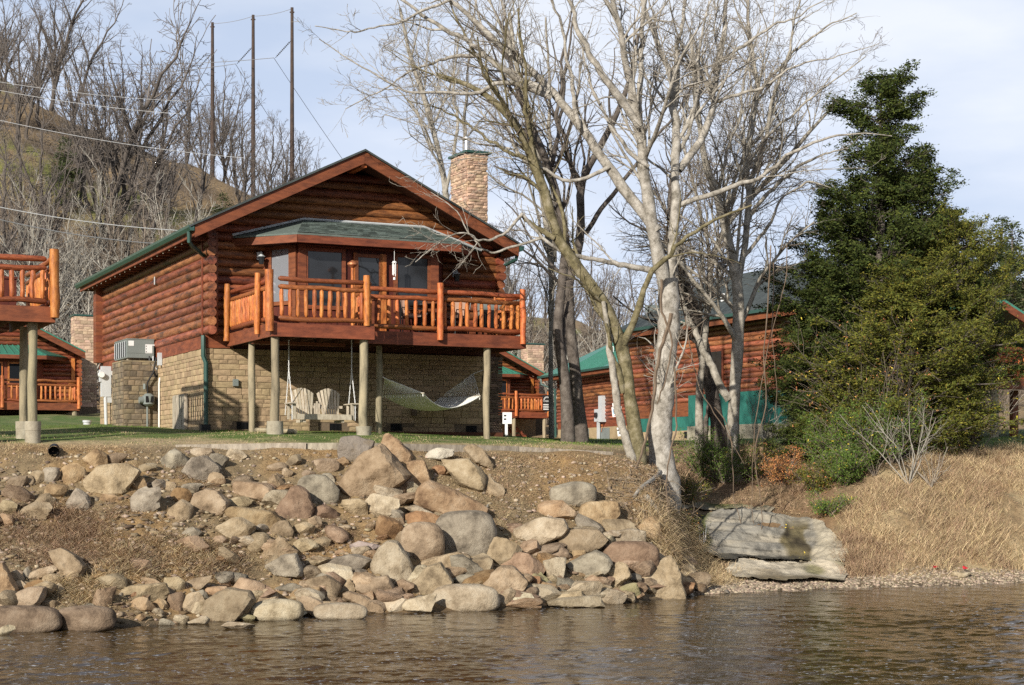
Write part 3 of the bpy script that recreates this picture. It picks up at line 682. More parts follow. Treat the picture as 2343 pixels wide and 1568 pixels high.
# ---------------- air conditioner plinth
v4 = O.side(362, 900, 0)[0]; pw = .89; pd = 1.30
pl = MB().box(-pw,0.0,v4,v4+pd,-.5,1.83).build('stone_plinth', M['mortar'], cabin)
lay_stones(pl, [(a0-pw,a1-pw,b0,b1) for a0,a1,b0,b1 in stone_rows(pw, 1.83, .08, .16, .15, .4)], 'u', v4, 'stone_stain', limit=0)
lay_stones(pl, [(a0+v4,a1+v4,b0,b1) for a0,a1,b0,b1 in stone_rows(pd, 1.83, .08, .16, .15, .4)], 'v', -pw, 'stone_stain', limit=0)
MB().box(-pw-.02,.0,v4-.02,v4+pd,1.831,1.87).build('cap_stone', M['stone_stain'], pl)
ua0, wt = O.front(291, 776, v4+.05); ua1, wbt = O.front(352, 820, v4+.05)
ac = empty('air_conditioner', O.world((ua0+ua1)/2, v4+.8, wbt), RZ, label='grey-green packaged air conditioner on a stone plinth beside the log wall', cat='air conditioner')
hw = (ua1-ua0)/2; hh = wt - wbt
MB().box(-hw,hw,-.75,.75,0,hh).build('casing', M['greymetal'], ac)
MB().box(-hw-.006,hw+.006,-.757,.757,.12,.135).box(-hw-.01,hw+.01,-.76,.76,hh,hh+.02).build('seam', M['greymetal'], ac)
gr = MB().box(-hw-.012,-hw-.001,-.58,.70,.04,hh-.05).build('coil_opening', M['dark'], ac)
for i in range(6): MB().box(-hw-.03,-hw-.013,-.56+i*.24,-.53+i*.24,.03,hh-.04).build('grille_bar', M['palemetal'], gr)
MB().box(-hw+.03,-hw+.17,-.756,-.751,hh-.17,hh-.04).build('rating_label', M['white'], ac)
lb = MB().box(.12,.30,-.756,-.751,hh-.36,hh-.12).box(.30,.40,-.756,-.751,hh-.15,hh-.12).build('warning_label', M['white'], ac)
lt = MB()
for i in range(3): lt.box(.135,.155,-.759,-.757,hh-.18-i*.07,hh-.155-i*.07)
lt.build('print', M['ink'], lb)
for s in (-.5, .5): MB().box(-hw+.05,hw-.05,s-.06,s+.06,-.05,-.002).build('wood_shim', M['greywood'], ac)
MB().tube([(hw-.12,-.72,.05),(hw-.10,-.78,-.15),(hw+.02,-.80,-.45),(hw+.16,-.76,-.50)], .035, 8).build('duct_hose', M['blackmetal'], ac, smooth=True)
MB().tube([(hw-.02,-.76,.05),(hw-.04,-.80,-.2),(hw+.12,-.84,-.33),(hw+.19,-.80,-.28)], .018, 8).build('conduit', M['palemetal'], ac, smooth=True)
# gas meter, conduits, disconnect
vg, wg = O.side(372, 860, -.05)
gm = empty('gas_meter', O.world(-.28, v4-.12, .85), RZ, label='dark grey gas meter on a pipe beside the stone plinth', cat='gas meter')
MB().tube([(0,0,-.16),(0,0,-.10),(0,0,.10),(0,0,.17)], [.07,.15,.16,.08], 12).build('meter_body', M['greymetal'], gm, smooth=True)
MB().box(-.10,.10,-.15,-.10,-.06,.10).build('dial_box', M['blackmetal'], gm)
cyl('regulator', M['greymetal'], gm, (-.24,0,.0), (-.12,0,.0), .09, 12)
MB().tube([(-.02,0,.15),(-.03,0,.45),(.12,-.02,.72),(.2,0,1.1)], .022, 8).build('gas_pipe', M['blackmetal'], gm, smooth=True)
cyl('riser', M['greymetal'], gm, (-.03,0,-.16), (-.03,0,-1.0), .025, 8); cyl('union', M['greymetal'], gm, (-.10,0,.28), (-.10,0,.42), .04, 8)
cd = MB().tube([(0,0,0),(0,0,1.25),(.02,.02,1.4)], .022, 8).build('conduit_pipe', M['white'], None, smooth=True)
cd.location = O.world(-.06, v4-.35, .02); cd.rotation_euler = (0,0,RZ); tag(cd, 'thin white conduit running up the stone wall beside the gas meter', 'conduit')
ds = MB().box(-.05,.05,-.05,.05,-.16,.16).build('disconnect_box', M['palemetal'], None); vv, ww = O.side(367, 822, -.06)
ds.location = O.world(-.08, vv, ww); ds.rotation_euler = (0,0,RZ); tag(ds, 'small grey disconnect box at the bottom of the log wall right of the air conditioner', 'electrical box')
# meter panel
vp = 10.3
em = empty('electric_panel', O.world(-.30, vp, .0), RZ, label='tall grey electric panel with round meter at the far left corner of the big cabin', cat='electric panel')
def fx(px, py): return O.front(px, py, vp)
u0, wtp = fx(232, 838); u1, wbp = fx(254, 908); u0 += .30; u1 += .30
MB().box(u0,u1,-.02,.14,wbp,wtp).build('panel_box', M['palemetal'], em); MB().box(u0+.14,u1+.03,.0,.12,wbp-.17,wbp-.003).build('lower_box', M['palemetal'], em)
MB().box(u1+.01,u1+.10,-.03,.1,wtp-.25,wtp+.04).build('side_box', M['white'], em)
cyl('meter_dial', M['white'], em, (u0-.02,.0,wtp-.25), (u0-.02,-.14,wtp-.25), .085, 14); MB().box(u0-.05,u0-.002,-.02,.12,wtp-.45,wtp-.1).build('meter_socket', M['palemetal'], em)
cyl('conduit', M['palemetal'], em, (u0+.12,.03,wbp), (u0+.15,.03,.0), .05, 10)
bk = MB().tube([(0,0,0),(0,0,.36),(0,0,.361),(0,0,.42)], [.10,.11,.13,.13], 14).build('plastic_cleanout', M['palemetal'], None, smooth=True)
bk.location = O.world(-.72, vp, .05); tag(bk, 'pale grey capped pipe standing in the grass left of the electric panel', 'pipe')
# ------------------------------------------------------------------ things under and on the deck
sw = empty('porch_swing', O.world(2.0, -2.25, O.front(735, 950, -2.25)[1]), RZ, label='weathered double fan-back porch swing hanging by white chains under the deck', cat='porch swing')
# local: x along u, y back, z up from seat level
for i in range(5): MB().box(-.62,.62,-.26+i*.105,-.17+i*.105,-.02+.004*i,.005+.004*i).build('seat_slat', M['swingwood'], sw)
MB().box(-.64,.64,-.30,-.265,-.11,.01).build('front_rail', M['swingwood'], sw); MB().box(-.60,.60,.22,.26,-.09,-.02).build('rear_rail', M['swingwood'], sw)
for cx in (-.315, .315):
    for i in range(7):
        t = (i-3)/3; h = .62 - .10*t*t; fan = .035*t
        A = [(cx+t*.17-.021,.20,.03),(cx+t*.17+.021,.20,.03),(cx+(t*.21+fan)+.029,.36,h-.02*t),(cx+(t*.21+fan)-.029,.36,h+.02*t)]
        MB().prism(A, [(p[0],p[1]+.02,p[2]) for p in A]).build('back_slat', M['swingwood'], sw)
for i in range(3):
    x = -.05 + i*.05; h = .32 - abs(i-1)*.05; MB().box(x-.02,x+.02,.22,.24,.03,h).build('back_slat', M['swingwood'], sw)
MB().box(-.62,.62,.26,.29,.16,.22).build('back_brace', M['swingwood'], sw)
for s in (-1, 1):
    MB().prism([(s*.64,-.32,.24),(s*.80,-.34,.24),(s*.80,.12,.24),(s*.66,.30,.24)], [(s*.64,-.32,.265),(s*.80,-.34,.265),(s*.80,.12,.265),(s*.66,.30,.265)]).build('arm', M['swingwood'], sw)
    MB().box(s*.68-.03,s*.68+.03,-.26,-.20,-.10,.238).build('arm_post', M['swingwood'], sw); MB().box(s*.70-.02,s*.70+.02,.10,.16,-.10,.238).build('arm_post', M['swingwood'], sw)
    MB().box(s*.45-.03,s*.45+.03,-.25,.26,-.17,-.112).build('cross_support', M['swingwood'], sw)
    top = FL - .1 - (O.front(735, 950, -2.25)[1])
    m_ = np.array((s*.74, -.02, 1.0)); chain = MB()
    def links(a, b):
        a = np.array(a, float); b = np.array(b, float); L_ = np.linalg.norm(b-a); n_ = int(L_/.05)
        for i in range(n_):
            c = a + (b-a)*(i+.5)/n_; d_ = (b-a)/L_*.028
            if i % 2: chain.tube([c-d_-(.009,0,0), c+d_-(.009,0,0)], .005, 4); chain.tube([c-d_+(.009,0,0), c+d_+(.009,0,0)], .005, 4)
            else: chain.tube([c-d_, c+d_], .009, 4)
    links((s*.74,-.02,top), m_); links(m_, (s*.74,-.26,.25)); links(m_, (s*.74,.24,.0)); links((s*.74,-.26,.25), (s*.74,-.26,-.12))
    chain.build('chain', M['white'], sw, kind='stuff')
# hammock
A0 = np.array(O.world(uD+.04, -1.84, zy(862, 37.9)-O.z)); uh = O.front(1104, 850, -.12)[0]; B0 = np.array(O.world(uh, -.12, zy(848, 41.0)-O.z))
hm = empty('rope_hammock', A0.tolist(), 0, label='white rope hammock strung between a deck post and the stone wall', cat='hammock')
ax = B0 - A0; ax[2] = 0; HLn = np.linalg.norm(ax); ax /= HLn; per = np.array((ax[1], -ax[0], 0))
def hp(t, s, z): return ax*HLn*t + per*s + np.array((0, 0, z))
zr_ = B0[2]-A0[2]; HW = .62
ringL = hp(.03, 0, -.03); ringR = hp(.90, 0, zr_-.10)
barz = zy(902, 38.6) - A0[2]; barz2 = zy(908, 40.2) - A0[2]
tL, tR = .20, .76
MB().tube([hp(tL,-HW-.04,barz), hp(tL,HW+.04,barz)], .018, 8).build('spreader_bar', M['greywood'], hm, smooth=True)
MB().tube([hp(tR,-HW-.04,barz2), hp(tR,HW+.04,barz2)], .018, 8).build('spreader_bar', M['greywood'], hm, smooth=True)
rp = MB()
for ring, t, bz in ((ringL, tL, barz), (ringR, tR, barz2)):
    for s in np.linspace(-HW, HW, 19): rp.tube([ring, hp(t, s, bz)], .0075, 4, False)
rp.build('end_cords', M['rope'], hm, kind='stuff')
MB().tube([hp(0,0,0), ringL], .012, 6).build('hanging_rope', M['rope'], hm); MB().tube([ringR, B0-A0], .008, 6).build('hanging_rope', M['rope'], hm)
n_, m_ = 34, 20; vs = []
for i in range(n_+1):
    t = i/n_; q = tL + (tR-tL)*t; wdt = HW*(1 - .18*math.sin(math.pi*t))
    zc = (1-t)*barz + t*barz2 - .36*math.sin(math.pi*t)**.9
    for j in range(m_+1):
        s = -1 + 2*j/m_; vs.append(hp(q, wdt*s, zc + .05*s*s*math.sin(math.pi*t)))
net = MB()
for i in range(n_):
    for j in range(0, m_):
        a = i*(m_+1) + j; b_ = (i+1)*(m_+1) + j
        net.tube([vs[a], vs[b_+1]], .014, 3, False); net.tube([vs[a+1], vs[b_]], .014, 3, False)
for j in (0, m_): net.tube([vs[i*(m_+1)+j] for i in range(n_+1)], .014, 5)
net.build('netting', M['rope'], hm, kind='stuff')
fr_ = MB()
for (t, bz) in ((tL, barz), (tR, barz2)):
    for s in np.linspace(-HW, HW, 16): p = hp(t, s, bz); fr_.tube([p, p - np.array((0,0,.07+.03*rnd.random()))], .012, 4)
fr_.build('tassels', M['rope'], hm, kind='stuff')
# patio set on the deck
def on_deck(px, v): return O.front(px, 700, v)[0]
def place(name, u, v, w, **k): return empty(name, O.world(u, v, w), RZ, **k)
u = on_deck(985, -1.55); t = place('patio_table', u, -1.55, FL+.016, label='round black patio table behind the log railing of the big deck', cat='table')
MB().tube([(0,0,.70),(0,0,.73)], [.5,.5], 20).build('table_top', M['blackmetal'], t)
for k in range(4):
    a = k*math.pi/2 + .4; MB().tube([(.1*math.cos(a),.1*math.sin(a),.69),(.16*math.cos(a),.16*math.sin(a),.35),(.34*math.cos(a),.34*math.sin(a),.0)], .016, 6).build('leg', M['blackmetal'], t)
def chair(px, v, rot, label):
    u = on_deck(px, v); c = empty('patio_chair', O.world(u, v, FL+.016), RZ+rot, label=label, cat='chair', group='patio chairs on the big deck')
    for sx in (-.24, .24):
        for sy in (-.22, .22): MB().tube([(sx,sy,.0),(sx,sy,.42)], .014, 6).build('leg', M['blackmetal'], c)
        MB().tube([(sx,.22,.42),(sx*1.02,.32,.95)], .014, 6).build('back_post', M['blackmetal'], c)
        MB().tube([(sx*1.08,-.22,.42),(sx*1.1,-.2,.62),(sx*1.1,.24,.64)], .013, 6).build('arm', M['blackmetal'], c)
    MB().box(-.24,.24,-.24,.22,.41,.43).build('seat', M['blackmetal'], c); MB().box(-.22,.22,-.23,.20,.435,.50).build('cushion', M['cushion'], c)
    for k in range(5): MB().tube([(-.2+k*.1,.23,.44),(-.2+k*.1,.32,.92)], .009, 5).build('back_bar', M['blackmetal'], c)
    MB().tube([(-.25,.32,.95),(0,.33,1.0),(.25,.32,.95)], .014, 6).build('top_rail', M['blackmetal'], c)
    MB().box(-.2,.2,.17,.23,.5,.88).build('back_cushion', M['cushion'], c)
chair(1040, -1.6, -1.2, 'black patio chair with tan cushions right of the round table on the deck')
chair(940, -1.5, 1.3, 'black patio chair with tan cushions left of the round table, near the door')
u = on_deck(1118, -1.0); g = place('barbecue_grill', u, -1.0, FL+.016, label='dark covered barbecue grill at the right end of the big deck', cat='grill')
MB().box(-.28,.28,-.22,.22,.25,.72).build('cabinet', M['blackmetal'], g); MB().tube([(-.3,0,.78),(.3,0,.78)], .21, 14).build('lid', M['greymetal'], g, smooth=True)
for sx in (-.24,.24):
    for sy in (-.18,.18): MB().box(sx-.02,sx+.02,sy-.02,sy+.02,0,.25).build('leg', M['blackmetal'], g)
MB().box(.3,.55,-.18,.18,.66,.69).build('side_shelf', M['blackmetal'], g)
u = on_deck(1152, -1.7); s = place('log_bar_stool', u, -1.7, FL+.016, label='orange peeled-log bar stool at the far right corner of the deck', cat='stool')
MB().tube([(0,0,.60),(0,0,.66)], [.19,.19], 14).build('seat', M['baluster'], s)
for k in range(4):
    a = k*math.pi/2+.7; cyl('leg', M['baluster'], s, (.2*math.cos(a),.2*math.sin(a),0), (.12*math.cos(a),.12*math.sin(a),.6), .03, 8)
for sx in (-.13, .13): cyl('back_post', M['baluster'], s, (sx,.14,.6), (sx*1.1,.2,1.0), .025, 8)
cyl('back_rail', M['baluster'], s, (-.16,.2,.96), (.16,.2,.96), .028, 8)
u, w = O.front(806, 606, -1.6)
tr_ = place('torch_lamp', u, -1.6, FL+.016, label='copper bowl torch on a round wooden pole left of the glass door', cat='torch')
cyl('pole', M['baluster'], tr_, (0,0,0), (0,0,w-FL-.07), .035, 8); MB().tube([(0,0,w-FL-.10),(0,0,w-FL-.02),(0,0,w-FL+.02),(0,0,w-FL+.09)], [.03,.12,.12,.015], 12).build('bowl', M['copper'], tr_, smooth=True)
u, w = O.front(902, 600, -1.3); wc = place('wind_chime', u, -1.3, w, label='white wind chime hanging under the green bay roof in front of the right window', cat='wind chime')
cyl('hanger', M['white'], wc, (0,0,0), (0,0,.3), .006, 4); MB().tube([(0,0,-.02),(0,0,.02)], [.06,.04], 8).build('top_disc', M['white'], wc)
for k in range(5):
    a = k*1.257; cyl('tube', M['white'], wc, (.04*math.cos(a),.04*math.sin(a),-.03), (.04*math.cos(a),.04*math.sin(a),-.26-.02*k), .011, 6)
cyl('sail', M['white'], wc, (0,0,-.36), (0,0,-.42), .03, 8)
# timber edging of the lawn
def timber(pts, label):
    a = np.array(P(*pts[0])); b_ = np.array(P(*pts[1])); d = b_ - a
    nrm = np.array((-d[1], d[0], 0)); nrm /= np.linalg.norm(nrm)
    q = [a, b_, b_+nrm*.14, a+nrm*.14]
    MB().prism([p - np.array((0,0,.15)) for p in q], [p + np.array((0,0,rnd.uniform(-.004,.004))) for p in q]).build('landscape_timber', M['greywood'], None, label=label, cat='timber', group='timber edging along the lawn')
timber(((402,1018,32.55),(700,1013,33.2)), 'round-edged grey landscape timber at the left end of the lawn edging')
timber(((702,1014,33.25),(800,1013,33.5)), 'short landscape timber just left of the dark top boulder')
timber(((802,1013,33.5),(1186,1021,35.1)), 'long landscape timber behind the orange top boulder')
timber(((1188,1022,35.1),(1402,1034,36.1)), 'last landscape timber, ending beside the tree roots')
# drain pipe
x, y, z = hit(128, 1038)
dp = empty('drain_pipe', (x, y-.15, z+.05), .25, label='black corrugated drain pipe poking out of the bank at upper left', cat='pipe')
o_ = MB(); n_ = 18
path = [(0,-.05,0),(0,.0,0),(0,.05,0),(0,.10,0),(0,.15,0),(0,.2,.0),(0,.5,.05)]
o_.tube(path, [.10,.112,.10,.112,.10,.112,.10], n_, False).tube([(0,-.05,0),(0,.2,0)], .088, n_, False).build('pipe_wall', M['plastic'], dp, smooth=True)
MB().tube([(0,.1,0),(0,.11,0)], .09, n_).build('pipe_inside', M['dark'], dp)
# ------------------------------------------------------------------ neighbouring cabins
def far_cabin(name, fr, label, floor, eave, sb, bay=True, chim=True, deck_u=(2.76,7.0), post_px=(), nlogs=12, du0=.5):
    """same house type further off: front wall, right hand rake, bay, deck, chimney"""
    c = empty(name, (fr.x, fr.y, fr.z), RZ, label=label, cat='cabin')
    wl = eave; pit = (wl - .1 - floor)/nlogs
    ru = lambda u: wl + sl*(u-UL) if u < UA else wl + sl*(UA-UL) - sl*(u-UA)
    un = lambda u: ru(u) - .29
    A = [(.03,.06,sb),(W-.03,.06,sb),(W-.03,.06,un(W)),(UA,.06,un(UA)),(.03,.06,un(0))]
    MB().prism(A, [(p[0],D-3,p[2]) for p in A]).build('wall', M['soffit'], c)
    MB().box(0,W,0,D-3,-.8,sb-.01).build('foundation', M['stone'], c)
    w = floor + pit/2
    while w < un(UA) - .05:
        x0 = 0 if w < un(0) else (w+.08-un(0))/sl
        if W - 2*x0 > .3: wall_log(c, (x0,.0,w), (W-x0,.0,w), pit*.54, M['log'], 10)
        w += pit
    for w in np.arange(floor+pit/2, un(W)+.1, pit): cyl('log_end', M['rail'], c, (W,-.28,w), (W,.3,w), pit*.52, 8)
    MB().box(0,W,-.03,.05,sb,floor).build('band_beam', M['board'], c)
    MB().box(W-.35,W-.2,-.16,-.1,floor,un(W)).build('corner_trim', M['baluster'], c)
    for (ua, ub) in ((UL,UA-.004),(UA+.004,UR)):
        a, b_ = ru(ua), ru(ub)
        MB().prism([(ua,-1.05,a+.03),(ub,-1.05,b_+.03),(ub,-1.05,b_-.03),(ua,-1.05,a-.03)], [(ua,D-3,a+.03),(ub,D-3,b_+.03),(ub,D-3,b_-.03),(ua,D-3,a-.03)]).build('roof', M['greenmetal'], c)
        MB().prism([(ua,-1.0,a-.035),(ub,-1.0,b_-.035),(ub,-1.0,b_-.30),(ua,-1.0,a-.30)], [(ua,-.95,a-.035),(ub,-.95,b_-.035),(ub,-.95,b_-.30),(ua,-.95,a-.30)]).build('rake_board', M['board'], c)
    MB().prism([(UL,-.94,ru(UL)-.06),(UA,-.94,ru(UA)-.06),(UR,-.94,ru(UR)-.06),(UR,-.94,ru(UR)-.2),(UA,-.94,ru(UA)-.2),(UL,-.94,ru(UL)-.2)], [(UL,.0,ru(UL)-.06),(UA,.0,ru(UA)-.06),(UR,.0,ru(UR)-.06),(UR,.0,ru(UR)-.2),(UA,.0,ru(UA)-.2),(UL,.0,ru(UL)-.2)]).build('soffit', M['soffit'], c)
    if chim:
        chm = MB().box(W+.02,W+1.0,1.0,1.9,-.3,ru(UR)+1.75).build('chimney', M['mortar'], c)
        lay_stones(chm, [(a0+W,a1+W,b0+floor,b1+floor) for a0,a1,b0,b1 in stone_rows(1.0, ru(UR)+1.75-floor, .09, .16, .18, .5)], 'u', 1.0, 'ledgestone', limit=0)
        lay_stones(chm, [(a0+1.0,a1+1.0,b0+floor,b1+floor) for a0,a1,b0,b1 in stone_rows(.9, ru(UR)+1.75-floor, .09, .16, .18, .5)], 'v', W+.02, 'ledgestone', limit=0)
        MB().box(W-.05,W+1.07,.93,1.97,ru(UR)+1.751,ru(UR)+1.82).build('chimney_cap', M['gutter'], chm)
    if bay:
        f0, f1 = floor + (BF0-FL)*.94, floor + (BF1-FL)*.94
        q = MB(); t_l, t_r = (2.32,-.1,f1+.45), (5.4,-.1,f1+.45)
        for quad in (((.6,-.1,f1),(b0_,bv,f1),t_l), ((b0_,bv,f1),(b1_,bv,f1),t_r,t_l), ((b1_,bv,f1),(6.95,-.1,f1),t_r)): slab(q, quad, .04)
        r_ = q.build('bay_roof', M['greenmetal'], c)
        sm = MB()
        for x in np.arange(b0_, b1_, .3): sm.prism([(x,bv,f1+.005),(x+.03,bv,f1+.005),(x+.03,bv,f1+.035),(x,bv,f1+.035)], [((x-3.8)*.76+3.86,-.12,f1+.455),((x-3.8)*.76+3.89,-.12,f1+.455),((x-3.8)*.76+3.89,-.12,f1+.485),((x-3.8)*.76+3.86,-.12,f1+.485)])
        sm.build('standing_seams', M['greenmetal'], r_, kind='stuff')
        wallseg('fascia', M['board'], c, [(.6,0), (b0_,bv), (b1_,bv), (6.95,0)], f0, f1-.045, .04, -.02)
        MB().prism([(*p, floor) for p in BL], [(*p, f0+.05) for p in BL]).build('bay_wall', M['board'], c)
        for (a0, a1) in ((2.15,3.0),(3.3,4.0),(4.35,5.2)):
            wd = MB().box(a0-.07,a1+.07,-.95,-.905,floor+.75,f0-.12).build('window', M['baluster'], c); MB().box(a0,a1,-.965,-.952,floor+.82,f0-.2).build('pane', M['glass'], wd)
    dk = MB().box(deck_u[0]-2.2,deck_u[1],V2,-.05,floor-.04,floor-.01).build('deck', M['board'], c)
    MB().box(deck_u[0]-2.2,deck_u[1]+.05,V2-.05,V2-.004,floor-.28,floor+.02).build('rim_beam', M['board'], dk); MB().box(deck_u[1]+.005,deck_u[1]+.05,V2,-.05,floor-.28,floor+.02).build('rim_beam', M['board'], dk)
    um_ = (deck_u[0]+deck_u[1])/2
    railing(dk, (deck_u[0]-2.2,V2), (um_-2.1+1.05,V2), floor, nbal=9); railing(dk, (um_-1.05,V2), (um_+.2,V2), floor, nbal=5); railing(dk, (um_+.2,V2), (deck_u[1],V2), floor, nbal=9)
    railing(dk, (deck_u[1],V2), (deck_u[1],-.2), floor, nbal=9)
    for u in (um_+.2, um_-1.05, deck_u[1]): rpost(dk, (u, V2-.1), floor-.2, floor+1.15, .08)
    for u in (um_+.15, um_-1.6, deck_u[1]-.15):
        x, y, z = fr.world(u, V2+.1); g = float(ground(x, y)) - fr.z
        cyl('support_post', M['treated'], dk, (u,V2+.1,g-.2), (u,V2+.1,floor-.28), .10, 8)
    return c, dk
# far left cabin
Zl = 72.; x0 = (195-1171)/F*Zl; gz = zy(957, Zl)
frL = Frame(x0 - UX*7.56 + UY*-1.0, Zl - UY*7.56 - UX*-1.0, gz)
far_cabin('log_cabin', frL, 'distant orange log cabin with green metal bay roof behind the left deck', .56+.0, zy(806,Zl)-gz, .3)
# cabin seen past the right side of the big one
Zr = 90.; x0 = (1247-1171)/F*Zr; gz = zy(1000, Zr)
frR = Frame(x0 - UX*7.56 + UY*-1.0, Zr - UY*7.56 - UX*-1.0, gz)
cR, dkR = far_cabin('log_cabin', frR, 'small distant log cabin with name board on its deck rail, right of big cabin', 1.27, zy(856,Zr)-gz, 1.0)
# sign on its railing
u, w = frR.front(1251, 922, V2-.2); sg = empty('cabin_sign', frR.world(u, V2-.2, w), RZ, label='dark cabin name board with white lettering on the distant deck railing', cat='sign')
MB().box(-.26,.26,-.01,.01,-.42,.42).build('board', M['ink'], sg)
def text(body, size, loc, m, parent, rot=(math.pi/2,0,0), name='lettering', align='CENTER', ext=.004):
    cu = bpy.data.curves.new(name, 'FONT'); cu.body = body; cu.size = size; cu.align_x = align; cu.extrude = ext; cu.materials.append(m)
    tmp = bpy.data.objects.new(name, cu); col.objects.link(tmp); bpy.context.view_layer.update(); me = bpy.data.meshes.new_from_object(tmp.evaluated_get(bpy.context.evaluated_depsgraph_get())); bpy.data.objects.remove(tmp)
    me.materials.clear(); me.materials.append(m); o = bpy.data.objects.new(name, me); col.objects.link(o); o.parent = parent; o.location = loc; o.rotation_euler = rot; return o
arc = MB()
for k in range(7):
    a = math.radians(160 - k*23.3); arc.box(.19*math.cos(a)-.022,.19*math.cos(a)+.022,-.016,-.011,.12+.19*math.sin(a)-.04,.12+.19*math.sin(a)+.04)
arc.build('arched_lettering', M['white'], sg, kind='stuff')
text('CABIN', .13, (-.03,-.012,.05), M['white'], sg)
for i, h in enumerate((-.10,-.22,-.34)): MB().box(-.23,.23,-.016,-.011,h-.035,h+.03).build('text_line', M['white'], sg)
# stair under that deck
st = empty('deck_stair', frR.world(5.2, V2+.9, -.02), RZ, label='dark open stair under the distant deck with daylight between the treads', cat='stair')
for s in (-.5,.5): MB().prism([(-.6,s,1.05),(-.45,s,1.05),(.75,s,0),(.55,s,0)], [(-.6,s+.05,1.05),(-.45,s+.05,1.05),(.75,s+.05,0),(.55,s+.05,0)]).build('stringer', M['board'], st)
for k in range(5): MB().box(-.5+k*.25,-.25+k*.25,-.5,.5,.88-k*.2,.92-k*.2).build('tread', M['darkboard'], st)
# little white yard sign
x, y = (1158-1171)/F*60, 60.; g = float(ground(x, y)); ys = empty('yard_sign', (x, y, g), 0, label='small white sign on a white stake at the right foot of the big cabin', cat='sign')
hgt = zy(970, y) - g; MB().box(-.05,.05,-.02,.02,-.1,hgt+.25).build('stake', M['white'], ys); MB().box(-.14,.20,-.04,-.021,hgt-.0,hgt+.42).build('panel', M['white'], ys)
for i in range(2): MB().box(-.09,.0,-.046,-.041,hgt+.27-i*.13,hgt+.33-i*.13).build('print', M['ink'], ys)
# ---------------- side-on cabin with the bright green metal roof
def dirframe(xn, yn, dx, dy, z): return xn, yn, dx, dy, z
nx, ny, nz_ = .0744*78, 78., 4.0
c2 = empty('log_cabin', (nx, ny, nz_), math.atan2(-.32, -.947) + math.pi/2, label='log cabin with bright green metal roof and meter boxes, between the tree trunks', cat='cabin')
# local: x = to the right from the wall seen, y negative... y axis runs back along the wall
c2.rotation_euler = (0, 0, math.atan2(.32, .947)); LW = 10.4
h0 = zy(975, 82) - nz_; h1 = zy(857, 82) - nz_; q = MB().box(.05,4.5,0,LW,-.6,h1+.05).build('wall', M['soffit'], c2); wlg = h0 + .30; n_ = 13; pit = (h1 - wlg)/n_
MB().box(-.03,.04,0,LW,h0-.05,wlg-.003).build('band_beam', M['board'], c2)
MB().box(-.02,.045,-.02,LW,-.6,h0-.053).build('foundation', M['stone'], c2)
for i in range(n_): wall_log(c2, (0,-.3,wlg+pit*(i+.5)), (0,LW,wlg+pit*(i+.5)), pit*.55, M['log_side'], 10)
for i in range(n_): wall_log(c2, (0,-.02,wlg+pit*(i+.5)), (6,-.02,wlg+pit*(i+.5)), pit*.54, M['log'], 8)
rh = h1 + .25
rpts = [(-.75,-.9,rh),(-.75,LW+.9,rh),(2.5,LW-1.6,rh+1.75),(2.5,1.6,rh+1.75)]
rf_ = MB(); slab(rf_, rpts, .06); slab(rf_, [(6.75,-.9,rh),(-.75,-.9,rh),(2.5,1.6,rh+1.75)], .06); slab(rf_, [(6.75,LW+.9,rh),(6.75,-.9,rh),(2.5,1.6,rh+1.75),(2.5,LW-1.6,rh+1.75)], .06); slab(rf_, [(-.75,LW+.9,rh),(6.75,LW+.9,rh),(2.5,LW-1.6,rh+1.75)], .06)
r_ = rf_.build('roof', M['greenmetal'], c2)
sm = MB()
for y_ in np.arange(-.6, LW+.6, .42):
    t0 = .0; yt = 2.0 + (y_+.9)/(LW+1.8)*(LW-4.4)
    sm.prism([(-.75,y_,rh+.003),(-.75,y_+.03,rh+.003),(-.75,y_+.03,rh+.03),(-.75,y_,rh+.03)], [(2.5,y_,rh+1.753),(2.5,y_+.03,rh+1.753),(2.5,y_+.03,rh+1.78),(2.5,y_,rh+1.78)]) if 2.0 < y_ < LW-2.4 else None
sm.build('standing_seams', M['greenmetal'], r_, kind='stuff')
MB().box(-.88,-.76,-.9,LW+.9,rh-.12,rh-.01).build('gutter', M['gutter'], c2); MB().box(-.755,-.70,-.85,LW+.85,rh-.3,rh-.07).build('eave_board', M['board'], c2)
for y_ in np.arange(0, LW, .8): MB().box(-.7,-.05,y_-.04,y_+.04,rh-.32,rh-.2).build('rafter_tail', M['greywood'], c2)
MB().tube([(-.8,LW+.5,rh-.1),(-.8,LW+.45,rh-.45),(-.15,LW+.1,rh-.75),(-.12,LW+.05,-.2)], .06, 6).build('downspout', M['gutter'], c2, smooth=True)
MB().box(.9,1.05,LW*.5-.08,LW*.5+.08,rh+.85,rh+1.25).build('roof_vent', M['white'], c2)
for (a, b_) in ((LW-4.6,LW-3.3),(LW-7.4,LW-6.2)): MB().box(-.06,-.03,a,b_,-.3,h0-.1).build('lattice_vent', M['greymetal'], c2)
def on2(px, py):   # on the long wall
    r = (px-1171)/F; dx, dy = -math.sin(c2.rotation_euler.z), math.cos(c2.rotation_euler.z)
    t = (r*ny - nx)/(dx - r*dy); return t, zy(py, ny + dy*t) - nz_
t_, w_ = on2(1384, 945)
ep = empty('electric_panel', (nx - math.sin(c2.rotation_euler.z)*t_ - .14, ny + math.cos(c2.rotation_euler.z)*t_, nz_+w_), c2.rotation_euler.z, label='tall pale grey electric panel on the cabin wall between the tree trunks', cat='electric panel')
MB().box(-.12,.10,-.25,.25,-.45,.85).build('panel_box', M['palemetal'], ep); MB().box(-.10,.10,.26,.85,-.42,.20).build('meter_socket', M['palemetal'], ep)
MB().tube([(-.10,.5,-.1),(-.20,.5,-.1)], .14, 12).build('meter_dial', M['screen'], ep); MB().box(-.06,.04,.42,.60,-1.7,-.425).build('conduit', M['palemetal'], ep)
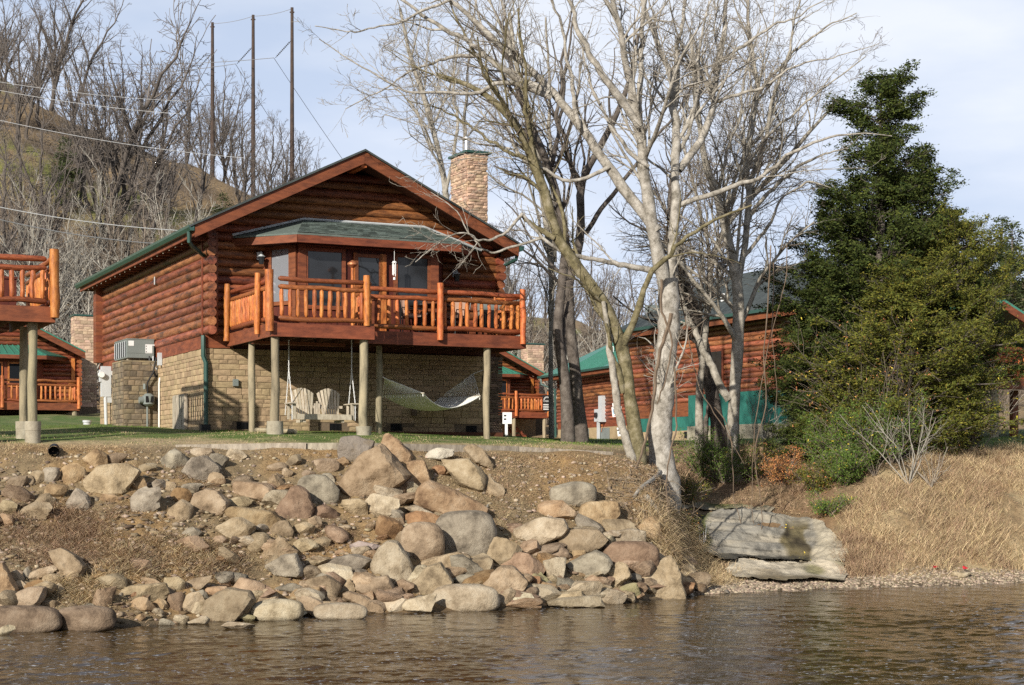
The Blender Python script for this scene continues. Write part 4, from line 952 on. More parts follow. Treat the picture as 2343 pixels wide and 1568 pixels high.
text('7', .55, (-.06,-.35,-.95), M['baluster'], c2, rot=(math.pi/2,0,-math.pi/2), name='house_number').location = (-.10, t_+.2, w_-.95)
def banner(px0, px1, py0, py1, Z, label, draw, tilt=.12):
    x = ((px0+px1)/2-1171)/F*Z; w_ = (px1-px0)/F*Z; h_ = (py1-py0)/F*Z
    s_ = empty('yard_sign', (x, Z, zy(py1, Z)), -.25, label=label, cat='sign'); s_.rotation_euler = (0, -tilt, -.2)
    MB().box(-w_/2,w_/2,-.01,.01,0,h_).build('panel', M['white'], s_)
    if draw == 1:
        MB().box(-w_*.12,w_*.42,-.016,-.011,h_*.66,h_*.8).build('print', M['blueprint'], s_); MB().box(-w_*.40,-w_*.22,-.016,-.011,h_*.28,h_*.8).build('emblem', mat('blue_mark',(.3,.55,.8),None,8,.6,0), s_); MB().box(-w_*.4,w_*.45,-.016,-.011,h_*.08,h_*.16).build('print', M['redprint'], s_)
    if draw == 2:
        text('FOR', h_*.3, (-w_*.05,-.012,h_*.6), M['ink'], s_) if False else None
        for (a, b_) in ((-.3,.62),(.12,.62),(-.1,.28),(.25,.28)): MB().box(w_*a-.05,w_*a+.07,-.016,-.011,h_*b_,h_*(b_+.16)).build('print', M['ink'], s_)
    return s_
banner(1401,1424,931,953,74,'square poster with blue and pink print leaning on the cabin wall behind the trunks',1)
banner(1401,1419,922,930,74.2,'small blank white card above the blue and pink poster',0)
banner(1413,1427,978,998,73,'small white notice with black marks low by the stone foundation behind the trunks',2)
# ---------------- right hand cabin with dark roof and teal foundation
c3z = 3.55
c3 = empty('log_cabin', (5.1, 70., c3z), RZ, label='large log cabin with dark shingle roof and teal painted foundation behind the right trees', cat='cabin')
L3 = 13.5                                                      # wall along -y from the far corner
e3 = 8.3 - c3z; lb3 = zy(915, 66) - c3z - .12
MB().box(.05,6.9,-L3,0,-.8,e3-.05).build('wall', M['soffit'], c3)
n_ = 15; pit = (e3 - .25 - lb3)/n_
for i in range(n_):
    wall_log(c3, (0,-L3-.2,lb3+pit*(i+.5)), (0,.35,lb3+pit*(i+.5)), pit*.55, M['log_side'], 10)
MB().box(-.04,.04,-L3,.05,lb3-.55,lb3-.003).build('band_beam', M['board'], c3)
MB().box(-.03,.045,-L3,.0,.45,lb3-.553).build('painted_wall', M['tealpaint'], c3)
MB().box(-.035,.048,-L3,.0,-.8,.447).build('block_footing', M['stone'], c3)
for px in (1550,1572,1640,1700,1760):
    pass
for i in range(16): MB().box(-.05,-.031,-.6-i*1.05,-.54-i*1.05,.45,lb3-.56).build('batten', M['tealpaint'], c3)
v_, w_ = Frame(5.1,70.,c3z).side(1572, 995, -.05); MB().box(-.05,-.036,v_-.25,v_+.25,w_-.13,w_+.13).build('vent', M['dark'], c3)
vA, wA = Frame(5.1,70.,c3z).side(1505+120, 860, -.14); MB().box(-.16,-.115,vA-.9,vA+.1,wA-.75,wA+1.0).build('window', M['board'], c3); MB().box(-.175,-.161,vA-.82,vA+.02,wA-.68,wA+.92).build('window_pane', M['glass'], c3)
mb = MB()
for (ua, ub) in ((-.75, 4.2), (4.2, 7.4)):
    a, b_ = e3 + .5*(0), e3 + .5*4.95
    wa_, wb_ = (a, b_) if ua < 0 else (b_, b_-1.6)
    mb.prism([(ua,-L3-1,wa_),(ub,-L3-1,wb_),(ub,-L3-1,wb_-.06),(ua,-L3-1,wa_-.06)], [(ua,.35,wa_),(ub,.35,wb_),(ub,.35,wb_-.06),(ua,.35,wa_-.06)])
mb.build('roof', M['darkshingle'], c3)
MB().box(-.75,-.70,-L3-1,.35,e3-.35,e3-.06).build('eave_board', M['board'], c3); MB().box(-.87,-.76,-L3-1,.38,e3-.12,e3).build('gutter', M['gutter'], c3)
MB().prism([(-.75,.30,e3-.3),(4.2,.30,e3+2.2),(4.2,.30,e3+2.4),(-.75,.30,e3-.05)], [(-.75,.34,e3-.3),(4.2,.34,e3+2.2),(4.2,.34,e3+2.4),(-.75,.34,e3-.05)]).build('rake_board', M['board'], c3)
MB().box(.9,1.02,-5.7,-5.58,e3+.75,e3+1.15).build('roof_vent', M['white'], c3)
MB().box(.9,1.6,-.0,.4,e3+.9,e3+1.2).build('roof_box', M['greymetal'], c3)
# ---------------- near deck at the left edge
fl = Frame(-9.14 - UX*7.0 + UY*-2.4, 32.6 - UY*7.0 - UX*-2.4, 3.10)
ld = empty('raised_deck', fl.world(7.0, -2.4, 0), RZ, label='high log-railed deck on round posts at the left edge of the picture', cat='deck')
fz = zy(705, 32.6) - 3.10
MB().box(-7,0,0,3.2,fz-.045,fz-.015).build('deck_floor', M['soffit'], ld)
for i in range(14): MB().box(-7,0,i*.148*1.5+.01,i*.148*1.5+.20,fz-.012,fz+.016).build('deck_board', M['board'], ld)
MB().box(-7,.05,-.05,-.004,fz-.29,fz+.02).build('rim_beam', M['board'], ld); MB().box(.005,.05,-.003,3.2,fz-.29,fz+.02).build('rim_beam', M['board'], ld)
railing(ld, (-2.3,0), (-.05,0), fz, nbal=11); railing(ld, (-5.0,0), (-2.3,0), fz, nbal=12); railing(ld, (0,.05), (0,3.1), fz, nbal=14)
rpost(ld, (.03,-.11), fz-.2, zy(572,32.6)-3.10, .09); rpost(ld, (-2.4,-.11), fz-.2, fz+1.15, .08)
MB().box(-6,-.35,2.2,2.27,fz+.02,fz+.78).build('privacy_wall', M['darkboard'], ld); MB().box(-6,-.33,2.17,2.3,fz+.781,fz+.83).build('cap_rail', M['darkboard'], ld)
for u in np.arange(-6.5, 0, .41): MB().box(u-.02,u+.02,.02,3.1,fz-.27,fz-.05).build('joist', M['soffit'], ld)
LF = Frame(*[float(c) for c in fl.world(7.0, -2.4, 0)])
for (px, v, fh) in ((75,.25,.42),(54,1.3,.35),(-40,.25,.42)):
    u, _ = LF.front(px, 900, v); x, y, z = LF.world(u, v); g = float(ground(x, y)) - LF.z
    cyl('support_post', M['treated'], ld, (u,v,g), (u,v,fz-.29), .088, 12, .008)
    MB().tube([(u,v,g-.3),(u,v,g+fh*.55),(u,v,g+fh*.56),(u,v,g+fh)], [.15,.155,.162,.16], 18).build('concrete_footing', M['concrete'], ld, smooth=True)
# ---------------- raised deck cabin at the right edge
Z4 = 56.; x4 = (2262-1171)/F*Z4; g4 = 3.5
c4 = empty('log_cabin', (x4, Z4, g4), RZ, label='log cabin on tall square posts at the right edge of the picture', cat='cabin')
f4 = zy(866, Z4) - g4
dk4 = MB().box(0,9,0,4,f4-.05,f4-.01).build('deck', M['board'], c4)
MB().box(-.05,9,-.06,-.004,f4-.34,f4+.02).build('rim_beam', M['board'], dk4); MB().box(-.05,-.005,-.003,4,f4-.34,f4+.02).build('rim_beam', M['board'], dk4)
railing(dk4, (0,0), (2.2,0), f4, nbal=9); railing(dk4, (2.2,0), (4.6,0), f4, nbal=9); railing(dk4, (0,.1), (0,3.8), f4, nbal=12); rpost(dk4, (2.2,-.1), f4-.2, f4+1.15)
for (px, v, m_) in ((2274,.1,'treated'),(2319,.8,'board'),(2420,.1,'treated')):
    u, _ = Frame(x4,Z4,g4).front(px, 900, v); x, y, z = Frame(x4,Z4,g4).world(u, v); g = float(ground(x,y)) - g4
    MB().box(u-.13,u+.13,v-.08,v+.08,g-.3,f4-.34).build('support_post', M[m_], dk4)
MB().box(-6.5,.6,4.0,9,-.6,.55).build('block_footing', M['concrete'], c4); MB().box(-6.45,.55,4.05,9,.551,f4-.36).build('painted_wall', M['tealpaint'], c4)
MB().box(1.6,7,2.6,6,f4,f4+1.2).build('wall', M['soffit'], c4)
for i in range(6): wall_log(c4, (1.6,2.55,f4+.12+i*.22), (7,2.55,f4+.12+i*.22), .12, M['log'], 10)
e4 = zy(730, Z4+2) - g4
MB().prism([(1.5,1.0,e4+.5),(7,1.0,e4-2.0),(7,1.0,e4-1.8),(1.5,1.0,e4+.7)], [(1.5,6,e4+.5),(7,6,e4-2.0),(7,6,e4-1.8),(1.5,6,e4+.7)]).build('roof', M['greenmetal'], c4)
MB().prism([(1.5,.94,e4+.3),(7,.94,e4-2.2),(7,.94,e4-1.92),(1.5,.94,e4+.58)], [(1.5,.99,e4+.3),(7,.99,e4-2.2),(7,.99,e4-1.92),(1.5,.99,e4+.58)]).build('rake_board', M['board'], c4)

# ------------------------------------------------------------------ riprap boulders
# (sheet, x0, y0, x1, y1, colour, shape[, outline]) read off four enlarged views of the bank
SHEETS = {'A': (0, 967.8, .3278), 'B': (423.4, 967.8, .3278), 'C': (786.3, 967.8, .3086), 'D': (1149.2, 1028.2, .27)}
ROCKS = [
 ('A',590,195,740,330,'o','a'),('A',740,215,890,300,'b','r'),('A',610,295,960,510,'t','a',[(610,400),(700,310),(880,295),(960,340),(900,440),(860,490),(700,510),(620,450)]),
 ('A',425,295,585,440,'o','r'),('A',300,320,415,430,'g','a'),('A',200,340,320,440,'t','a'),('A',170,370,235,450,'t','r'),('A',60,375,190,450,'b','r'),('A',20,440,215,570,'b','r'),
 ('A',-10,545,120,645,'t','a'),('A',310,430,465,545,'o','a'),('A',255,500,375,610,'b','r'),('A',475,470,620,630,'g','a'),('A',140,560,360,690,'t','a'),('A',-30,640,90,740,'o','a'),
 ('A',975,285,1090,350,'t','a'),('A',1115,190,1310,330,'g','r'),('A',905,380,1025,490,'o','a'),('A',1025,400,1160,480,'g','r'),('A',1155,415,1225,490,'t','r'),
 ('A',1270,425,1395,495,'g','r'),('A',1195,460,1330,560,'d','r'),('A',925,460,1110,645,'g','r'),('A',1165,545,1335,690,'t','r'),('A',1280,730,1400,800,'g','r'),('A',1240,795,1445,915,'r','r'),
 ('A',700,500,830,560,'o','a'),('A',355,880,585,1115,'t','a',[(355,900),(430,880),(520,930),(585,1000),(560,1080),(500,1115),(420,1040)]),('A',215,995,395,1100,'t','a',[(215,1040),(370,995),(395,1030),(300,1080),(225,1100)]),
 ('A',80,1035,160,1120,'t','r'),('A',165,1015,215,1110,'g','a'),('A',-20,990,120,1235,'o','a',[(-20,1000),(30,990),(120,1160),(110,1190),(30,1235),(-20,1150)]),('A',115,1105,190,1180,'t','a'),
 ('A',300,1060,435,1140,'t','r'),('A',190,1105,355,1230,'d','r'),('A',355,1125,445,1210,'t','a'),('A',-20,1140,300,1300,'b','a',[(-20,1290),(60,1220),(200,1150),(300,1145),(290,1230),(230,1300),(50,1300)]),
 ('A',690,1060,870,1165,'t','r'),('A',840,1125,1165,1245,'t','a',[(840,1180),(920,1140),(1140,1120),(1165,1190),(1130,1235),(890,1245)]),('A',660,1155,805,1330,'r','a'),('A',285,1240,400,1300,'t','a'),
 ('A',900,1220,1070,1310,'o','a'),('A',1065,1220,1165,1305,'o','a'),('A',-60,1290,395,1460,'b','R'),('A',400,1290,775,1450,'b','R'),('A',1145,1080,1285,1190,'t','r'),('A',1150,1190,1280,1330,'r','r'),
 ('A',1290,1070,1470,1170,'b','r'),('A',1350,1170,1450,1240,'g','r'),('A',1260,1190,1430,1345,'t','a'),('A',1325,1255,1430,1350,'c','a'),('A',1115,1365,1215,1410,'g','r'),('A',1215,1345,1315,1405,'c','a'),
 ('A',1320,1350,1455,1405,'c','r'),('A',940,1335,1010,1390,'o','a'),('A',-20,1415,95,1480,'c','a'),
 ('B',30,180,190,245,'c','a'),('B',290,185,425,270,'c','a'),('B',180,220,300,320,'g','r'),('B',-10,240,240,405,'g','a',[(-10,340),(60,245),(150,240),(240,320),(190,385),(80,405)]),
 ('B',160,350,270,440,'t','a'),('B',35,465,300,670,'t','a',[(35,620),(60,530),(140,465),(230,490),(300,555),(260,640),(120,670)]),('B',580,280,705,345,'b','r'),('B',705,225,805,310,'b','r'),
 ('B',915,255,1065,350,'b','r'),('B',1060,240,1140,310,'o','a'),('B',350,415,630,570,'p','a',[(350,430),(380,415),(560,430),(600,450),(630,530),(590,570),(500,540),(360,515)]),
 ('B',580,360,705,480,'p','r'),('B',680,320,750,390,'t','r'),('B',810,330,905,385,'b','r'),('B',955,355,1040,430,'g','r'),('B',805,380,1060,585,'g','R'),
 ('B',640,445,885,700,'r','a',[(640,610),(740,460),(790,445),(850,490),(885,600),(870,660),(760,700),(670,670)]),('B',630,475,690,560,'t','a'),('B',300,520,470,600,'t','a'),
 ('B',300,590,670,755,'o','a',[(300,610),(340,590),(600,620),(670,690),(650,740),(500,755),(420,720),(310,660)]),('B',590,690,750,815,'t','a'),('B',240,670,470,830,'t','a'),('B',195,790,280,855,'p','a'),
 ('B',220,875,365,1000,'t','r'),('B',750,700,895,800,'t','r'),('B',855,655,950,740,'t','a'),('B',890,580,1060,680,'r','r'),('B',520,805,765,985,'p','a'),
 ('B',565,915,815,1070,'g','a',[(565,1000),(680,930),(770,915),(815,1040),(800,1070),(640,1060)]),('B',760,810,920,900,'t','a'),('B',900,800,1010,880,'t','a'),('B',1150,830,1365,900,'v','a'),('B',1050,890,1130,925,'o','r'),
 ('B',1220,880,1350,950,'o','a'),('B',1010,925,1290,1040,'g','a'),('B',935,990,1160,1110,'c','r'),('B',1160,1020,1265,1090,'g','r'),('B',1100,540,1265,680,'t','a'),
 ('B',1075,100,1310,290,'k','a',[(1075,200),(1100,110),(1180,100),(1310,130),(1290,190),(1200,290),(1090,260)]),('B',225,1075,310,1160,'o','a'),('B',155,1145,285,1225,'o','a'),('B',320,1090,540,1220,'r','r'),
 ('B',640,1125,840,1195,'g','r'),('B',850,1075,1075,1220,'b','a'),('B',715,1145,945,1260,'o','a',[(715,1230),(780,1160),(930,1145),(945,1170),(830,1220),(740,1260)]),
 ('B',140,1165,470,1385,'b','a',[(140,1330),(170,1230),(290,1165),(440,1180),(470,1240),(440,1310),(340,1385),(160,1370)]),('B',490,1170,640,1290,'t','a'),('B',480,1240,800,1380,'c','R'),
 ('B',360,1335,480,1385,'m','r'),('B',795,1215,1010,1350,'t','r'),('B',990,1230,1095,1285,'b','r'),('B',920,1265,1245,1370,'c','R'),('B',1110,1180,1375,1325,'p','a',[(1110,1200),(1150,1180),(1250,1210),(1375,1280),(1370,1325),(1270,1310),(1130,1230)]),
 ('B',1075,1090,1180,1180,'t','r'),('B',270,1390,470,1440,'c','a'),
 ('C',-5,165,490,610,'p','a',[(-5,390),(20,340),(110,280),(180,180),(240,165),(300,200),(490,410),(480,490),(300,520),(170,610),(90,570),(0,480)]),
 ('C',280,80,500,300,'o','a',[(280,180),(310,95),(350,78),(400,130),(500,200),(490,290),(410,300)]),('C',440,290,635,505,'o','a',[(440,300),(590,290),(635,420),(580,480),(510,505),(490,410)]),
 ('C',580,190,805,305,'w','a',[(580,290),(640,210),(700,188),(805,205),(795,280),(700,275),(590,305)]),('C',855,165,1100,380,'t','a',[(855,240),(880,200),(960,165),(1020,195),(1100,310),(1090,370),(1050,380),(970,290)]),
 ('C',730,280,1040,530,'t','a',[(730,285),(920,285),(1000,340),(1040,410),(1030,510),(910,530),(850,450),(750,400)]),('C',1030,400,1180,545,'t','r'),
 ('C',545,430,1055,760,'o','a',[(545,600),(570,500),(660,430),(720,440),(880,530),(1055,600),(990,760),(800,700),(560,620)]),('C',170,540,400,735,'c','a'),('C',245,700,430,885,'d','a'),
 ('C',445,615,695,750,'c','a',[(445,640),(530,615),(640,660),(695,700),(680,750),(560,690)]),('C',420,665,700,820,'d','a'),('C',590,600,690,690,'c','r'),('C',375,810,490,910,'b','r'),
 ('C',445,760,725,1040,'b','R'),('C',700,680,1100,1000,'g','R'),('C',1080,865,1305,1090,'t','a'),('C',215,890,510,1240,'c','a',[(215,1060),(270,940),(330,890),(400,900),(500,1060),(505,1180),(480,1240),(380,1210),(230,1120)]),
 ('C',530,960,925,1120,'t','a',[(530,1080),(600,1020),(840,960),(925,1000),(800,1120),(640,1100)]),('C',895,985,1095,1175,'b','r'),('C',490,1045,795,1305,'b','a',[(490,1200),(620,1080),(710,1045),(795,1180),(770,1230),(630,1305),(500,1260)]),
 ('C',800,1130,985,1225,'g','r'),('C',1030,1065,1355,1320,'t','a',[(1030,1190),(1170,1070),(1250,1080),(1355,1180),(1300,1270),(1150,1320),(1100,1290)]),('C',1190,975,1475,1165,'r','a'),
 ('C',690,1210,1125,1395,'c','R'),('C',100,1135,370,1300,'b','a',[(100,1215),(150,1160),(320,1135),(370,1240),(340,1290),(220,1300),(110,1240)]),('C',275,1295,485,1405,'c','a'),('C',440,1275,670,1410,'c','a'),
 ('C',1130,1262,1410,1357,'c','a'),('C',1370,1120,1510,1215,'m','a'),
 ('D',425,290,770,480,'g','R'),('D',320,445,610,600,'o','a'),('D',640,450,980,660,'o','a',[(640,610),(680,480),(750,455),(960,450),(980,550),(940,610),(790,655),(660,650)]),
 ('D',105,590,540,820,'c','a',[(105,680),(330,590),(500,600),(540,680),(490,740),(290,820),(120,740)]),('D',480,680,870,910,'t','a',[(480,790),(530,700),(720,680),(800,690),(870,770),(820,830),(620,910)]),('D',590,860,700,945,'o','a'),
 ('D',800,600,1115,720,'b','a'),('D',1120,590,1330,800,'o','r'),('D',840,680,1195,815,'c','a',[(840,710),(1090,680),(1195,700),(1190,815),(930,805),(870,760)]),('D',860,800,1290,1040,'r','R'),('D',1180,800,1290,980,'g','r'),
 ('D',300,830,570,960,'b','r'),('D',565,870,915,1130,'g','a',[(565,970),(780,870),(860,900),(915,970),(880,1050),(730,1120),(600,1100)]),('D',355,930,600,1180,'c','a',[(355,960),(460,930),(560,940),(600,1050),(510,1110),(500,1180),(400,1130)]),
 ('D',215,1050,385,1165,'m','a'),('D',820,960,1080,1195,'t','a',[(820,1180),(840,1070),(980,960),(1040,985),(1080,1080),(940,1180),(880,1195)]),('D',1000,1140,1160,1260,'m','r'),
 ('D',1160,915,1535,1280,'t','a',[(1160,1270),(1180,1080),(1240,1000),(1420,915),(1470,980),(1500,1090),(1535,1180),(1520,1265),(1390,1280)]),('D',1380,850,1520,960,'o','r'),('D',1480,910,1640,1055,'r','r'),
 ('D',1500,1055,1745,1215,'b','r'),('D',1535,1215,1620,1252,'w','a'),('D',500,1125,820,1260,'c','a'),('D',180,1155,500,1310,'c','a'),('D',350,1240,840,1345,'c','a',[(350,1310),(500,1260),(800,1240),(840,1330),(600,1340)]),
 ('D',830,1195,1040,1315,'c','a'),('D',1050,1060,1175,1160,'k','r'),
]
RC = {'o': ((.43,.275,.145),(.25,.14,.07),(.52,.375,.23),'orange-tan'), 't': ((.40,.295,.18),(.22,.155,.09),(.49,.39,.265),'tan'), 'b': ((.31,.22,.145),(.17,.115,.075),(.39,.30,.21),'brown'),
      'g': ((.31,.27,.215),(.17,.145,.115),(.41,.37,.30),'grey'), 'c': ((.55,.45,.31),(.34,.255,.155),(.63,.55,.41),'cream'), 'r': ((.33,.205,.13),(.18,.105,.066),(.42,.285,.19),'reddish-brown'),
      'p': ((.42,.28,.175),(.26,.155,.085),(.52,.375,.25),'pinkish-tan'), 'd': ((.33,.155,.06),(.20,.09,.04),(.40,.22,.10),'rust-brown'), 'w': ((.72,.66,.54),(.55,.48,.36),(.76,.70,.6),'white'),
      'm': ((.38,.34,.17),(.24,.21,.11),(.44,.38,.22),'olive'), 'k': ((.20,.18,.17),(.30,.24,.17),(.12,.11,.11),'dark grey'), 'v': ((.29,.235,.235),(.18,.14,.14),(.36,.3,.29),'purple-grey')}
for k_, (c1_, c2_, c3_, nm_) in list(RC.items()):
    bl = lambda c, t, a=.34: tuple(x*(1-a) + y*a for x, y in zip(c, t))
    c1_, c2_, c3_ = [q*.80 for q in bl(c1_, (.33,.26,.165))], [q*.66 for q in bl(c2_, (.17,.13,.08))], [q*.86 for q in bl(c3_, (.44,.355,.235))]; c1_, c2_, c3_ = tuple(c1_), tuple(c2_), tuple(c3_); RC[k_] = (c1_, c2_, c3_, nm_)
    m_ = mat('rock_' + nm_.replace('-', '_').replace(' ', '_'), c3_, c2_, 3.2, .92, 1.0, 8, objvar=.2, c3=c1_, detail=10, bdist=.05, spec=.25)
    M['rock_'+k_] = m_
def ico(n):
    import bmesh
    bm = bmesh.new(); bmesh.ops.create_icosphere(bm, subdivisions=n, radius=1); V = np.array([v.co for v in bm.verts]); Fc = np.array([[v.index for v in f.verts] for f in bm.faces]); bm.free()
    return V, Fc
ICO = {n: ico(n) for n in (1, 2, 3, 4)}
def noise3(V, s, g, n=5):
    r = np.zeros(len(V))
    for _ in range(n):
        k = g.normal(0, 1, 3); k /= np.linalg.norm(k); r += np.sin(V@k*s*g.uniform(.6,1.6) + g.uniform(0,6.28) + np.sin(V@g.normal(0,1,3)*s*.6))
    return r/n
def rock_shape(w, h, d, shape, outline, seed, lvl):
    g = np.random.default_rng(seed); V, Fc = ICO[lvl]
    hw, hh, hd = w/2, h/2, d/2
    pl = []
    if shape == 'a':
        if outline:
            pts = np.array(outline, float); n = len(pts)
            for i in range(n):
                a, b_ = pts[i], pts[(i+1) % n]; e = b_-a; nn = np.array((e[1], -e[0])); nn /= (np.linalg.norm(nn)+1e-9)
                dist = nn@a
                if dist < 0: nn, dist = -nn, -dist
                for t in (g.uniform(-.55,-.15), g.uniform(.1,.5)):
                    q = np.array((nn[0], t, nn[1])); L_ = np.linalg.norm(q); pl.append((q/L_, (dist + abs(t)*hd*g.uniform(.3,.6))/L_))
                pl.append((np.array((nn[0], 0, nn[1])), dist*1.0))
            pl.append((np.array((g.uniform(-.25,.25), -1, g.uniform(.1,.5))), hd*g.uniform(.75,.95))); pl.append((np.array((g.uniform(-.5,.5), -1, g.uniform(-.5,.1))), hd*.9)); pl.append((np.array((0,1.,0)), hd))
        else:
            for i in range(19):
                q = g.normal(0, 1, 3); q /= np.linalg.norm(q); pl.append((q, g.uniform(.66, 1.0)))
        p = 60.
    if shape == 'a' and outline:
        acc = np.zeros(len(V))
        for q, dd in pl:
            q = q/np.linalg.norm(q); acc += np.maximum(V@q, 0)**p/ max(dd, .02)**p
        r = acc**(-1/p); S = V*r[:, None]
        S += V*(noise3(V, 5, g)*.035*min(w,h))[:, None] + V*(noise3(V, 14, g)*.014*min(w,h))[:, None]
    else:
        if shape == 'a':
            acc = np.zeros(len(V))
            for q, dd in pl: acc += np.maximum(V@q, 0)**p/dd**p
            r = acc**(-1/p); S = V*r[:, None]
        else:
            e = 2.4 if shape == 'r' else 2.9
            if shape == 'r':
                acc = np.zeros(len(V))
                for _ in range(15):
                    q = g.normal(0, 1, 3); q /= np.linalg.norm(q); acc += np.maximum(V@q, 0)**26/g.uniform(.66, 1)**26
                r = acc**(-1/26)
            else: r = (np.abs(V)**e).sum(1)**(-1/e)
            S = V*r[:, None]
            for _ in range(2):
                q = g.normal(0, 1, 3); q /= np.linalg.norm(q); dd = S@q; lim = g.uniform(.78, .92); S -= q*np.maximum(dd-lim, 0)[:, None]*.8
        S = S*(1 + .07*noise3(V, 2.2, g) + .025*noise3(V, 7, g) + (.018 if shape == 'a' else .006)*noise3(V, 16, g))[:, None]
        lo, hi = S.min(0), S.max(0); S = (S - (lo+hi)/2)/(hi-lo)*np.array((w, d, h))
    return S, Fc
def zone_of(px, py):
    v = 'at the top of the bank' if py < 1065 else 'high on the bank' if py < 1130 else 'midway down the bank' if py < 1230 else 'low on the bank' if py < 1340 else 'at the water line'
    hz = ('at the left picture edge' if px < 60 else 'below the far left deck' if px < 180 else 'below the electric panel' if px < 275 else 'below the air conditioner' if px < 380 else
          'below the downspout' if px < 520 else 'below the left deck posts' if px < 660 else 'below the porch swing' if px < 790 else 'under the middle deck post' if px < 880 else
          'below the hammock' if px < 1060 else 'below the right deck post' if px < 1180 else 'below the distant sign' if px < 1290 else 'below the green roofed cabin' if px < 1420 else 'beside the tree roots')
    return v, hz
recs = []
for i, R_ in enumerate(ROCKS):
    sh, x0, y0, x1, y1, cc, shp = R_[:7]; ol = R_[7] if len(R_) > 7 else None
    ox, oy, s = SHEETS[sh]; ax, ay, bx, by = ox+x0*s, oy+y0*s, ox+x1*s, oy+y1*s
    cx, cy = (ax+bx)/2, (ay+by)/2
    X, Y, Z = hit(cx, min(cy + (by-ay)*.18, 1440))
    Yw = 9750./(max(by, 1300)-HZ)
    if by > 1375: Y = min(Y, Yw + .25*(bx-ax)/F*Y)
    w, h = (bx-ax)/F*Y, (by-ay)/F*Y
    d = min(max(.75*(w+h)/2, .5*w), 1.25*h+.2)
    Y -= d*.12
    c_ = P(cx, cy, Y); w, h = w*1.18, h*1.2
    if ol:
        pts = [((ox+a*s-cx)/F*Y*1.13, -(oy+b_*s-cy)/F*Y*1.13) for a, b_ in ol]
    else: pts = None
    S, Fc = rock_shape(w, h, d, shp, pts, 100+i, 4 if w > .6 else 3)
    me = npmesh('boulder', S, Fc, 3)
    if shp == 'r': me.set_sharp_from_angle(angle=math.radians(28))
    nm = 'boulder' if w > .45 else 'stone'
    o = link(nm, me, M['rock_'+cc], smooth=True); o.location = c_
    if shp == 'a': me.set_sharp_from_angle(angle=math.radians(17))
    recs.append(dict(o=o, px=cx, py=cy, w=w, h=h, c=RC[cc][3], s='rounded' if shp in 'rR' else ('angular' if h > .5*w else 'flat angular'), nm=nm))
SPECIAL = {('C',-5,165):'biggest boulder of the bank, huge pinkish-tan angular block with dark underside', ('C',280,80):'orange pointed boulder standing above the lawn timber, beside the dark one',
 ('B',1075,100):'dark grey and brown boulder on top of the bank under the middle deck post', ('C',545,430):'broad smooth orange slab half buried below the hammock', ('C',700,680):'large smooth grey egg-shaped boulder lying diagonally below the hammock',
 ('C',445,760):'round brown boulder touching the big grey egg-shaped one', ('C',690,1210):'big cream loaf-shaped boulder sitting at the water line below the hammock', ('D',1160,915):'tall pointed tan boulder in the water at the right end of the riprap',
 ('D',425,290):'smooth grey boulder alone in the dry grass near the tree, highest on the right', ('C',580,190):'white flat boulder just under the lawn timber below the hammock', ('D',840,680):'flat cream block lying on the reddish boulder near the tree',
 ('D',860,800):'big reddish-brown boulder under the flat cream block', ('A',-60,1290):'long brown rounded boulder in the water at the lower left corner', ('A',400,1290):'long brown rounded boulder in the water, second from the left edge',
 ('B',300,590):'overhanging orange-tan slab with dark gap beneath, below the left deck posts', ('B',640,445):'reddish triangular boulder right of the overhanging slab', ('B',805,380):'large grey flat-faced boulder right of the reddish triangular one',
 ('C',420,665):'dark rust-brown rock face under a cream slab', ('A',610,295):'large tan boulder with chipped cream face high on the left bank', ('C',215,890):'tall jagged cream-ochre boulder low on the bank below the middle deck post'}
for r_, R_ in zip(recs, ROCKS):
    v, hz = zone_of(r_['px'], r_['py'])
    size = 'big' if r_['w'] > .95 else 'medium' if r_['w'] > .55 else 'small'
    r_['l'] = SPECIAL.get(R_[:3]) or f"{size} {r_['c']} {r_['s']} {'boulder' if r_['nm']=='boulder' else 'stone'} {v}, {hz}"
from collections import defaultdict
by = defaultdict(list)
for r_ in recs: by[r_['l']].append(r_)
ORD = ['first', 'second', 'third', 'fourth', 'fifth', 'sixth']
for l, rs_ in by.items():
    rs_.sort(key=lambda q: q['px'])
    for k_, q in enumerate(rs_):
        lab = l
        if len(rs_) == 2: lab = l + (', the left one' if k_ == 0 else ', the right one')
        elif len(rs_) > 2: lab = l + f', {ORD[min(k_,5)]} from left'
        tag(q['o'], lab, 'boulder' if q['nm'] == 'boulder' else 'stone', 'riprap boulders on the river bank')
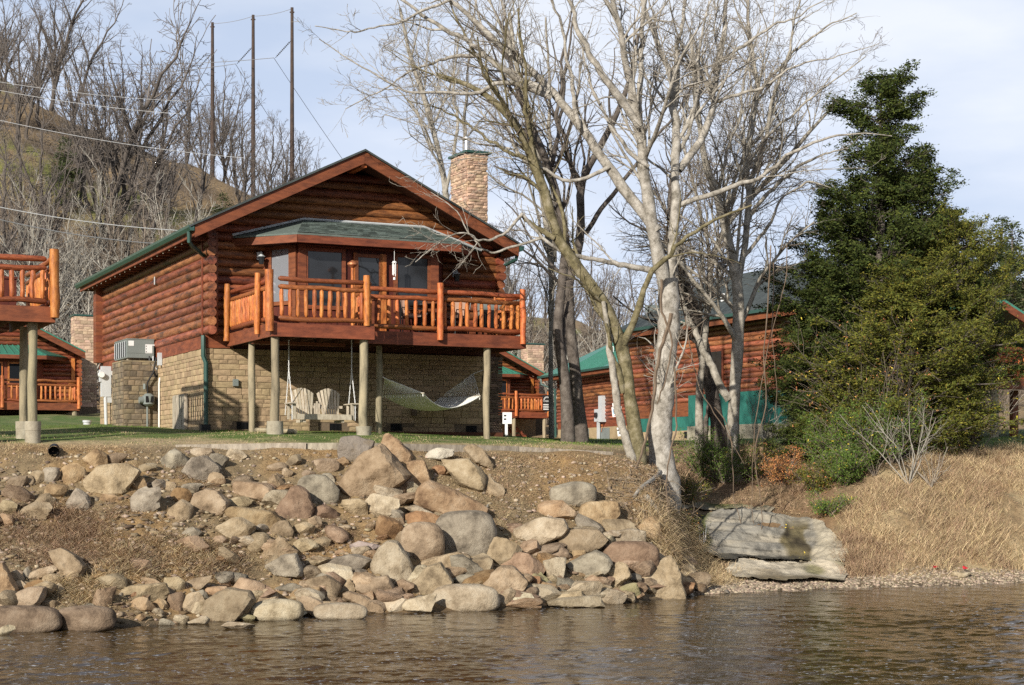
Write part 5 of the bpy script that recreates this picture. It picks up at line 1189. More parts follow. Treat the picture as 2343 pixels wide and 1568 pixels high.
# small loose stones between them, individually placed
fill_mesh = []
for k in range(10):
    g = np.random.default_rng(900+k); S, Fc = rock_shape(1, .72, .85, 'a' if k % 2 else 'r', None, 900+k, 2); fill_mesh.append((S, Fc))
FM = {}
cl = 'tbgcopdr'
nfill = 0
while nfill < 200:
    px = rnd.uniform(-80, 1600) if rnd.random() < .5 else rnd.choice((rnd.uniform(450,1120), rnd.uniform(1150,1560))); top = 1078 if px < 1050 else 1190
    if px > 1450: top = 1250
    bot = 9750/27 if 0 else np.interp(px, [0,420,850,1250,1560,1640],[1436,1420,1398,1385,1362,1352])
    py = rnd.uniform(top, bot) if rnd.random() < .6 else bot - abs(rnd.gauss(0, 45))
    if py < top: continue
    if 20 < px < 470 and 1160 < py < 1285 and rnd.random() < .75: continue
    X, Y, Z = hit(px, py); s = rnd.choice((.26,.32,.38,.44,.52,.58)) * rnd.uniform(.8,1.2); k = rnd.randrange(10); cc = rnd.choice(cl)
    if (k, cc) not in FM:
        me = npmesh('stone', fill_mesh[k][0], fill_mesh[k][1], 3); me.materials.append(M['rock_'+cc]); me.polygons.foreach_set('use_smooth', np.ones(len(me.polygons), bool)); me.set_sharp_from_angle(angle=.7); FM[(k, cc)] = me
    o = bpy.data.objects.new('stone', FM[(k, cc)]); col.objects.link(o); o.location = (X, Y, max(Z, 0) + s*.12); o.scale = (s*rnd.uniform(.9,1.5), s, s*rnd.uniform(.6,1))
    o.rotation_euler = (rnd.uniform(-.4,.4), rnd.uniform(-.4,.4), rnd.uniform(0,6.28))
    v, hz = zone_of(px, py)
    tag(o, f"little {RC[cc][3]} loose stone between boulders {v}", 'stone', f"loose {RC[cc][3]} stones {v}"); nfill += 1
# gravel and small pebbles: past counting
RUB = True
def scatter_pebbles(n, sampler, smin, smax, mname, name, lvl=1):
    V, Fc = ICO[lvl]; P_ = sampler(n); n = len(P_)
    s = nr.uniform(smin, smax, n)**1.0; sc = np.stack([s*nr.uniform(.8,1.5,n), s*nr.uniform(.7,1.2,n), s*nr.uniform(.45,.8,n)], 1)
    a = nr.uniform(0, 6.28, n); ca, sa = np.cos(a), np.sin(a)
    J = V[None]*(1 + nr.uniform(-.22,.22,(n, len(V), 1)))*sc[:, None]
    X = J[..., 0]*ca[:, None] - J[..., 1]*sa[:, None]; Yv = J[..., 0]*sa[:, None] + J[..., 1]*ca[:, None]
    Q = np.stack([X, Yv, J[..., 2]], -1) + P_[:, None]
    Ff = (Fc[None] + (np.arange(n)*len(V))[:, None, None]).reshape(-1, 3)
    me = npmesh(name, Q.reshape(-1, 3), Ff, 3)
    return link(name, me, M[mname], kind='stuff')
def region(pxa, pxb, fa, fb, ya=24., yb=46.):
    """random ground points whose frame position lies in a band; rejection on the real ground"""
    def f(n):
        out = np.zeros((0, 3))
        while len(out) < n:
            m_ = n*3; Y = nr.uniform(ya, yb, m_); px = nr.uniform(pxa, pxb, m_); X = (px-1171)/F*Y; g = ground(X, Y); py = HZ - (g-CZ)*F/Y
            ok = (py > fa(px)) & (py < fb(px)) & (g > -.05)
            out = np.concatenate([out, np.stack([X, Y, g], 1)[ok]])
        return out[:n]
    return f
def fn(xs, ys): return lambda p: np.interp(p, xs, ys)
M['gravel'] = mat('gravel', (.40,.32,.235), (.20,.15,.105), 1, .9, 0, islvar=.5)
scatter_pebbles(2600, region(1560, 1960, fn([1560,1700,1960],[1330,1316,1325]), fn([1560,1960],[1362,1350]), 33, 37), .012, .05, 'gravel', 'gravel')
scatter_pebbles(2600, region(1940, 2500, fn([1940,2100,2342,2500],[1320,1296,1305,1305]), fn([1940,2500],[1352,1345]), 34, 39), .010, .045, 'gravel', 'gravel')
scatter_pebbles(3000, region(-100, 1560, fn([-100,400,1560],[1040,1030,1055]), fn([-100,850,1560],[1440,1400,1370]), 25, 37), .012, .06, 'gravel', 'gravel')
for cc_, n__ in (('t', 420), ('b', 420), ('c', 200), ('o', 160)):
    V0, F0 = fill_mesh[rnd.randrange(0, 10)]; ICO[9] = (V0, F0)
    M['rubble_'+cc_] = mat('rubble_'+cc_, RC[cc_][0], RC[cc_][1], 5, .92, .6, 10, islvar=.3)
    scatter_pebbles(n__, region(-80, 1600, fn([-80,1000,1100,1600],[1075,1090,1190,1250]), fn([-80,420,850,1250,1600],[1440,1425,1400,1388,1360]), 25, 38), .07, .2, 'rubble_'+cc_, 'rubble', lvl=9)
# ------------------------------------------------------------------ creek bedrock
def patch(name, pxs, rows, colf, nz, m, rows_n=60, cols_n=170, rough=.03, **k):
    """rows: list of (t, fn px->frame y, fn px->distance)"""
    px = np.linspace(pxs[0], pxs[1], cols_n); ts = np.array([r[0] for r in rows])
    T = np.linspace(ts[0], ts[-1], rows_n)
    PY = np.array([[np.interp(t, ts, [r[1](p) for r in rows]) for p in px] for t in T]); ZZ = np.array([[np.interp(t, ts, [r[2](p) for r in rows]) for p in px] for t in T])
    PXg = np.repeat(px[None], rows_n, 0)
    X = (PXg-1171)/F*ZZ; Zh = CZ + (HZ-PY)/F*ZZ
    d_ = rough*smoothnoise(X*1.0, Zh*5, 2.5, nz) + rough*.5*smoothnoise(X*1.5, Zh*16, 4, nz+1) + rough*.25*smoothnoise(X*5, Zh*30, 6, nz+2)
    Yd = ZZ - np.abs(d_)*1.6; Zh = Zh + d_*.6
    idx = np.arange(X.size).reshape(X.shape); fc = np.stack([idx[:-1,:-1], idx[:-1,1:], idx[1:,1:], idx[1:,:-1]], -1).reshape(-1,4)
    me = npmesh(name, np.stack([X, Yd, Zh], -1).reshape(-1,3), fc, 4)
    C_ = colf(PXg, PY, X, Zh); set_col(me, C_.reshape(-1,3)); return link(name, me, m, smooth=True, **k)
M['bedrock'] = mat('layered_bedrock', (1.25,1.25,1.25), (.50,.50,.50), 2.4, .75, .8, 7, stretch=(.8,1,1.8), attr='tint', detail=12, bdist=.08, spec=.4)
def ledge(name, poly, seed, colf, lift, sx=1.):
    """a rock sheet that follows the ground inside an irregular outline, with bedding steps"""
    px = np.arange(1560, 1965, 1.7); yy = np.arange(33.6, 41.5, .035); PXg, YYg = np.meshgrid(px, yy); X = (PXg-1171)/F*YYg; Z = ground(X, YYg)
    PY = HZ - (Z-CZ)*F/YYg; qx = PXg + 7*smoothnoise(X, YYg, 4, seed+3) + 3*smoothnoise(X, YYg, 15, seed+4); qy = PY + 4*smoothnoise(X, YYg, 5, seed+5) + 2*smoothnoise(X, YYg, 17, seed+6)
    ins = np.zeros(X.shape, bool); n = len(poly)
    for i in range(n):
        (x1, y1), (x2, y2) = poly[i], poly[(i+1) % n]; c = ((y1 > qy) != (y2 > qy)) & (qx < (x2-x1)*(qy-y1)/((y2-y1) or 1e-9) + x1); ins ^= c
    t = Z*3.1 + .5*smoothnoise(X*.6, YYg, 1.5, seed) + .25*X; st = (t - np.floor(t)); step = np.where(st < .85, st*.06, .051 - (st-.85)*.34)
    Zn = Z + lift + step*1.5 + .05*smoothnoise(X, YYg, 2.2, seed+1) + .012*smoothnoise(X, YYg, 11, seed+2)
    Yn = YYg - .09*smoothnoise(X*1.3, Z*6, 2.5, seed+7)
    idx = np.arange(X.size).reshape(X.shape); m4 = ins[:-1,:-1] & ins[:-1,1:] & ins[1:,1:] & ins[1:,:-1]
    fc = np.stack([idx[:-1,:-1], idx[:-1,1:], idx[1:,1:], idx[1:,:-1]], -1)[m4]
    used = np.unique(fc); mp_ = np.zeros(X.size, int); mp_[used] = np.arange(len(used)); V = np.stack([X, Yn, Zn], -1).reshape(-1,3)[used]
    me = npmesh(name, V, mp_[fc], 4); set_col(me, colf(PXg, PY, X, Z).reshape(-1,3)[used]); return link(name, me, M['bedrock'], smooth=True, kind='structure')
def colr(PXg, PY, X, Zh):
    nn = smoothnoise(X, Zh*3, 2.4, 71); n2_ = smoothnoise(X*3, Zh*3, 3, 72); n3_ = smoothnoise(X*.6, Zh*9, 3, 73)
    base = np.ones(PXg.shape+(3,))*np.array((.30,.275,.225)); base = cmix(base, np.array((.40,.345,.255)), np.clip(n3_*1.5, 0, 1)); base = cmix(base, np.array((.17,.16,.14)), np.clip(-n3_*1.6+nn*.4, 0, .8))
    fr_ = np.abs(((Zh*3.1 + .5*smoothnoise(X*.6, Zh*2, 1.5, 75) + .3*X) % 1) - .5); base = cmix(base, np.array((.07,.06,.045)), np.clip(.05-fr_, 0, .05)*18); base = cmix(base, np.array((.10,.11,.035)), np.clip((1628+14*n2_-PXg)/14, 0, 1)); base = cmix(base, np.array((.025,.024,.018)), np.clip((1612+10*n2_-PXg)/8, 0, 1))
    mm = np.clip((PXg-1790-16*nn-8*n2_)/9, 0, 1)*np.clip((1852+14*nn+8*n2_-PXg)/9, 0, 1)*np.clip((PY-1190)/20, 0, 1); base = cmix(base, np.array((.13,.10,.035)), mm*.85); base = cmix(base, np.array((.05,.038,.02)), mm*np.clip(n2_*2.5+.3, 0, 1))
    base = cmix(base, np.array((.44,.385,.285)), np.clip((PXg-1858+12*nn)/10, 0, 1)*.85)
    base = cmix(base, np.array((.045,.04,.028)), np.clip((PY-1274+3*n2_)/4, 0, 1)*np.clip((1855-PXg)/12, 0, 1)*.9)  # shadow along the ledge foot, put into the rock colour
    return base
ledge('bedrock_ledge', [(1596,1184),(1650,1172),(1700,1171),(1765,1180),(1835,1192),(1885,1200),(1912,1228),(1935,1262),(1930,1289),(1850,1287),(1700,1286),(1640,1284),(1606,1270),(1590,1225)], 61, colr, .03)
def colr2(PXg, PY, X, Zh):
    nn = smoothnoise(X, Zh*6, 3, 81); n2_ = smoothnoise(X*3, Zh*9, 2, 82)
    base = np.ones(PXg.shape+(3,))*np.array((.60,.52,.39)); base = cmix(base, np.array((.36,.295,.2)), np.clip(nn*1.8+n2_*.5, 0, .9)); base = cmix(base, np.array((.22,.20,.09)), np.clip((PXg-1800)/50, 0, 1)*np.clip(n2_*2+nn, 0, .8))
    return cmix(base, np.array((.12,.09,.045)), np.clip((PY-1326)/8, 0, 1)*.85)
ledge('bedrock_ledge', [(1648,1312),(1690,1290),(1760,1294),(1840,1298),(1875,1291),(1932,1290),(1938,1318),(1925,1341),(1870,1336),(1800,1339),(1730,1334),(1680,1330)], 91, colr2, .05)
def colr3(PXg, PY, X, Zh): return cmix(np.ones(PXg.shape+(3,))*np.array((.36,.31,.22)), np.array((.10,.11,.03)), np.clip(smoothnoise(X, Zh*3, 3, 131)*2+.2, 0, 1))
ledge('bedrock_ledge', [(1545,1158),(1600,1154),(1700,1158),(1770,1164),(1760,1174),(1660,1170),(1560,1174)], 121, colr3, .04)
pool = MB(); A = [P(1690,1287,36.9), P(1850,1289,37.0), P(1880,1296,36.4), P(1800,1296,36.3), P(1700,1290,36.45)]
zz = A[0][2]; 
for p in A: p[2] = zz + .01
pool.add(A, [(0,1,2,3,4)]); pool.build('creek_pool', wm, kind='structure')
# falling water, thin threads
wf = MB()
for i in range(5):
    px = rnd.uniform(1596, 1616); y0 = rnd.uniform(1180, 1240); y1 = y0 + rnd.uniform(15, 45)
    Zd = lambda y: 37.6 - (y-1180)/105*1.2
    wf.tube([P(px, y0, Zd(y0)-.12), P(px+rnd.uniform(-3,3), (y0+y1)/2, Zd((y0+y1)/2)-.15), P(px+rnd.uniform(-4,4), y1, Zd(y1)-.14)], [.003,.007,.003], 4)
wf.build('waterfall', M['white'], None, label='thin white threads of a small waterfall left of the bedrock ledge', cat='waterfall', kind='stuff')
# slab pieces by the creek mouth
for (x0,y0,x1,y1,cc,lab) in ((1733,1330,1765,1344,'k','dark mossy rock at the creek mouth'),(1764,1329,1788,1339,'c','small cream stone at the creek mouth, right of the mossy rock'),(1655,1350,1668,1356,'k','tiny dark rock breaking the water off the gravel bar')):
    Y = 9750/(y1-HZ); S, Fc = rock_shape((x1-x0)/F*Y,(y1-y0)/F*Y*1.3,.5,'a',None,int(x0),3); me = npmesh('stone', S, Fc, 3); o = link('stone', me, M['rock_'+cc], smooth=True, label=lab, cat='stone'); o.location = P((x0+x1)/2,(y0+y1)/2,Y)
for (px, py, s, lab) in ((2205,1309,.11,'red rag lying in the dry grass of the right bank'),(2137,1303,.06,'small red scrap left of the red rag on the right bank')):
    X, Y, Z = hit(px, py); mb = MB(); 
    pts = [(rnd.uniform(-s,s), rnd.uniform(-.05,.05), rnd.uniform(0,s*1.3)) for _ in range(8)]
    for i in range(6): mb.add([pts[i], pts[i+1], pts[i+2] if i < 6 else pts[0]], [(0,1,2)])
    o = mb.build('red_rag', M['cloth'], None, label=lab, cat='rag'); o.location = (X, Y-.12, Z+.03)
x, y, z = hit(2200, 1334-15); S, Fc = rock_shape(.5,.14,.35,'r',None,77,3); o = link('stone', npmesh('stone', S, Fc, 3), M['rock_c'], smooth=True, label='flat pale stone on the gravel bar under the right bank', cat='stone'); o.location = (x, y, z+.04)
# ------------------------------------------------------------------ trees
def tubes(paths, radii, sides=4):
    """many branches at once: paths (n,K,3), radii (n,K)"""
    n, K, _ = paths.shape
    T = np.empty_like(paths); T[:, 1:-1] = paths[:, 2:] - paths[:, :-2]; T[:, 0] = paths[:, 1] - paths[:, 0]; T[:, -1] = paths[:, -1] - paths[:, -2]
    T /= np.linalg.norm(T, axis=2, keepdims=True) + 1e-9
    ref = np.where(np.abs(T[:, :1, 2:3]) > .9, np.array((1., 0, 0)), np.array((0, 0, 1.)))
    A = np.cross(T, np.broadcast_to(ref, T.shape)); A /= np.linalg.norm(A, axis=2, keepdims=True) + 1e-9; B = np.cross(A, T)
    q = np.arange(sides)*2*math.pi/sides
    V = paths[:, :, None] + radii[:, :, None, None]*(A[:, :, None]*np.cos(q)[:, None] + B[:, :, None]*np.sin(q)[:, None])
    i = np.arange(K-1)[:, None]*sides; k = np.arange(sides)[None]
    f = np.stack([i+k, i+(k+1)%sides, i+sides+(k+1)%sides, i+sides+k], -1).reshape(-1, 4)
    Ff = f[None] + (np.arange(n)*K*sides)[:, None, None]
    return V.reshape(-1, 3), Ff.reshape(-1, 4)
def merge(parts):
    Vs, Fs, n = [], [], 0
    for V, Fc in parts: Vs.append(V); Fs.append(Fc+n); n += len(V)
    return np.concatenate(Vs), np.concatenate(Fs)
def resample(p, r, K):
    p = np.asarray(p, float); s = np.concatenate([[0], np.cumsum(np.linalg.norm(np.diff(p, axis=0), axis=1))]); t = np.linspace(0, s[-1], K)
    # smooth the corners a little by interpolating twice
    q = np.stack([np.interp(t, s, p[:, k]) for k in range(3)], 1); rr = np.interp(t, s, r)
    for _ in range(2): q[1:-1] = q[1:-1]*.5 + (q[:-2] + q[2:])*.25
    return q, rr
def sprout(PP, RR, g, dens, tmin, lf, ang, rf, grav, wig, K, lmax=9, lmin=.15, up=.0, tmax=1., flat=1.):
    """children of every branch"""
    n, Kp, _ = PP.shape
    seg = np.linalg.norm(np.diff(PP, axis=1), axis=2); Ln = seg.sum(1)
    cnt = g.poisson(np.maximum(Ln*dens*(1-tmin), .0)); cnt = np.maximum(cnt, 1)
    par = np.repeat(np.arange(n), cnt); m = len(par)
    t = tmin + (tmax-tmin)*g.random(m); x = t*(Kp-1); i = np.minimum(x.astype(int), Kp-2); fr_ = (x-i)[:, None]
    pos = PP[par, i]*(1-fr_) + PP[par, i+1]*fr_; tan = PP[par, i+1] - PP[par, i]; tan /= np.linalg.norm(tan, axis=1, keepdims=True) + 1e-9
    pr = RR[par, i]*(1-fr_[:, 0]) + RR[par, i+1]*fr_[:, 0]
    v = g.normal(0, 1, (m, 3)); v -= (v*tan).sum(1, keepdims=True)*tan; v[:, 2] += up; v[:, 1] *= flat; v /= np.linalg.norm(v, axis=1, keepdims=True) + 1e-9
    a = np.radians(g.uniform(ang[0], ang[1], m))[:, None]
    d = tan*np.cos(a) + v*np.sin(a)
    Lc = np.clip(Ln[par]*g.uniform(lf[0], lf[1], m)*(1.15 - .75*t), lmin, lmax)
    out = np.zeros((m, K, 3)); out[:, 0] = pos; step = (Lc/(K-1))[:, None]
    for k in range(1, K):
        d = d + g.normal(0, wig, (m, 3)) + np.array((0, 0, grav))
        d /= np.linalg.norm(d, axis=1, keepdims=True); out[:, k] = out[:, k-1] + d*step
    r0 = np.minimum(pr*g.uniform(rf[0], rf[1], m), .006 + Lc*.018)
    rad = r0[:, None]*np.linspace(1, .28, K)[None]
    return out, np.maximum(rad, .0025)
def bark(name, c1, c2, c3=None, scale=3.2, bump=.7, moss=None):
    m = mat(name, c1, c2, scale*1.8, .9, bump, 14, stretch=(1,1,.9), c3=c3, detail=12, bdist=.05, spec=.2)
    return m
M['bark_white'] = bark('pale_sycamore_bark', (.50,.465,.41), (.13,.115,.09), (.33,.30,.255))
M['bark_pale'] = bark('pale_thicket_bark', (.47,.44,.38), (.25,.225,.185))
M['bark_grey'] = bark('grey_bark', (.46,.42,.355), (.15,.13,.10), (.31,.28,.23))
M['bark_moss'] = bark('mossy_bark', (.29,.25,.17), (.065,.055,.03), (.165,.14,.075))
M['bark_dark'] = bark('dark_bark', (.19,.165,.14), (.06,.05,.04), (.12,.10,.085))
M['bark_hill'] = bark('hill_tree_bark', (.13,.11,.095), (.06,.05,.043), None, 1)
M['twig_white'] = bark('pale_twig', (.43,.40,.345), (.26,.235,.195), None, 1.5, 0)
M['twig_grey'] = bark('grey_twig', (.42,.375,.31), (.20,.17,.135), None, 1.5, 0)
M['twig_brown'] = bark('brown_twig', (.24,.195,.155), (.13,.105,.08), None, 1.2, 0)
M['twig_hill'] = bark('hill_twig', (.20,.175,.155), (.12,.10,.088), None, .6, 0)
M['vine'] = mat('vine', (.20,.145,.10), (.11,.08,.055), 4, .9, .3)

def traced_tree(label, Z0, limbs, mtrunk, mtwig, seed, dens=(1.1,2.4,4.2,5.5), parts=None, kz=.22, scale=1., ground_fix=True, twiglen=1., name='bare_tree'):
    """limbs: [(px, py, radius px), ...] each; the first is the trunk, later ones start on an earlier one"""
    g = np.random.default_rng(seed); done = []; PPs = []; RRs = []
    for li, lim in enumerate(limbs):
        a = np.array(lim, float)
        if li == 0:
            hx = hit(a[0, 0], a[0, 1]-6); z = hx[1] if 28 < hx[1] < 55 and abs(hx[1]-Z0) < 4 else Z0; Z0 = z; slope = .03
        else:
            best = min(done, key=lambda q: np.min(np.hypot(q[:, 0]-a[0, 0], q[:, 1]-a[0, 1]))); k = np.argmin(np.hypot(best[:, 0]-a[0, 0], best[:, 1]-a[0, 1])); z = best[k, 2]; slope = g.uniform(-kz, kz)
        s = np.concatenate([[0], np.cumsum(np.hypot(*np.diff(a[:, :2], axis=0).T))])/F*Z0
        Zs = z + slope*s
        ss = np.linspace(0, s[-1], 40); done.append(np.stack([np.interp(ss, s, a[:, 0]), np.interp(ss, s, a[:, 1]), np.interp(ss, s, Zs)], 1))
        p3 = np.array([P(a[i, 0], a[i, 1], Zs[i]) for i in range(len(a))]); r3 = a[:, 2]/F*Zs
        L_ = s[-1]; K = 28
        q, rr = resample(p3, r3, K)
        w_ = np.cumsum(g.normal(0, 1, (K, 3)), 0); w_ -= np.linspace(0, 1, K)[:, None]*w_[-1]; q = q + w_*(.004 if li == 0 else .008)*min(L_, 4)*np.sin(np.linspace(0, math.pi, K))[:, None]
        if li == 0:
            rr[:5] *= (1.5, 1.32, 1.2, 1.1, 1.04); q[0, 2] -= .5; q[0, 1] += .1
        else: rr = rr*np.linspace(1, .62, K)
        rr = rr*(1 + .05*g.normal(0, 1, K))
        PPs.append(q); RRs.append(rr*(1 if li == 0 else .86))
    PP, RR = np.array(PPs), np.array(RRs)
    root = PP[0, 0].copy(); 
    o = empty(name, root.tolist(), 0, label=label, cat='tree')
    V, Fc = tubes(PP, RR, 12); me = npmesh('trunk', V-root, Fc, 4); link('trunk', me, M[mtrunk], o, smooth=True)
    L1 = sprout(PP, RR, g, dens[0]*1.6, .26, (.18*twiglen,.55*twiglen), (20,58), (.28,.6), .03, .14, 10, lmax=3.8, lmin=.8, up=.35)
    L2 = sprout(*L1, g, dens[1]*1.35, .10, (.28,.65), (20,58), (.45,.75), .01, .17, 7, lmax=1.9, lmin=.35)
    L3 = sprout(*L2, g, dens[2]*1.2, .08, (.35,.8), (20,58), (.55,.85), -.01, .2, 5, lmax=1.1, lmin=.22)
    L4 = sprout(*L3, g, dens[3]*.85, .1, (.35,.8), (20,58), (.6,.95), -.02, .2, 4, lmax=.6, lmin=.14)
    L3 = (L3[0], np.maximum(L3[1], .0048)); L4 = (L4[0], np.maximum(L4[1], .0036))
    V, Fc = merge([tubes(*L1, 6), tubes(*L2, 4)]); me = npmesh('branches', V-root, Fc, 4); link('branches', me, M[mtrunk], o, smooth=True)
    V, Fc = merge([tubes(*L3, 3), tubes(*L4, 3)]); me = npmesh('twigs', V-root, Fc, 4); link('twigs', me, M[mtwig], o, kind='stuff')
    return o
# big pale sycamore
syc = [
 [(1518,1112,30),(1512,1050,27),(1508,980,27),(1522,870,25),(1531,760,24),(1530,680,24),(1526,640,24)],
 [(1524,660,20),(1508,600,19),(1500,540,19),(1494,486,18),(1484,382,17),(1463,278,15),(1456,208,14),(1445,139,12),(1435,87,11),(1412,20,10),(1395,-60,8),(1370,-160,5)],
 [(1528,650,17),(1540,590,15),(1548,530,15),(1553,430,14),(1553,347,13),(1546,243,12),(1539,174,11),(1518,139,10),(1498,87,9),(1470,10,8),(1450,-90,5)],
 [(1553,390,11),(1571,364,11),(1605,312,11),(1633,236,10),(1650,139,9),(1664,35,8),(1672,-60,6),(1690,-160,4)],
 [(1463,278,9),(1460,208,9),(1464,120,8),(1467,20,8),(1475,-80,5)],
 [(1463,290,11),(1438,250,11),(1400,174,10),(1366,104,9),(1331,20,8),(1290,-60,6),(1240,-140,3)],
 [(1546,243,7),(1556,150,7),(1566,40,7),(1575,-70,5)],
 [(1502,530,16),(1478,490,16),(1450,465,15),(1394,382,15),(1325,295,14),(1255,208,12),(1168,128,11),(1100,60,10),(1030,0,8),(960,-50,6),(880,-90,4)],
 [(1255,215,9),(1220,190,9),(1186,178,9),(1134,139,9),(1090,104,8),(995,52,7),(925,0,6),(840,-40,4)],
 [(1134,150,7),(1110,128,7),(1060,132,6),(1012,139,5),(950,162,4),(905,192,3),(850,220,2.5),(790,250,2)],
 [(1260,225,8),(1200,200,7),(1145,185,7),(1090,215,6),(1010,210,5),(930,205,4),(860,175,3.4),(790,130,2.6),(730,90,2)],
 [(1500,620,8),(1440,612,8),(1360,600,7),(1290,575,7),(1240,545,6),(1195,490,6)],
 [(1553,470,8),(1600,452,7),(1660,432,7),(1741,400,6),(1817,345,6),(1887,309,5),(1960,300,3),(2040,312,2)],
 [(1650,139,5),(1700,110,5),(1760,70,4),(1830,40,3),(1900,-10,2)],
 [(1633,236,5),(1690,215,5),(1770,190,4),(1850,150,3),(1930,130,2),(2010,100,1.5)],
 [(1484,382,6),(1440,350,6),(1400,300,5),(1370,230,5),(1345,150,4),(1320,60,3)],
 [(1553,347,6),(1580,300,6),(1592,220,5),(1600,130,5),(1620,30,4),(1640,-60,3)],
 [(1168,128,6),(1160,60,5),(1150,-10,5),(1135,-80,3)],
 [(1325,295,6),(1310,220,6),(1290,140,5),(1270,50,5),(1250,-40,4)],
 [(1030,0,4),(960,30,4),(880,60,3),(800,70,2.5),(720,60,2)],
 [(1195,490,5),(1150,540,4),(1100,548,3.4),(1050,520,3),(1000,560,2.2),(950,600,1.6)],
 [(1240,545,4),(1180,560,3.6),(1120,575,3),(1080,545,2.6),(1030,470,2),(985,440,1.6)],
 [(1394,382,6),(1340,410,5),(1270,420,5),(1200,380,4),(1130,345,3.4),(1050,330,3),(960,290,2.2),(880,262,1.8)],
]
traced_tree('huge pale many-stemmed sycamore leaning out over the bank, nearest tree to the river', 34.6, syc, 'bark_white', 'twig_grey', 5, dens=(1.2,2.1,4.1,5.4))
traced_tree('brown mossy leaning tree left of the pale sycamore, forking at cabin eave height', 36.2, [
 [(1462,1062,16),(1452,980,14),(1436,891,14),(1424,790,15),(1392,712,16),(1351,640,14),(1305,590,13),(1269,545,12),(1238,417,11),(1186,295,10),(1127,226,8),(1075,194,6),(1000,170,4)],
 [(1424,790,11),(1445,745,10),(1467,710,10),(1482,670,9),(1510,610,8),(1560,560,7),(1640,500,6),(1720,470,4)],
 [(1269,545,8),(1225,520,8),(1190,490,9)],
 [(1424,900,9),(1418,850,9),(1400,800,8),(1385,740,7)],
 [(1186,295,6),(1150,240,6),(1090,150,5),(1040,60,4),(1010,-40,3)],
 [(1238,417,7),(1215,340,7),(1200,250,6),(1190,140,5),(1185,20,4)],
 [(1225,370,5),(1160,350,5),(1080,300,4),(1000,250,3),(930,230,2)],
], 'bark_moss', 'twig_brown', 6, dens=(.7,1.6,2.8,3.6))
traced_tree('slim brown trunk rising beside the mossy leaning tree, low among the roots', 35.6, [
 [(1448,1058,9),(1430,1000,9),(1412,900,9),(1398,820,8),(1390,760,6),(1380,690,5)]], 'bark_grey', 'twig_brown', 16, dens=(.2,1.0,2,2))
traced_tree('dark trunk with bent base on the lawn, left of a pair near the distant sign', 40.5, [
 [(1300,1012,13),(1297,920,12),(1290,850,12),(1274,780,12),(1272,735,11),(1284,660,10),(1292,600,10),(1297,535,10),(1262,382,9),(1234,330,8),(1203,260,7),(1170,160,6),(1150,60,4)],
 [(1290,850,8),(1292,790,7),(1290,740,7),(1300,690,6)],
 [(1262,382,6),(1280,300,6),(1285,200,5),(1300,100,4),(1310,0,3)],
 [(1234,330,5),(1180,290,4),(1120,230,3),(1060,200,2)]], 'bark_dark', 'twig_brown', 7, dens=(.55,1.3,2.3,3.0))
traced_tree('tall dark straight trunk on the lawn, right of the pair near the green roofed cabin', 39.5, [
 [(1328,1018,15),(1324,930,13),(1316,850,13),(1304,740,13),(1300,660,12),(1312,590,11),(1339,535,10),(1330,470,9),(1325,434,9),(1353,365,8),(1405,278,7),(1440,190,5),(1460,80,4)],
 [(1325,434,7),(1300,350,7),(1290,260,6),(1300,150,5),(1310,40,4)],
 [(1339,535,7),(1390,460,7),(1440,395,6),(1500,330,5),(1560,250,4),(1600,160,3)],
 [(1312,590,6),(1280,520,6),(1240,440,5),(1180,400,4),(1130,380,3)]], 'bark_dark', 'twig_brown', 8, dens=(.55,1.3,2.3,3.0))
traced_tree('grey twin-stemmed tree in front of the teal foundation, with low diagonal side trunk', 41.0, [
 [(1684,1110,13),(1678,1040,12),(1676,950,13),(1684,850,13),(1690,740,13),(1688,650,13),(1682,620,12),(1668,570,10),(1655,500,9),(1640,450,9),(1612,380,8),(1600,300,6),(1590,200,5),(1580,80,4)],
 [(1668,915,11),(1640,870,11),(1618,829,11),(1590,770,10),(1562,718,9),(1550,650,8),(1545,590,6)],
 [(1688,640,10),(1700,590,9),(1708,520,9),(1712,430,9),(1713,340,8),(1722,230,8),(1718,110,7),(1712,0,6),(1705,-90,4)],
 [(1712,430,7),(1740,350,7),(1765,260,6),(1790,160,5),(1815,60,4),(1840,-40,3)],
 [(1708,500,6),(1760,440,6),(1830,380,5),(1880,350,4),(1940,340,2.5)],
 [(1700,590,5),(1750,530,5),(1790,460,4),(1850,415,4),(1900,430,2)],
 [(1655,500,6),(1690,420,6),(1750,330,5),(1830,250,4),(1900,190,3),(1980,130,2)],
 [(1722,230,5),(1770,170,5),(1840,100,4),(1900,60,3),(1960,30,2)],
 [(1640,450,5),(1660,360,5),(1690,270,5),(1700,170,4),(1740,60,3)],
], 'bark_grey', 'twig_brown', 9, dens=(1.25,2.3,3.8,4.6))
traced_tree('dark vine-wrapped trunk leaning behind the sycamore against the log wall', 43.0, [
 [(1650,1040,15),(1640,960,15),(1624,860,15),(1605,770,16),(1580,690,15),(1552,632,13),(1545,560,9),(1530,480,7),(1540,380,5)],
 [(1612,1050,8),(1614,980,8),(1618,900,8),(1608,820,7)]], 'bark_dark', 'twig_brown', 10, dens=(1.3,2.0,3.0,3.0))
traced_tree('thin dark multi-branched tree behind the sycamore, spreading toward the cedar', 46.0, [
 [(1600,1010,8),(1598,900,8),(1612,780,7),(1622,690,7),(1626,600,7),(1650,520,6),(1740,425,6),(1810,350,5),(1860,290,4),(1920,230,2)],
 [(1626,600,5),(1610,500,5),(1585,400,5),(1570,300,4),(1580,180,3)],
 [(1650,520,5),(1670,430,5),(1700,330,4),(1720,220,4),(1760,120,3)]], 'bark_grey', 'twig_brown', 12, dens=(1.3,2.3,3.8,4.5))
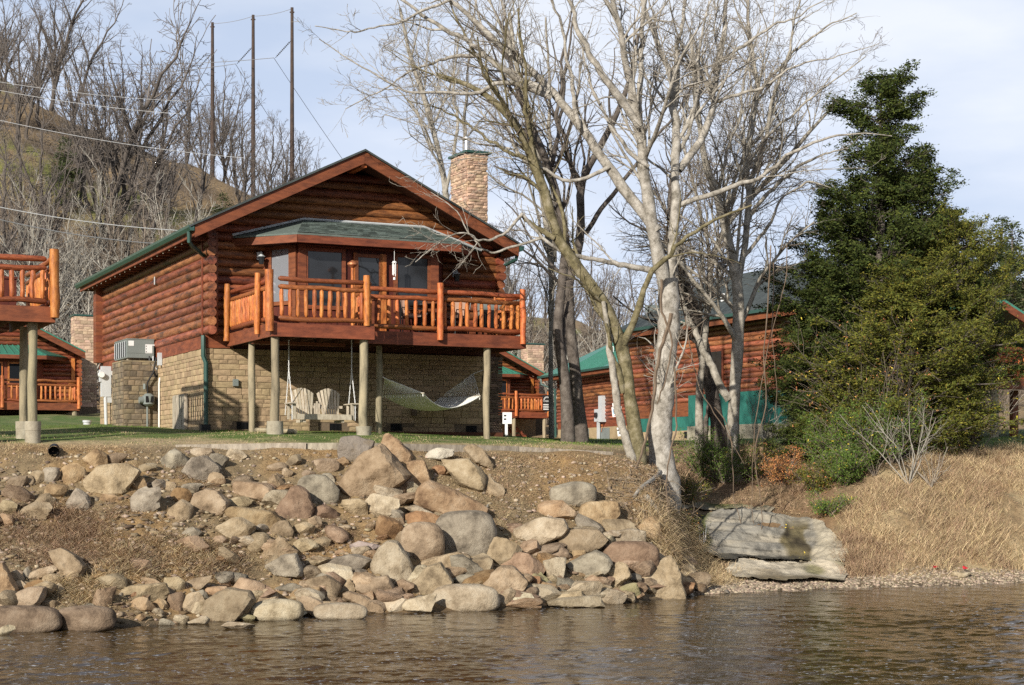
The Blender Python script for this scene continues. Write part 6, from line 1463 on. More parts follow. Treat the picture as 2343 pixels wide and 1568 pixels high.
traced_tree('slender grey tree behind the chimney, several upright stems', 52.0, [
 [(1030,640,7),(1022,540,7),(1018,450,7),(1000,350,6),(985,290,6),(972,240,6),(950,180,5),(930,100,4),(915,20,3)],
 [(1018,450,5),(1035,370,5),(1045,280,5),(1040,180,4),(1050,80,3)],
 [(1050,600,7),(1052,500,6),(1060,400,6),(1068,300,6),(1072,200,5),(1080,90,4),(1090,-20,3)],
 [(1000,350,4),(985,330,4),(955,270,3),(930,230,3),(890,190,2)]], 'bark_grey', 'twig_grey', 13, dens=(1.0,1.8,3.0,3.6))
traced_tree('tall straight grey tree right of the chimney with forked upper stems', 47.0, [
 [(1262,1000,5),(1260,900,5),(1262,780,5),(1266,700,6),(1268,600,8),(1252,520,8),(1240,420,8),(1225,330,7),(1200,240,6),(1180,140,5),(1165,30,4)],
 [(1268,600,7),(1262,500,7),(1258,380,6),(1250,280,6),(1255,160,5),(1248,40,4)],
 [(1240,420,5),(1190,350,5),(1150,260,4),(1120,170,3),(1100,70,2)]], 'bark_grey', 'twig_grey', 14, dens=(1.0,1.9,3.2,3.8))
# ---- trees further off: a few kinds, copied
def wild_tree(seed, H, r0, forks, spread, lean, mt, mtw, dens, tw=1.0, flare=.3, t0=.18, tr_=.0125):
    g = np.random.default_rng(seed); PPs = []; RRs = []
    K = 14
    t = np.linspace(0, 1, K)[:, None]; d = np.array((lean, g.uniform(-.1,.1), 1.)); p = t*d*H*.92 + np.cumsum(g.normal(0, .012*H, (K, 3)), 0)*(t > .05); PPs.append(p); RRs.append(r0*np.linspace(1, .15, K))
    for i in range(forks):
        h = g.uniform(t0, .6); k = int(h*(K-1)); a = g.uniform(0, 6.28); rr = RRs[0][k]*g.uniform(.5,.8); L_ = H*(1-h)*g.uniform(.6,.95)
        d = np.array((math.cos(a)*spread + lean*.6, math.sin(a)*spread, 1.)); d /= np.linalg.norm(d); q = [PPs[0][k]]
        for _ in range(K-1): d = d + g.normal(0, .06, 3) + np.array((0, 0, .03)); d /= np.linalg.norm(d); q.append(q[-1] + d*L_/(K-1))
        PPs.append(np.array(q)); RRs.append(rr*np.linspace(1, .15, K))
    PP, RR = np.array(PPs), np.array(RRs)
    L1 = sprout(PP, RR, g, dens[0], .15, (.18*tw,.45*tw), (20,55), (.3,.6), .03, .13, 7, lmax=H*.28, up=.4)
    L2 = sprout(*L1, g, dens[1], .1, (.3,.6), (20,60), (.5,.8), .02, .18, 5, lmax=H*.13, lmin=.3)
    L3 = sprout(*L2, g, dens[2], .1, (.35,.8), (20,60), (.6,.9), .0, .2, 4, lmax=H*.07, lmin=.25)
    V, Fc = tubes(PP, RR, 7); mt_ = npmesh('trunk', V, Fc, 4); mt_.materials.append(M[mt]); mt_.polygons.foreach_set('use_smooth', np.ones(len(mt_.polygons), bool))
    L3 = (L3[0], np.maximum(L3[1], tr_*.8)); L2 = (L2[0], np.maximum(L2[1], tr_)); L1 = (L1[0], np.maximum(L1[1], tr_*1.2))
    V, Fc = merge([tubes(*L1, 4), tubes(*L2, 3), tubes(*L3, 3)]); mc_ = npmesh('crown', V, Fc, 4); mc_.materials.append(M[mtw])
    return mt_, mc_
def plant(kind, x, y, s, rz, label, group, name='bare_tree', cat='tree', zoff=-.15):
    o = empty(name, (x, y, float(ground(x, y)) + zoff), rz, label=label, cat=cat, group=group); o.scale = (s, s, s)
    for nm, me in zip(('trunk', 'crown'), kind):
        c = bpy.data.objects.new(nm, me); col.objects.link(c); c.parent = o
    return o
KH = [wild_tree(40+i, 12, .17, 6, .45, lean, 'bark_hill', 'twig_hill', (1.5,2.5,3.6)) for i, lean in enumerate((.0,.32,-.08,.18))]
KW = [wild_tree(60+i, 8, .085, 12, 1.0, lean, 'bark_pale', 'twig_white', (1.4,2.2,2.5), 1.5, t0=.02, tr_=.011) for i, lean in enumerate((.1,-.1,.0))]
KB = [wild_tree(80+i, 7, .09, 6, .6, 0, 'twig_brown', 'twig_brown', (1.5,2.4,2.6), 1.2, t0=.04, tr_=.014) for i in range(3)]
def at_px(px, Y): return (px-1171)/F*Y, Y
# leaning dark trees on the ridge at left: (px of foot, distance, height px, kind)
ridge = [(208,104,700,1,'dark leaning tree on the hill slope, left of three that lean right'),(236,104,640,1,'dark leaning tree on the hill slope, middle of three that lean right'),(268,104,560,1,'dark leaning tree on the hill slope, right of three that lean right'),
 (100,100,520,0,'thin dark tree on the grassy hillside above the left cabin roof'),(64,100,500,2,'forked dark tree at the far left of the grassy hillside'),(330,112,520,3,'grey tree leaning right where the hill line drops'),(15,92,560,0,'tall grey tree at the left picture edge on the hill')]
for (px, Y, hp_, k, lab) in ridge:
    x, y = at_px(px, Y); plant(KH[k], x, y, hp_/F*Y/12, rnd.uniform(-.3,.3), lab, None)
for i in range(22):
    px = -60 + i*21 + rnd.uniform(-9, 9); Y = rnd.uniform(118, 152); x, y = at_px(px, Y)
    hpx = np.interp(px, [-60,100,250,420,520], [330,330,330,230,260])*rnd.uniform(.8,1.15)
    plant(KH[rnd.randrange(4)], x, y, hpx/F*Y/12, rnd.uniform(-.4,.4), 'bare grey tree on the skyline of the left hill', 'bare trees on the left ridge')
for i in range(24):
    px = 430 + i*19 + rnd.uniform(-8, 8); Y = rnd.uniform(128, 165); x, y = at_px(px, Y)
    hpx = np.interp(px, [430,560,650,760,900], [300,300,200,230,260])*rnd.uniform(.75,1.15)
    plant(KH[rnd.choice((0,2,3))], x, y, hpx/F*Y/12, rnd.uniform(0,6.28), 'bare grey tree on the ridge behind the cabin roof', 'bare trees behind the cabin roof')
for i in range(34):
    px = 900 + i*27 + rnd.uniform(-14, 14); Y = rnd.uniform(112, 190); x, y = at_px(px, Y)
    plant(KH[rnd.choice((0,2,3))], x, y, rnd.uniform(9, 14)/12, rnd.uniform(0,6.28), 'bare tree in the far wood right of the cabin', 'bare trees of the far wood')
pale = [(40,88),(110,90),(175,87),(240,92),(300,88),(360,94),(420,90),(480,93),(540,96),(15,96),(80,94),(140,98),(205,99),(270,101),(330,98),(390,102),(450,104),(510,103),(590,100),(560,92)]
for i, (px, Y) in enumerate(pale):
    x, y = at_px(px, Y); plant(KW[i % 3] if i % 5 < 3 else KB[i % 3], x, y, rnd.uniform(1.0,1.45), rnd.uniform(0,6.28), ('pale' if i % 5 < 3 else 'brownish') + ' bare many-stemmed tree on the slope behind the left cabins', ('pale' if i % 5 < 3 else 'brownish') + ' bare trees at the foot of the hill')
for i in range(16):
    px = 1150 + i*22 + rnd.uniform(-8,8); Y = rnd.uniform(97, 112); x, y = at_px(px, Y)
    plant((KW+KB)[i % 6], x, y, rnd.uniform(.8,1.2), rnd.uniform(0,6.28), 'pale bare thicket tree behind the green roofed cabins', 'pale trees behind the distant cabins')
# brown brush on the slopes: one mass
def brush(n, pxr, Yr, h, seed, mname, name, dens=(2.6,3.0)):
    g = np.random.default_rng(seed); Y = g.uniform(*Yr, n); X = (g.uniform(*pxr, n)-1171)/F*Y; Z = ground(X, Y) - .05
    K = 5; d = np.stack([g.normal(0,.35,n), g.normal(0,.35,n), np.ones(n)], 1); d /= np.linalg.norm(d, axis=1, keepdims=True); L_ = g.uniform(.5, 1, n)*h
    PPb = np.zeros((n, K, 3)); PPb[:, 0] = np.stack([X, Y, Z], 1)
    for k in range(1, K): d = d + g.normal(0, .14, (n, 3)); d /= np.linalg.norm(d, axis=1, keepdims=True); PPb[:, k] = PPb[:, k-1] + d*(L_/(K-1))[:, None]
    tk = max(h*.011, .016); RRb = np.repeat(np.linspace(tk*1.2, tk*.6, K)[None], n, 0)
    a = sprout(PPb, RRb, g, dens[0], .1, (.3,.7), (20,60), (.6,.9), 0, .2, 4, lmax=h*.5, lmin=.25); a = (a[0], np.maximum(a[1], tk*.6))
    b_ = sprout(*a, g, dens[1], .1, (.3,.7), (20,60), (.6,.9), 0, .2, 3, lmax=h*.3, lmin=.2); b_ = (b_[0], np.maximum(b_[1], tk*.5))
    V, Fc = merge([tubes(PPb, RRb, 3), tubes(*a, 3), tubes(*b_, 3)]); link(name, npmesh(name, V, Fc, 4), M[mname], kind='stuff')
brush(1500, (-80, 640), (84, 112), 2.2, 201, 'twig_hill', 'hillside_brush')
brush(3600, (-80, 640), (86, 150), 1.0, 205, 'twig_brown', 'hillside_brush', (1.6, 1.8))
brush(600, (-80, 640), (118, 150), 1.5, 202, 'twig_brown', 'hillside_brush')
brush(1500, (640, 1500), (112, 165), 2.8, 203, 'twig_hill', 'hillside_brush')
brush(600, (1350, 2400), (105, 150), 3.5, 204, 'twig_brown', 'hillside_brush')
# ---- evergreens
def leaf_mat(name, c1, c2, c3):
    m = mat(name, c1, c2, 1.7, .75, 0, c3=c3, detail=5, islvar=.4, spec=.15)
    return m
M['cedar'] = leaf_mat('cedar_foliage', (.10,.115,.022), (.022,.036,.012), (.05,.066,.015))
M['cedar_olive'] = leaf_mat('olive_cedar_foliage', (.20,.165,.026), (.045,.060,.014), (.105,.112,.02))
M['pine_far'] = leaf_mat('far_evergreen', (.075,.090,.03), (.035,.045,.018), (.05,.064,.024))
M['leaf_green'] = leaf_mat('privet_leaves', (.17,.24,.045), (.05,.09,.018), (.095,.15,.028))
M['leaf_yellow'] = leaf_mat('yellow_leaves', (.62,.47,.05), (.45,.3,.04), (.5,.4,.06))
M['leaf_rust'] = leaf_mat('rust_leaves', (.52,.22,.07), (.3,.12,.05), (.42,.2,.08))
def sprays(C_, g, size, n_per, flat=.5, droop=.15):
    """clusters of small pointed scale-leaf sprays around points"""
    n = len(C_)*n_per; c = np.repeat(C_, n_per, 0) + g.normal(0, 1, (n, 3))*size*np.array((1.3,1.3,.6))
    d = g.normal(0, 1, (n, 3)); d[:, 2] = d[:, 2]*flat + .25; d /= np.linalg.norm(d, axis=1, keepdims=True)
    s = np.cross(d, g.normal(0, 1, (n, 3))); s /= np.linalg.norm(s, axis=1, keepdims=True); L_ = size*g.uniform(.9, 2.2, n)[:, None]; W_ = size*g.uniform(.22, .45, n)[:, None]
    V = np.stack([c - d*L_*.4, c + s*W_, c + d*L_*.8, c - s*W_], 1)
    V[:, 2, 2] -= droop*size
    return V.reshape(-1, 3), (np.arange(n)*4)[:, None] + np.arange(4)[None]
def cedar(seed, H, Rmax, n_b, prof, size, n_per, mname, tiers=0, density=9., keep=.6):
    """returns trunk mesh, foliage mesh; prof maps height fraction to radius fraction"""
    g = np.random.default_rng(seed)
    n_b = int(n_b*.8); h = g.uniform(.03, .985, n_b)**.85; a = g.uniform(0, 6.283, n_b); R = Rmax*np.interp(h, *prof)*g.uniform(.45, 1.2, n_b)
    K = 7; d = np.stack([np.cos(a), np.sin(a), g.uniform(.05, .5, n_b)], 1); PPb = np.zeros((n_b, K, 3)); PPb[:, 0, 2] = h*H
    for k in range(1, K): PPb[:, k] = PPb[:, k-1] + d*(R/(K-1))[:, None]; d = d + np.stack([g.normal(0,.1,n_b), g.normal(0,.1,n_b), g.normal(0,.1,n_b)+.02], 1)
    RRb = np.clip(R*.014, .008, .05)[:, None]*np.linspace(1, .2, K)
    B2 = sprout(PPb, RRb, g, 4.2, .2, (.22,.5), (25,60), (.4,.7), .03, .15, 4, lmax=Rmax*.4, lmin=.12, up=.2)
    pts = []
    for (Q, w) in ((PPb, .35), (B2[0], .1)):
        n, k_, _ = Q.shape; Ls = np.linalg.norm(np.diff(Q, axis=1), axis=2).sum(1); c = g.poisson(Ls*density) + 1
        par = np.repeat(np.arange(n), c); t = w + (1-w)*g.random(len(par))**.7; x = t*(k_-1); i = np.minimum(x.astype(int), k_-2); f = (x-i)[:, None]; pts.append(Q[par, i]*(1-f) + Q[par, i+1]*f)
    C_ = np.concatenate(pts); nn_ = smoothnoise(C_[:,0]*1.0+C_[:,2]*.6, C_[:,1]+C_[:,2]*1.3, 3.2, seed) + .5*smoothnoise(C_[:,0]-C_[:,2], C_[:,1]*1.4, 7, seed+1)
    C_ = C_[nn_ + g.normal(0,.12,len(C_)) > -.22]; C_ = C_[g.random(len(C_)) < keep]
    V, Fc = sprays(np.repeat(C_, 3, 0) + g.normal(0, .09*size/.055, (len(C_)*3, 3))*np.array((1,1,.45)), g, size*.9, n_per, flat=.35)
    trunk = np.zeros((1, 12, 3)); trunk[0, :, 2] = np.linspace(-.3, H*.98, 12); trunk[0, :, :2] = np.cumsum(g.normal(0, .02, (12, 2)), 0)
    Vt, Ft = merge([tubes(trunk, (.022*H*np.linspace(1, .1, 12))[None], 8), tubes(PPb, RRb, 4), tubes(*B2, 3)])
    mt_ = npmesh('trunk', Vt, Ft, 4); mt_.materials.append(M['bark_dark']); mf = npmesh('foliage', V, Fc, 4); mf.materials.append(M[mname])
    return mt_, mf
def stand(meshes, px, Y, py_base, label, rz=0, sc=(1,1,1), name='cedar_tree', cat='tree', group=None, nm2=('trunk','foliage')):
    x = (px-1171)/F*Y; z = min(zy(py_base, Y), float(ground(x, Y))) if py_base is None or True else 0
    o = empty(name, (x, Y, float(ground(x, Y)) - .1), rz, label=label, cat=cat, group=group); o.scale = sc
    for nm, me in zip(nm2, meshes): c = bpy.data.objects.new(nm, me); col.objects.link(c); c.parent = o
    return o
Yc = 44.5
c1_ = cedar(301, 10.6, 2.9, 420, ([0,.06,.14,.25,.38,.5,.62,.70,.76,.81,.88,.95,1],[.35,.75,.95,1.0,.92,.80,.66,.52,.55,.22,.46,.32,.04]), .06, 7, 'cedar', density=9, keep=.8)
stand(c1_, 2005, Yc, 1020, 'tall dark green cedar towering above the right bank, highest evergreen', sc=(.9,.9,.975))
c2_ = cedar(302, 7.6, 2.3, 280, ([0,.08,.2,.5,.75,.9,1],[.4,.9,1,.85,.55,.3,.03]), .06, 7, 'cedar', density=8, keep=.8)
stand(c2_, 2110, Yc+2.2, 1020, 'dark cedar half hidden on the right side of the tallest cedar', sc=(1,1,1.12))
c3_ = cedar(303, 6.2, 2.5, 250, ([0,.1,.25,.5,.75,.9,1],[.15,.35,.75,1,.8,.5,.05]), .055, 5, 'cedar_olive', density=7.5, keep=.85)
stand(c3_, 2192, Yc-.6, 1020, 'broad olive-yellow cedar at the right, leaning over the post of the last cabin', sc=(.62,.8,1.05))
c4_ = cedar(304, 4.6, 2.5, 230, ([0,.12,.3,.6,.85,1],[.6,1,1,.85,.5,.1]), .052, 5, 'cedar_olive', density=7.5, keep=.85)
stand(c4_, 2065, 42.2, 1040, 'wide olive-green bushy cedar in front of the tallest cedar', sc=(1,1,1))
stand(c2_, 1868, 43.2, 1040, 'bushy dark cedar in front of the teal foundation, left of the evergreen group', rz=2.2, sc=(.62,.62,.66))
stand(c4_, 1925, 41.9, 1040, 'low olive cedar between the green shrubs and the dark bushy one', rz=1.2, sc=(.5,.5,.62))
stand(c3_, 2090, 42.6, 1040, 'olive cedar between the tall cedar and the right picture edge', rz=1.3, sc=(.7,.75,.86))
kf = cedar(305, 7.0, 1.5, 120, ([0,.1,.3,.6,.85,1],[.5,1,.95,.7,.35,.05]), .11, 5, 'pine_far', density=3)
for (px, Y, hp_, lab) in ((848,128,250,'dark conical cedar on the ridge behind the cabin peak'),(770,128,210,'brownish conical evergreen left of the cabin peak'),(510,122,160,'small dark evergreen between the first two power poles'),(725,125,130,'small dark evergreen right of the third power pole'),
    (980,125,180,'yellow-green small pine left of the chimney'),(1395,110,150,'yellow-green pine behind the mossy leaning tree'),(1190,112,170,'olive pine right of the big roof'),(148,120,170,'olive rust-tinged evergreen on the left hill crest'),(2315,150,330,'tall far evergreen at the right picture edge'),(2290,175,300,'second far evergreen at the right edge, behind the cedar'),(920,140,150,'small dark evergreen behind the right roof slope')):
    x, y = at_px(px, Y); s = hp_/F*Y/7.0; o = stand(kf, px, Y, 0, lab, rz=px*.7, sc=(s*1.1, s*1.1, s))
# ------------------------------------------------------------------ shrubs, grass, leaves, roots
def leafy_bush(px, Y, w, h, n, size, mname, label, seed, extra=(), z=None, name='leafy_shrub', stems=26):
    g = np.random.default_rng(seed); x = (px-1171)/F*Y; z = float(ground(x, Y)) if z is None else z
    K = 6; a = g.uniform(0, 6.28, stems); d = np.stack([np.cos(a)*w/h*.55, np.sin(a)*w/h*.45, np.ones(stems)], 1); d /= np.linalg.norm(d, axis=1, keepdims=True); L_ = g.uniform(.55,1,stems)*h
    Q = np.zeros((stems, K, 3))
    for k in range(1, K): d = d + g.normal(0,.16,(stems,3)) + np.array((0,0,-.03)); d /= np.linalg.norm(d, axis=1, keepdims=True); Q[:, k] = Q[:, k-1] + d*(L_/(K-1))[:, None]
    Rb = np.repeat(np.linspace(.014,.005,K)[None], stems, 0)
    L2 = sprout(Q, Rb, g, 5, .1, (.3,.7), (25,65), (.5,.8), 0, .2, 4, lmax=h*.5, lmin=.12); L2 = (L2[0], np.maximum(L2[1], .004))
    o = empty(name, (x, Y, z), 0, label=label, cat='shrub')
    V, Fc = merge([tubes(Q, Rb, 4), tubes(*L2, 3)]); link('stems', npmesh('stems', V, Fc, 4), M['twig_brown'], o)
    allp = L2[0].reshape(-1, 3); allp = allp[g.integers(0, len(allp), n)] + g.normal(0, .05, (n, 3))
    V, Fc = sprays(allp, g, size, 2, flat=1.); link('leaves', npmesh('leaves', V, Fc, 4), M[mname], o, kind='stuff')
    for (mn, nn, sz) in extra:
        pp = allp[g.integers(0, len(allp), nn)] + g.normal(0, .06, (nn, 3)); V, Fc = sprays(pp, g, sz, 1, flat=1.); link('leaves', npmesh('leaves', V, Fc, 4), M[mn], o, kind='stuff')
    return o
leafy_bush(1955, 40.6, 1.8, 1.9, 5200, .028, 'leaf_green', 'green leafy shrub with yellow leaves hanging over the right end of the rock ledge', 401, (('leaf_yellow', 260, .035),), z=None)
leafy_bush(1905, 41.3, 1.5, 1.6, 3400, .028, 'leaf_green', 'dense green shrub behind the rock ledge, below the bushy cedar', 402, (('leaf_yellow', 120, .032),))
leafy_bush(2040, 40.8, 1.6, 1.9, 3600, .028, 'leaf_green', 'green shrub with scattered yellow leaves behind the bare white twigs', 403, (('leaf_yellow', 160, .035),('leaf_rust',60,.035)))
leafy_bush(1655, 41.6, 1.6, 1.5, 3000, .027, 'leaf_green', 'low green thicket at the foot of the grey twin-stemmed tree', 404, (('leaf_yellow', 60, .03),))
leafy_bush(1600, 42.0, 1.2, 1.3, 1700, .026, 'leaf_green', 'small green shrub right of the sycamore foot', 405)
leafy_bush(1720, 42.2, 1.5, 1.2, 1500, .026, 'cedar_olive', 'dull olive thicket right of the twin-stemmed tree', 406, (('leaf_rust', 200, .03),))
leafy_bush(2215, 43.4, 1.0, 3.0, 1700, .032, 'leaf_green', 'yellowing vine-covered shrub against the olive cedar at the right', 407, (('leaf_yellow', 420, .045),('leaf_rust', 120, .045)))
leafy_bush(2160, 42.0, 1.3, 1.0, 1300, .026, 'cedar_olive', 'low olive shrub at the top of the right bank', 408, (('leaf_rust', 120, .03),))
leafy_bush(1990, 41.6, 2.0, 4.2, 600, .034, 'leaf_rust', 'rust-leaved bush twigs hanging inside the cedar group', 409, (('leaf_yellow', 200, .036),))
leafy_bush(1935, 39.9, 1.3, 1.2, 3200, .027, 'leaf_green', 'green shrub drooping over the right half of the rock ledge', 410, (('leaf_yellow', 160, .032),))
leafy_bush(1870, 40.4, 1.2, 1.0, 2200, .026, 'cedar_olive', 'olive brushy shrub on the leafy slope above the ledge', 411, (('leaf_rust', 300, .03),))
leafy_bush(1790, 41.6, 1.4, 1.1, 1800, .026, 'leaf_rust', 'rust-brown bramble on the slope between the two green thickets', 412)
leafy_bush(1570, 38.6, .8, .9, 1200, .024, 'cedar_olive', 'small mossy bramble on the dark side of the sycamore roots', 413, (('leaf_rust', 150, .026),))
leafy_bush(1900, 38.7, .95, .75, 1500, .024, 'leaf_green', 'small green shrub spilling over the right shoulder of the rock ledge', 414, (('leaf_yellow', 90, .028),('leaf_rust', 120, .026)))
leafy_bush(1578, 36.9, .6, .7, 900, .022, 'cedar_olive', 'mossy weeds beside the dark little waterfall', 415, (('leaf_rust', 160, .024),))
# bare white shrub at the top of the right bank
def bare_shrub(px, Y, h, w, label, seed, m='twig_white', stems=9, dens=(2.4,3.4)):
    g = np.random.default_rng(seed); x = (px-1171)/F*Y; z = float(ground(x, Y)) - .05; K = 8
    a = g.uniform(0, 6.28, stems); d = np.stack([np.cos(a)*w/h, np.sin(a)*w/h*.6, np.ones(stems)], 1); d /= np.linalg.norm(d, axis=1, keepdims=True); L_ = g.uniform(.6,1,stems)*h; Q = np.zeros((stems, K, 3))
    for k in range(1, K): d = d + g.normal(0,.12,(stems,3)); d /= np.linalg.norm(d, axis=1, keepdims=True); Q[:, k] = Q[:, k-1] + d*(L_/(K-1))[:, None]
    Rb = np.repeat(np.linspace(.015,.005,K)[None], stems, 0); L2 = sprout(Q, Rb, g, dens[0], .2, (.25,.6), (20,60), (.5,.8), .02, .15, 5, lmax=h*.5); L3 = sprout(*L2, g, dens[1], .1, (.3,.7), (20,60), (.6,.9), 0, .2, 4, lmax=h*.3, lmin=.1)
    o = empty('bare_shrub', (x, Y, z), 0, label=label, cat='shrub'); V, Fc = tubes(Q, Rb, 6); link('stems', npmesh('stems', V, Fc, 4), M[m], o, smooth=True)
    V, Fc = merge([tubes(*L2, 4), tubes(L3[0], np.maximum(L3[1], .003), 3)]); link('twigs', npmesh('twigs', V, Fc, 4), M[m], o, kind='stuff')
bare_shrub(2078, 39.6, 2.7, .8, 'bare whitish shrub standing on the right bank in front of the cedars', 501, stems=8)
bare_shrub(2130, 39.6, 1.2, .9, 'low bare grey shrub right of the whitish one on the right bank', 502, 'twig_grey')
bare_shrub(2000, 40.0, 1.4, .8, 'thin bare twigs at the left edge of the right bank', 503, 'twig_brown', 6)
bare_shrub(1745, 43.5, 2.6, .6, 'dry upright bare canes in front of the teal wall', 504, 'twig_white', 9)
bare_shrub(2050, 42.6, 2.4, .9, 'dead grey branches in the dark gap under the cedars', 505, 'twig_grey', 9)
bare_shrub(2240, 44.0, 3.6, .9, 'tangle of dead brown branches over the right cabin rail', 506, 'twig_grey', 8)
# white seed-head plant
g = np.random.default_rng(77); px_, Y_ = 2190, 43.3; x_ = (px_-1171)/F*Y_; z_ = float(ground(x_, Y_)); so = empty('seed_head_plant', (x_, Y_, z_), 0, label='weedy plant with fluffy white seed heads on the edge of the right lawn', cat='plant')
n_ = 34; Q = np.zeros((n_, 4, 3)); d = np.stack([g.normal(.05,.35,n_), g.normal(0,.2,n_), np.ones(n_)], 1)
for k in range(1, 4): Q[:, k] = Q[:, k-1] + d*(g.uniform(.10,.2,n_))[:, None]
V, Fc = tubes(Q, np.full((n_, 4), .004), 3); link('stalks', npmesh('stalks', V, Fc, 4), M['twig_grey'], so)
V, Fc = sprays(Q[:, -1], g, .022, 12, flat=1.); link('seed_heads', npmesh('seed_heads', V, Fc, 4), M['white'], so, kind='stuff')
# hanging vines
def vine(pts, Z, r, label):
    p3 = [P(a, b_, Z) for a, b_ in pts]; q, rr = resample(p3, np.linspace(r, r*.5, len(p3)), 22); q += np.cumsum(nr.normal(0, .014, q.shape), 0)
    MB().tube(q, rr, 5).build('vine', M['vine'], None, smooth=True, label=label, cat='vine', group='vines hanging over the creek')
vine([(1634,930),(1668,990),(1672,1060),(1682,1140),(1697,1185),(1708,1230),(1700,1270)], 38.2, .014, 'thin looping vine hanging in front of the ledge, leftmost of the creek vines')
vine([(1760,560),(1756,700),(1748,840),(1762,930),(1720,1010),(1735,1080),(1742,1150),(1752,1200),(1735,1245)], 38.0, .016, 'long pale vine ending in a hook over the rock ledge')
vine([(1770,600),(1768,760),(1740,900),(1728,1000),(1722,1100),(1728,1180),(1738,1245)], 38.3, .012, 'straight dark vine hanging beside the pale hooked one')
vine([(1800,560),(1795,650),(1762,760),(1775,860),(1768,960)], 40, .012, 'vine hanging down across the log wall left of the cedars')
vine([(1552,640),(1580,780),(1600,900),(1660,990),(1700,1060)], 37.5, .016, 'brown vine slanting from the sycamore toward the creek')
vine([(1545,840),(1556,980),(1536,1060),(1540,1180),(1543,1240)], 34.2, .022, 'brown vine hanging at the right side of the sycamore foot')
vine([(1536,720),(1515,800),(1492,900),(1480,1000),(1455,1075)], 34.0, .045, 'thick dark vine crossing the pale sycamore trunk diagonally')
vine([(1512,640),(1514,700),(1525,760),(1536,790),(1520,860),(1500,930)], 34.0, .03, 'twisted brown vine climbing the sycamore, above the thick one')
# ---- dry grass, as one mass per area
M['straw'] = mat('dry_straw', (.66,.52,.32), (.42,.30,.165), 1.2, .85, 0, islvar=.35, spec=.15)
M['straw_red'] = mat('reddish_dry_weeds', (.50,.35,.225), (.25,.16,.10), 1.2, .85, 0, islvar=.35, spec=.15)
M['grass'] = mat('green_grass', (.14,.22,.04), (.075,.12,.022), 1.0, .8, 0, islvar=.35, spec=.15)
M['litter'] = mat('leaf_litter', (.37,.265,.16), (.19,.125,.075), 1.0, .9, 0, islvar=.45, spec=.1)
def blades(base, g, h, w, lean, curl, mname, name, K=4, dirbias=(0,0)):
    pn = smoothnoise(base[:, 0], base[:, 1], 1.9, 55) + .5*smoothnoise(base[:, 0], base[:, 1], 5.3, 56)
    if h > .15: keep = pn + g.normal(0, .1, len(base)) > -.38; base = base[keep]; pn = pn[keep]
    n = len(base); a = g.uniform(0, 6.28, n) + (pn*3 if h > .15 else 0); L_ = h*g.uniform(.4, 1.15, n)*np.clip(.85 + pn*.8, .4, 1.35)
    d = np.stack([np.cos(a)*lean + dirbias[0], np.sin(a)*lean + dirbias[1], np.ones(n)*.9], 1) + g.normal(0, .18, (n, 3)); d /= np.linalg.norm(d, axis=1, keepdims=True)
    s = np.stack([-np.sin(a+g.normal(0,1,n)), np.cos(a+g.normal(0,1,n)), np.zeros(n)], 1); Pk = base.copy(); L = []; Wk = w*g.uniform(.7,1.3,n)
    for k in range(K):
        f = 1 - k/(K-1)*.85; L.append(Pk - s*(Wk*f)[:, None]*.5); L.append(Pk + s*(Wk*f)[:, None]*.5)
        Pk = Pk + d*(L_/(K-1))[:, None]; d = d + np.array((dirbias[0]*.3, dirbias[1]*.3, -curl)) + g.normal(0, .10, (n, 3)); d /= np.linalg.norm(d, axis=1, keepdims=True)
    V = np.stack(L, 1).reshape(-1, 3); i = np.arange(K-1)*2
    f = np.stack([i, i+1, i+3, i+2], 1); Ff = (f[None] + (np.arange(n)*2*K)[:, None, None]).reshape(-1, 4)
    return link(name, npmesh(name, V, Ff, 4), M[mname], kind='stuff')
def clumped(reg, n, per, sd, seed):
    g = np.random.default_rng(seed); c = reg(max(1, n//per)); b_ = np.repeat(c, per, 0)[:n]; b_ = b_ + np.concatenate([g.normal(0, sd, (len(b_), 2)), np.zeros((len(b_), 1))], 1); b_[:, 2] = ground(b_[:, 0], b_[:, 1]) - .02; return b_
g = np.random.default_rng(88)
box = lambda a, b_, c, d, ya=24., yb=46.: region(a, b_, lambda p: np.full_like(p, c), lambda p: np.full_like(p, d), ya, yb)
for i, (a, b_, c, d, n, m_, h_) in enumerate([(-40,170,1150,1300,5200,'straw_red',.34),(150,330,1165,1300,5200,'straw_red',.32),(230,480,1190,1330,5200,'straw',.34),(330,560,1200,1330,3600,'straw_red',.30),(110,245,1325,1410,3200,'straw',.26),
        (480,640,1170,1310,2600,'straw',.28),(690,840,1200,1300,1400,'straw_red',.2),(120,330,1070,1160,900,'straw',.25),(380,560,1060,1170,1100,'straw_red',.22),(260,420,1385,1430,700,'straw_red',.16),(1050,1180,1120,1240,900,'straw',.2)]):
    blades(clumped(box(a, b_, c, d), n, 14, .07, 600+i), g, h_*1.15, .012, 1.1, .42, m_, 'dry_grass')
blades(clumped(region(-60, 1480, fn([-60,400,850,1480],[1008,1030,1028,1050]), fn([-60,400,850,1200,1480],[1060,1080,1050,1190,1180])), 9000, 9, .08, 620), g, .09, .009, .6, .2, 'straw', 'dry_grass')
blades(clumped(region(1040, 1500, fn([1040,1500],[1040,1060]), fn([1040,1300,1500],[1150,1150,1220])), 4000, 9, .08, 621), g, .12, .009, .6, .2, 'straw_red', 'dry_grass')
# long pale grass falling over the rocks near the creek
blades(clumped(region(1470, 1600, fn([1470,1600],[1150,1240]), fn([1470,1600],[1260,1310]), 31, 38), 4200, 30, .10, 622), g, .62, .011, .4, .42, 'straw', 'dry_grass', K=5, dirbias=(.25,-.35))
blades(clumped(region(1560, 1690, fn([1560,1690],[1275,1305]), fn([1560,1690],[1345,1335]), 31, 38), 4200, 30, .10, 623), g, .48, .011, .5, .42, 'straw', 'dry_grass', K=5, dirbias=(.3,-.25))
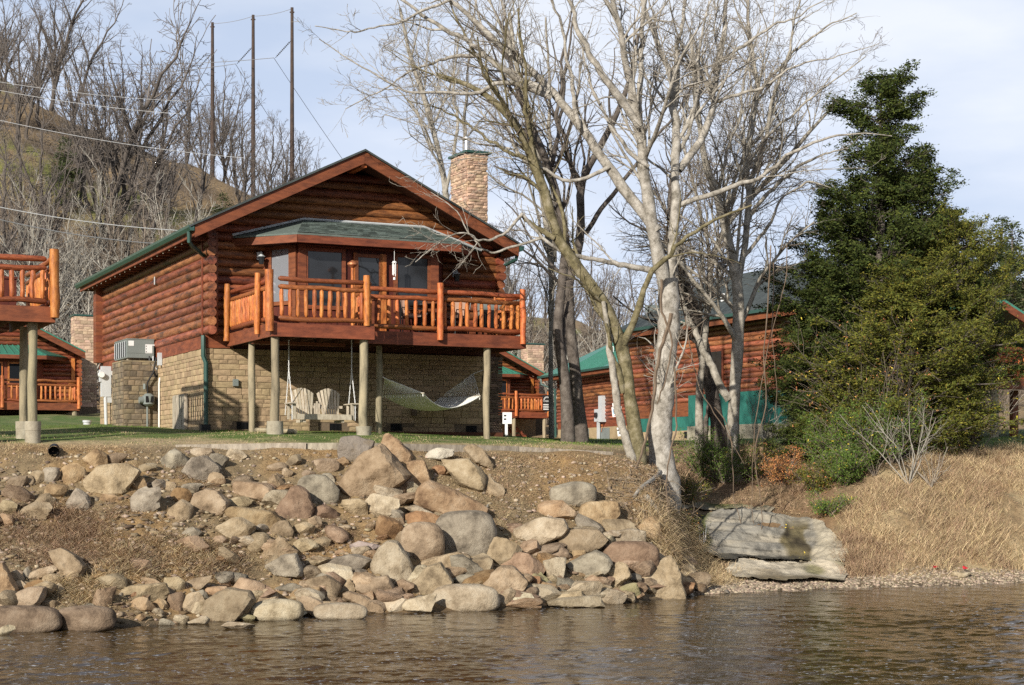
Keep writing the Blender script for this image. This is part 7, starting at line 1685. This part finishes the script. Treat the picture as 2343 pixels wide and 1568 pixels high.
# right bank
rb_t = fn([1930,1990,2060,2200,2400,2600],[1200,1110,1070,1042,1035,1035]); rb_b = fn([1930,2050,2342,2600],[1318,1308,1300,1300])
blades(clumped(region(1935, 2600, rb_t, rb_b, 34, 48), 30000, 60, .2, 624), g, .42, .011, .7, .25, 'straw', 'dry_grass')
blades(clumped(region(1930, 2320, rb_t, rb_b, 34, 48), 15000, 60, .2, 625), g, .38, .010, .7, .25, 'straw_red', 'dry_grass')
blades(clumped(region(1930, 2020, fn([1930,2020],[1225,1250]), fn([1930,2020],[1320,1316]), 34, 40), 4200, 26, .09, 626), g, .42, .010, .5, .35, 'straw_red', 'dry_grass', K=5, dirbias=(-.15,-.2))
# creek slopes: litter and dry weeds
blades(clumped(region(1540, 1930, fn([1540,1930],[1020,1030]), fn([1540,1700,1930],[1158,1162,1180]), 36, 48), 14000, 30, .14, 627), g, .30, .010, .7, .25, 'straw_red', 'dry_grass')
# lawn
blades(clumped(region(-150, 1480, fn([-150,250,620,1480],[962,960,980,1005]), fn([-150,400,850,1480],[1012,1018,1016,1034]), 31, 46), 36000, 10, .10, 628), g, .055, .012, .5, .1, 'grass', 'lawn_grass', K=3)
blades(clumped(region(-150, 1480, fn([-150,250,620,1480],[985,985,990,1010]), fn([-150,400,850,1480],[1022,1020,1018,1036]), 31, 42), 14000, 10, .10, 629), g, .055, .012, .6, .1, 'straw', 'lawn_grass', K=3)
blades(clumped(region(2080, 2600, fn([2080,2600],[1000,1000]), fn([2080,2600],[1036,1034]), 42, 58), 12000, 10, .12, 630), g, .07, .014, .5, .1, 'grass', 'lawn_grass', K=3)
blades(clumped(region(1200, 1500, fn([1200,1500],[1004,1004]), fn([1200,1500],[1030,1036]), 37, 60), 8000, 10, .12, 631), g, .07, .014, .5, .1, 'grass', 'lawn_grass', K=3)
# fallen leaves
def litter(reg, n, size, seed, mname='litter'):
    g = np.random.default_rng(seed); b_ = reg(n); b_ = b_ + np.stack([np.zeros(n), np.zeros(n), g.uniform(.0,.03,n)], 1); V, Fc = sprays(b_, g, size, 1, flat=.5, droop=0); link('fallen_leaves', npmesh('fallen_leaves', V, Fc, 4), M[mname], kind='stuff')
litter(region(-100, 1560, fn([-100,400,850,1560],[1015,1025,1022,1045]), fn([-100,850,1560],[1430,1395,1360])), 26000, .022, 701)
litter(region(1100, 1560, fn([1100,1560],[1035,1060]), fn([1100,1400,1560],[1210,1240,1260])), 9000, .024, 702)
litter(region(1540, 2060, fn([1540,1960],[1010,1020]), fn([1540,1700,1960],[1165,1165,1200]), 36, 50), 17000, .030, 703)
litter(region(1780, 1860, fn([1780,1860],[1190,1195]), fn([1780,1860],[1284,1284]), 35, 40), 90, .03, 705, 'leaf_yellow')
litter(region(1930, 2600, rb_t, rb_b, 34, 48), 9000, .022, 704)
M['twig_root'] = mat('root_bark', (.33,.26,.18), (.17,.125,.085), 3, .9, 0)
# exposed roots of the sycamore, twig tangle
n_ = 240; rg = np.random.default_rng(90); b0 = region(1380, 1570, fn([1380,1570],[1085,1090]), fn([1380,1570],[1210,1260]), 33, 38)(n_)
K = 9; Q = np.zeros((n_, K, 3)); Q[:, 0] = b0 + (0,0,.04); d = rg.normal(0, 1, (n_, 3)); d[:, 2] = np.abs(d[:, 2])*.3; d /= np.linalg.norm(d, axis=1, keepdims=True); L_ = rg.uniform(.25, .8, n_)
for k in range(1, K): d = d + rg.normal(0,.28,(n_,3)) + np.array((.05,-.08,-.12)); d /= np.linalg.norm(d, axis=1, keepdims=True); Q[:, k] = Q[:, k-1] + d*(L_/(K-1))[:, None]
Q[..., 2] = np.maximum(Q[..., 2], ground(Q[..., 0], Q[..., 1]) + .01)
V, Fc = tubes(Q, rg.uniform(.004,.012,n_)[:, None]*np.linspace(1,.4,K)[None], 5); link('exposed_roots', npmesh('exposed_roots', V, Fc, 4), M['twig_root'], kind='stuff')
for (pts, r, lab) in (([(1508,1085),(1490,1105),(1462,1120),(1450,1140)],.07,'thick pale root running down left from the sycamore foot'),([(1520,1100),(1535,1125),(1548,1150),(1552,1185)],.08,'thick root dropping to the creek right of the sycamore foot'),([(1478,1140),(1500,1170),(1520,1200)],.06,'grey dead log lying in the roots below the sycamore'),([(1110,1030+140),(1120,1195),(1128,1215)],.035,'white driftwood stick beside the big grey boulder'),([(1116,1160),(1105,1185),(1100,1205)],.02,'thin white driftwood twig beside the big grey boulder')):
    p3 = []
    for (a, b_) in pts: x, y, z = hit(a, b_); p3.append((x, y-.05, z+.04))
    q, rr = resample(np.array(p3), np.linspace(r, r*.4, len(p3)), 12); MB().tube(q, rr, 8).build('root' if 'root' in lab.split()[1:3] or 'root' in lab else 'driftwood', M['bark_white'] if 'white' in lab or 'pale' in lab else M['bark_grey'], None, smooth=True, label=lab, cat='root' if 'root running' in lab or 'root dropping' in lab else 'driftwood')
# ------------------------------------------------------------------ power line
poles = [(486,52,150.,'left'),(579,35,146.,'middle'),(668,18,142.,'right')]
tops = []
M['pole'] = mat('power_pole_wood', (.085,.058,.045), (.05,.036,.03), 3, .9, 0)
for (px, py, Y, nm) in poles:
    x = (px-1171)/F*Y; zt = zy(py, Y); zb = float(ground(x, Y)) - .5
    o = empty('power_pole', (x, Y, zb), 0, label=f'tall bare wooden power pole on the ridge, {nm} one of the three', cat='power pole', group='three power poles on the ridge')
    MB().tube([(0,0,0),(0,0,(zt-zb)*.5),(.0,0,zt-zb)], [.21,.18,.13], 10).build('pole_shaft', M['pole'], o, smooth=True)
    ah = zt - zb - 2.9
    ins = MB(); e_ = np.array((-1.45,0,ah-1.45)); s0 = np.array((-.13,0,ah))
    ins.tube([s0, e_], .025, 5)
    for k in range(10): c = s0 + (e_-s0)*(.1+.085*k); dd = (e_-s0)/np.linalg.norm(e_-s0)*.03; ins.tube([c-dd, c+dd], .075, 7)
    ins.build('insulator_string', M['blackmetal'], o); MB().box(-.2,.2,-.05,.05,zt-zb-.45,zt-zb-.35).build('bracket', M['pole'], o)
    tops.append((x, Y, zt, zb+ah))
M['wire'] = mat('wire', (.25,.25,.26), (.2,.2,.2), 5, .6, 0); M['palewire'] = mat('pale_wire', (.6,.6,.6), (.5,.5,.5), 5, .5, 0)
def wire(a, b_, sag, r, m, label, n=24):
    a = np.array(a, float); b_ = np.array(b_, float); q = [a+(b_-a)*t - np.array((0,0,sag*4*t*(1-t))) for t in np.linspace(0,1,n)]
    MB().tube(q, r, 5).build('power_line', M[m], None, smooth=True, label=label, cat='power line')
for i, (x, Y, zt, za) in enumerate(tops):
    e = (x-1.58, Y, za-1.45); nm = poles[i][3]; wire(e, P(-120, (105,70,30)[i]+75, 175+i*4), 1.2, .028, 'wire', f'high thin wire running left from the insulator of the {nm} power pole'); wire(e, P(850+i*120, 760, 190), 1.0, .022, 'wire', f'thin wire falling right from the insulator of the {nm} power pole')
wire((tops[0][0],tops[0][1],tops[0][2]-.1), (tops[1][0],tops[1][1],tops[1][2]-.1), .15, .022, 'wire', 'short wire between the tops of the left and middle power poles'); wire((tops[1][0],tops[1][1],tops[1][2]-.1), (tops[2][0],tops[2][1],tops[2][2]-.1), .15, .022, 'wire', 'short wire between the tops of the middle and right power poles')
wire(P(-60,462,62), P(520,532,66), .25, .015, 'palewire', 'thick pale cable crossing the hillside down to the cabin roof, upper of two')
wire(P(-60,488,62), P(480,562,66), .3, .020, 'wire', 'dark cable just below the pale one, passing behind the cabin eave')
wire(P(-60,262,90), P(560,362,95), .3, .014, 'palewire', 'pale wire sloping across the grassy hillside, lowest of the upper three')
wire(P(-60,196,92), P(420,262,95), .2, .013, 'palewire', 'pale wire across the upper hillside, middle of the upper three'); wire(P(-60,178,92), P(420,232,95), .2, .011, 'palewire', 'faint pale wire across the upper hillside, topmost')
wire(P(1140,625,80), P(1500,648,84), .3, .02, 'wire', 'thin wire right of the cabin passing behind the tree trunks')
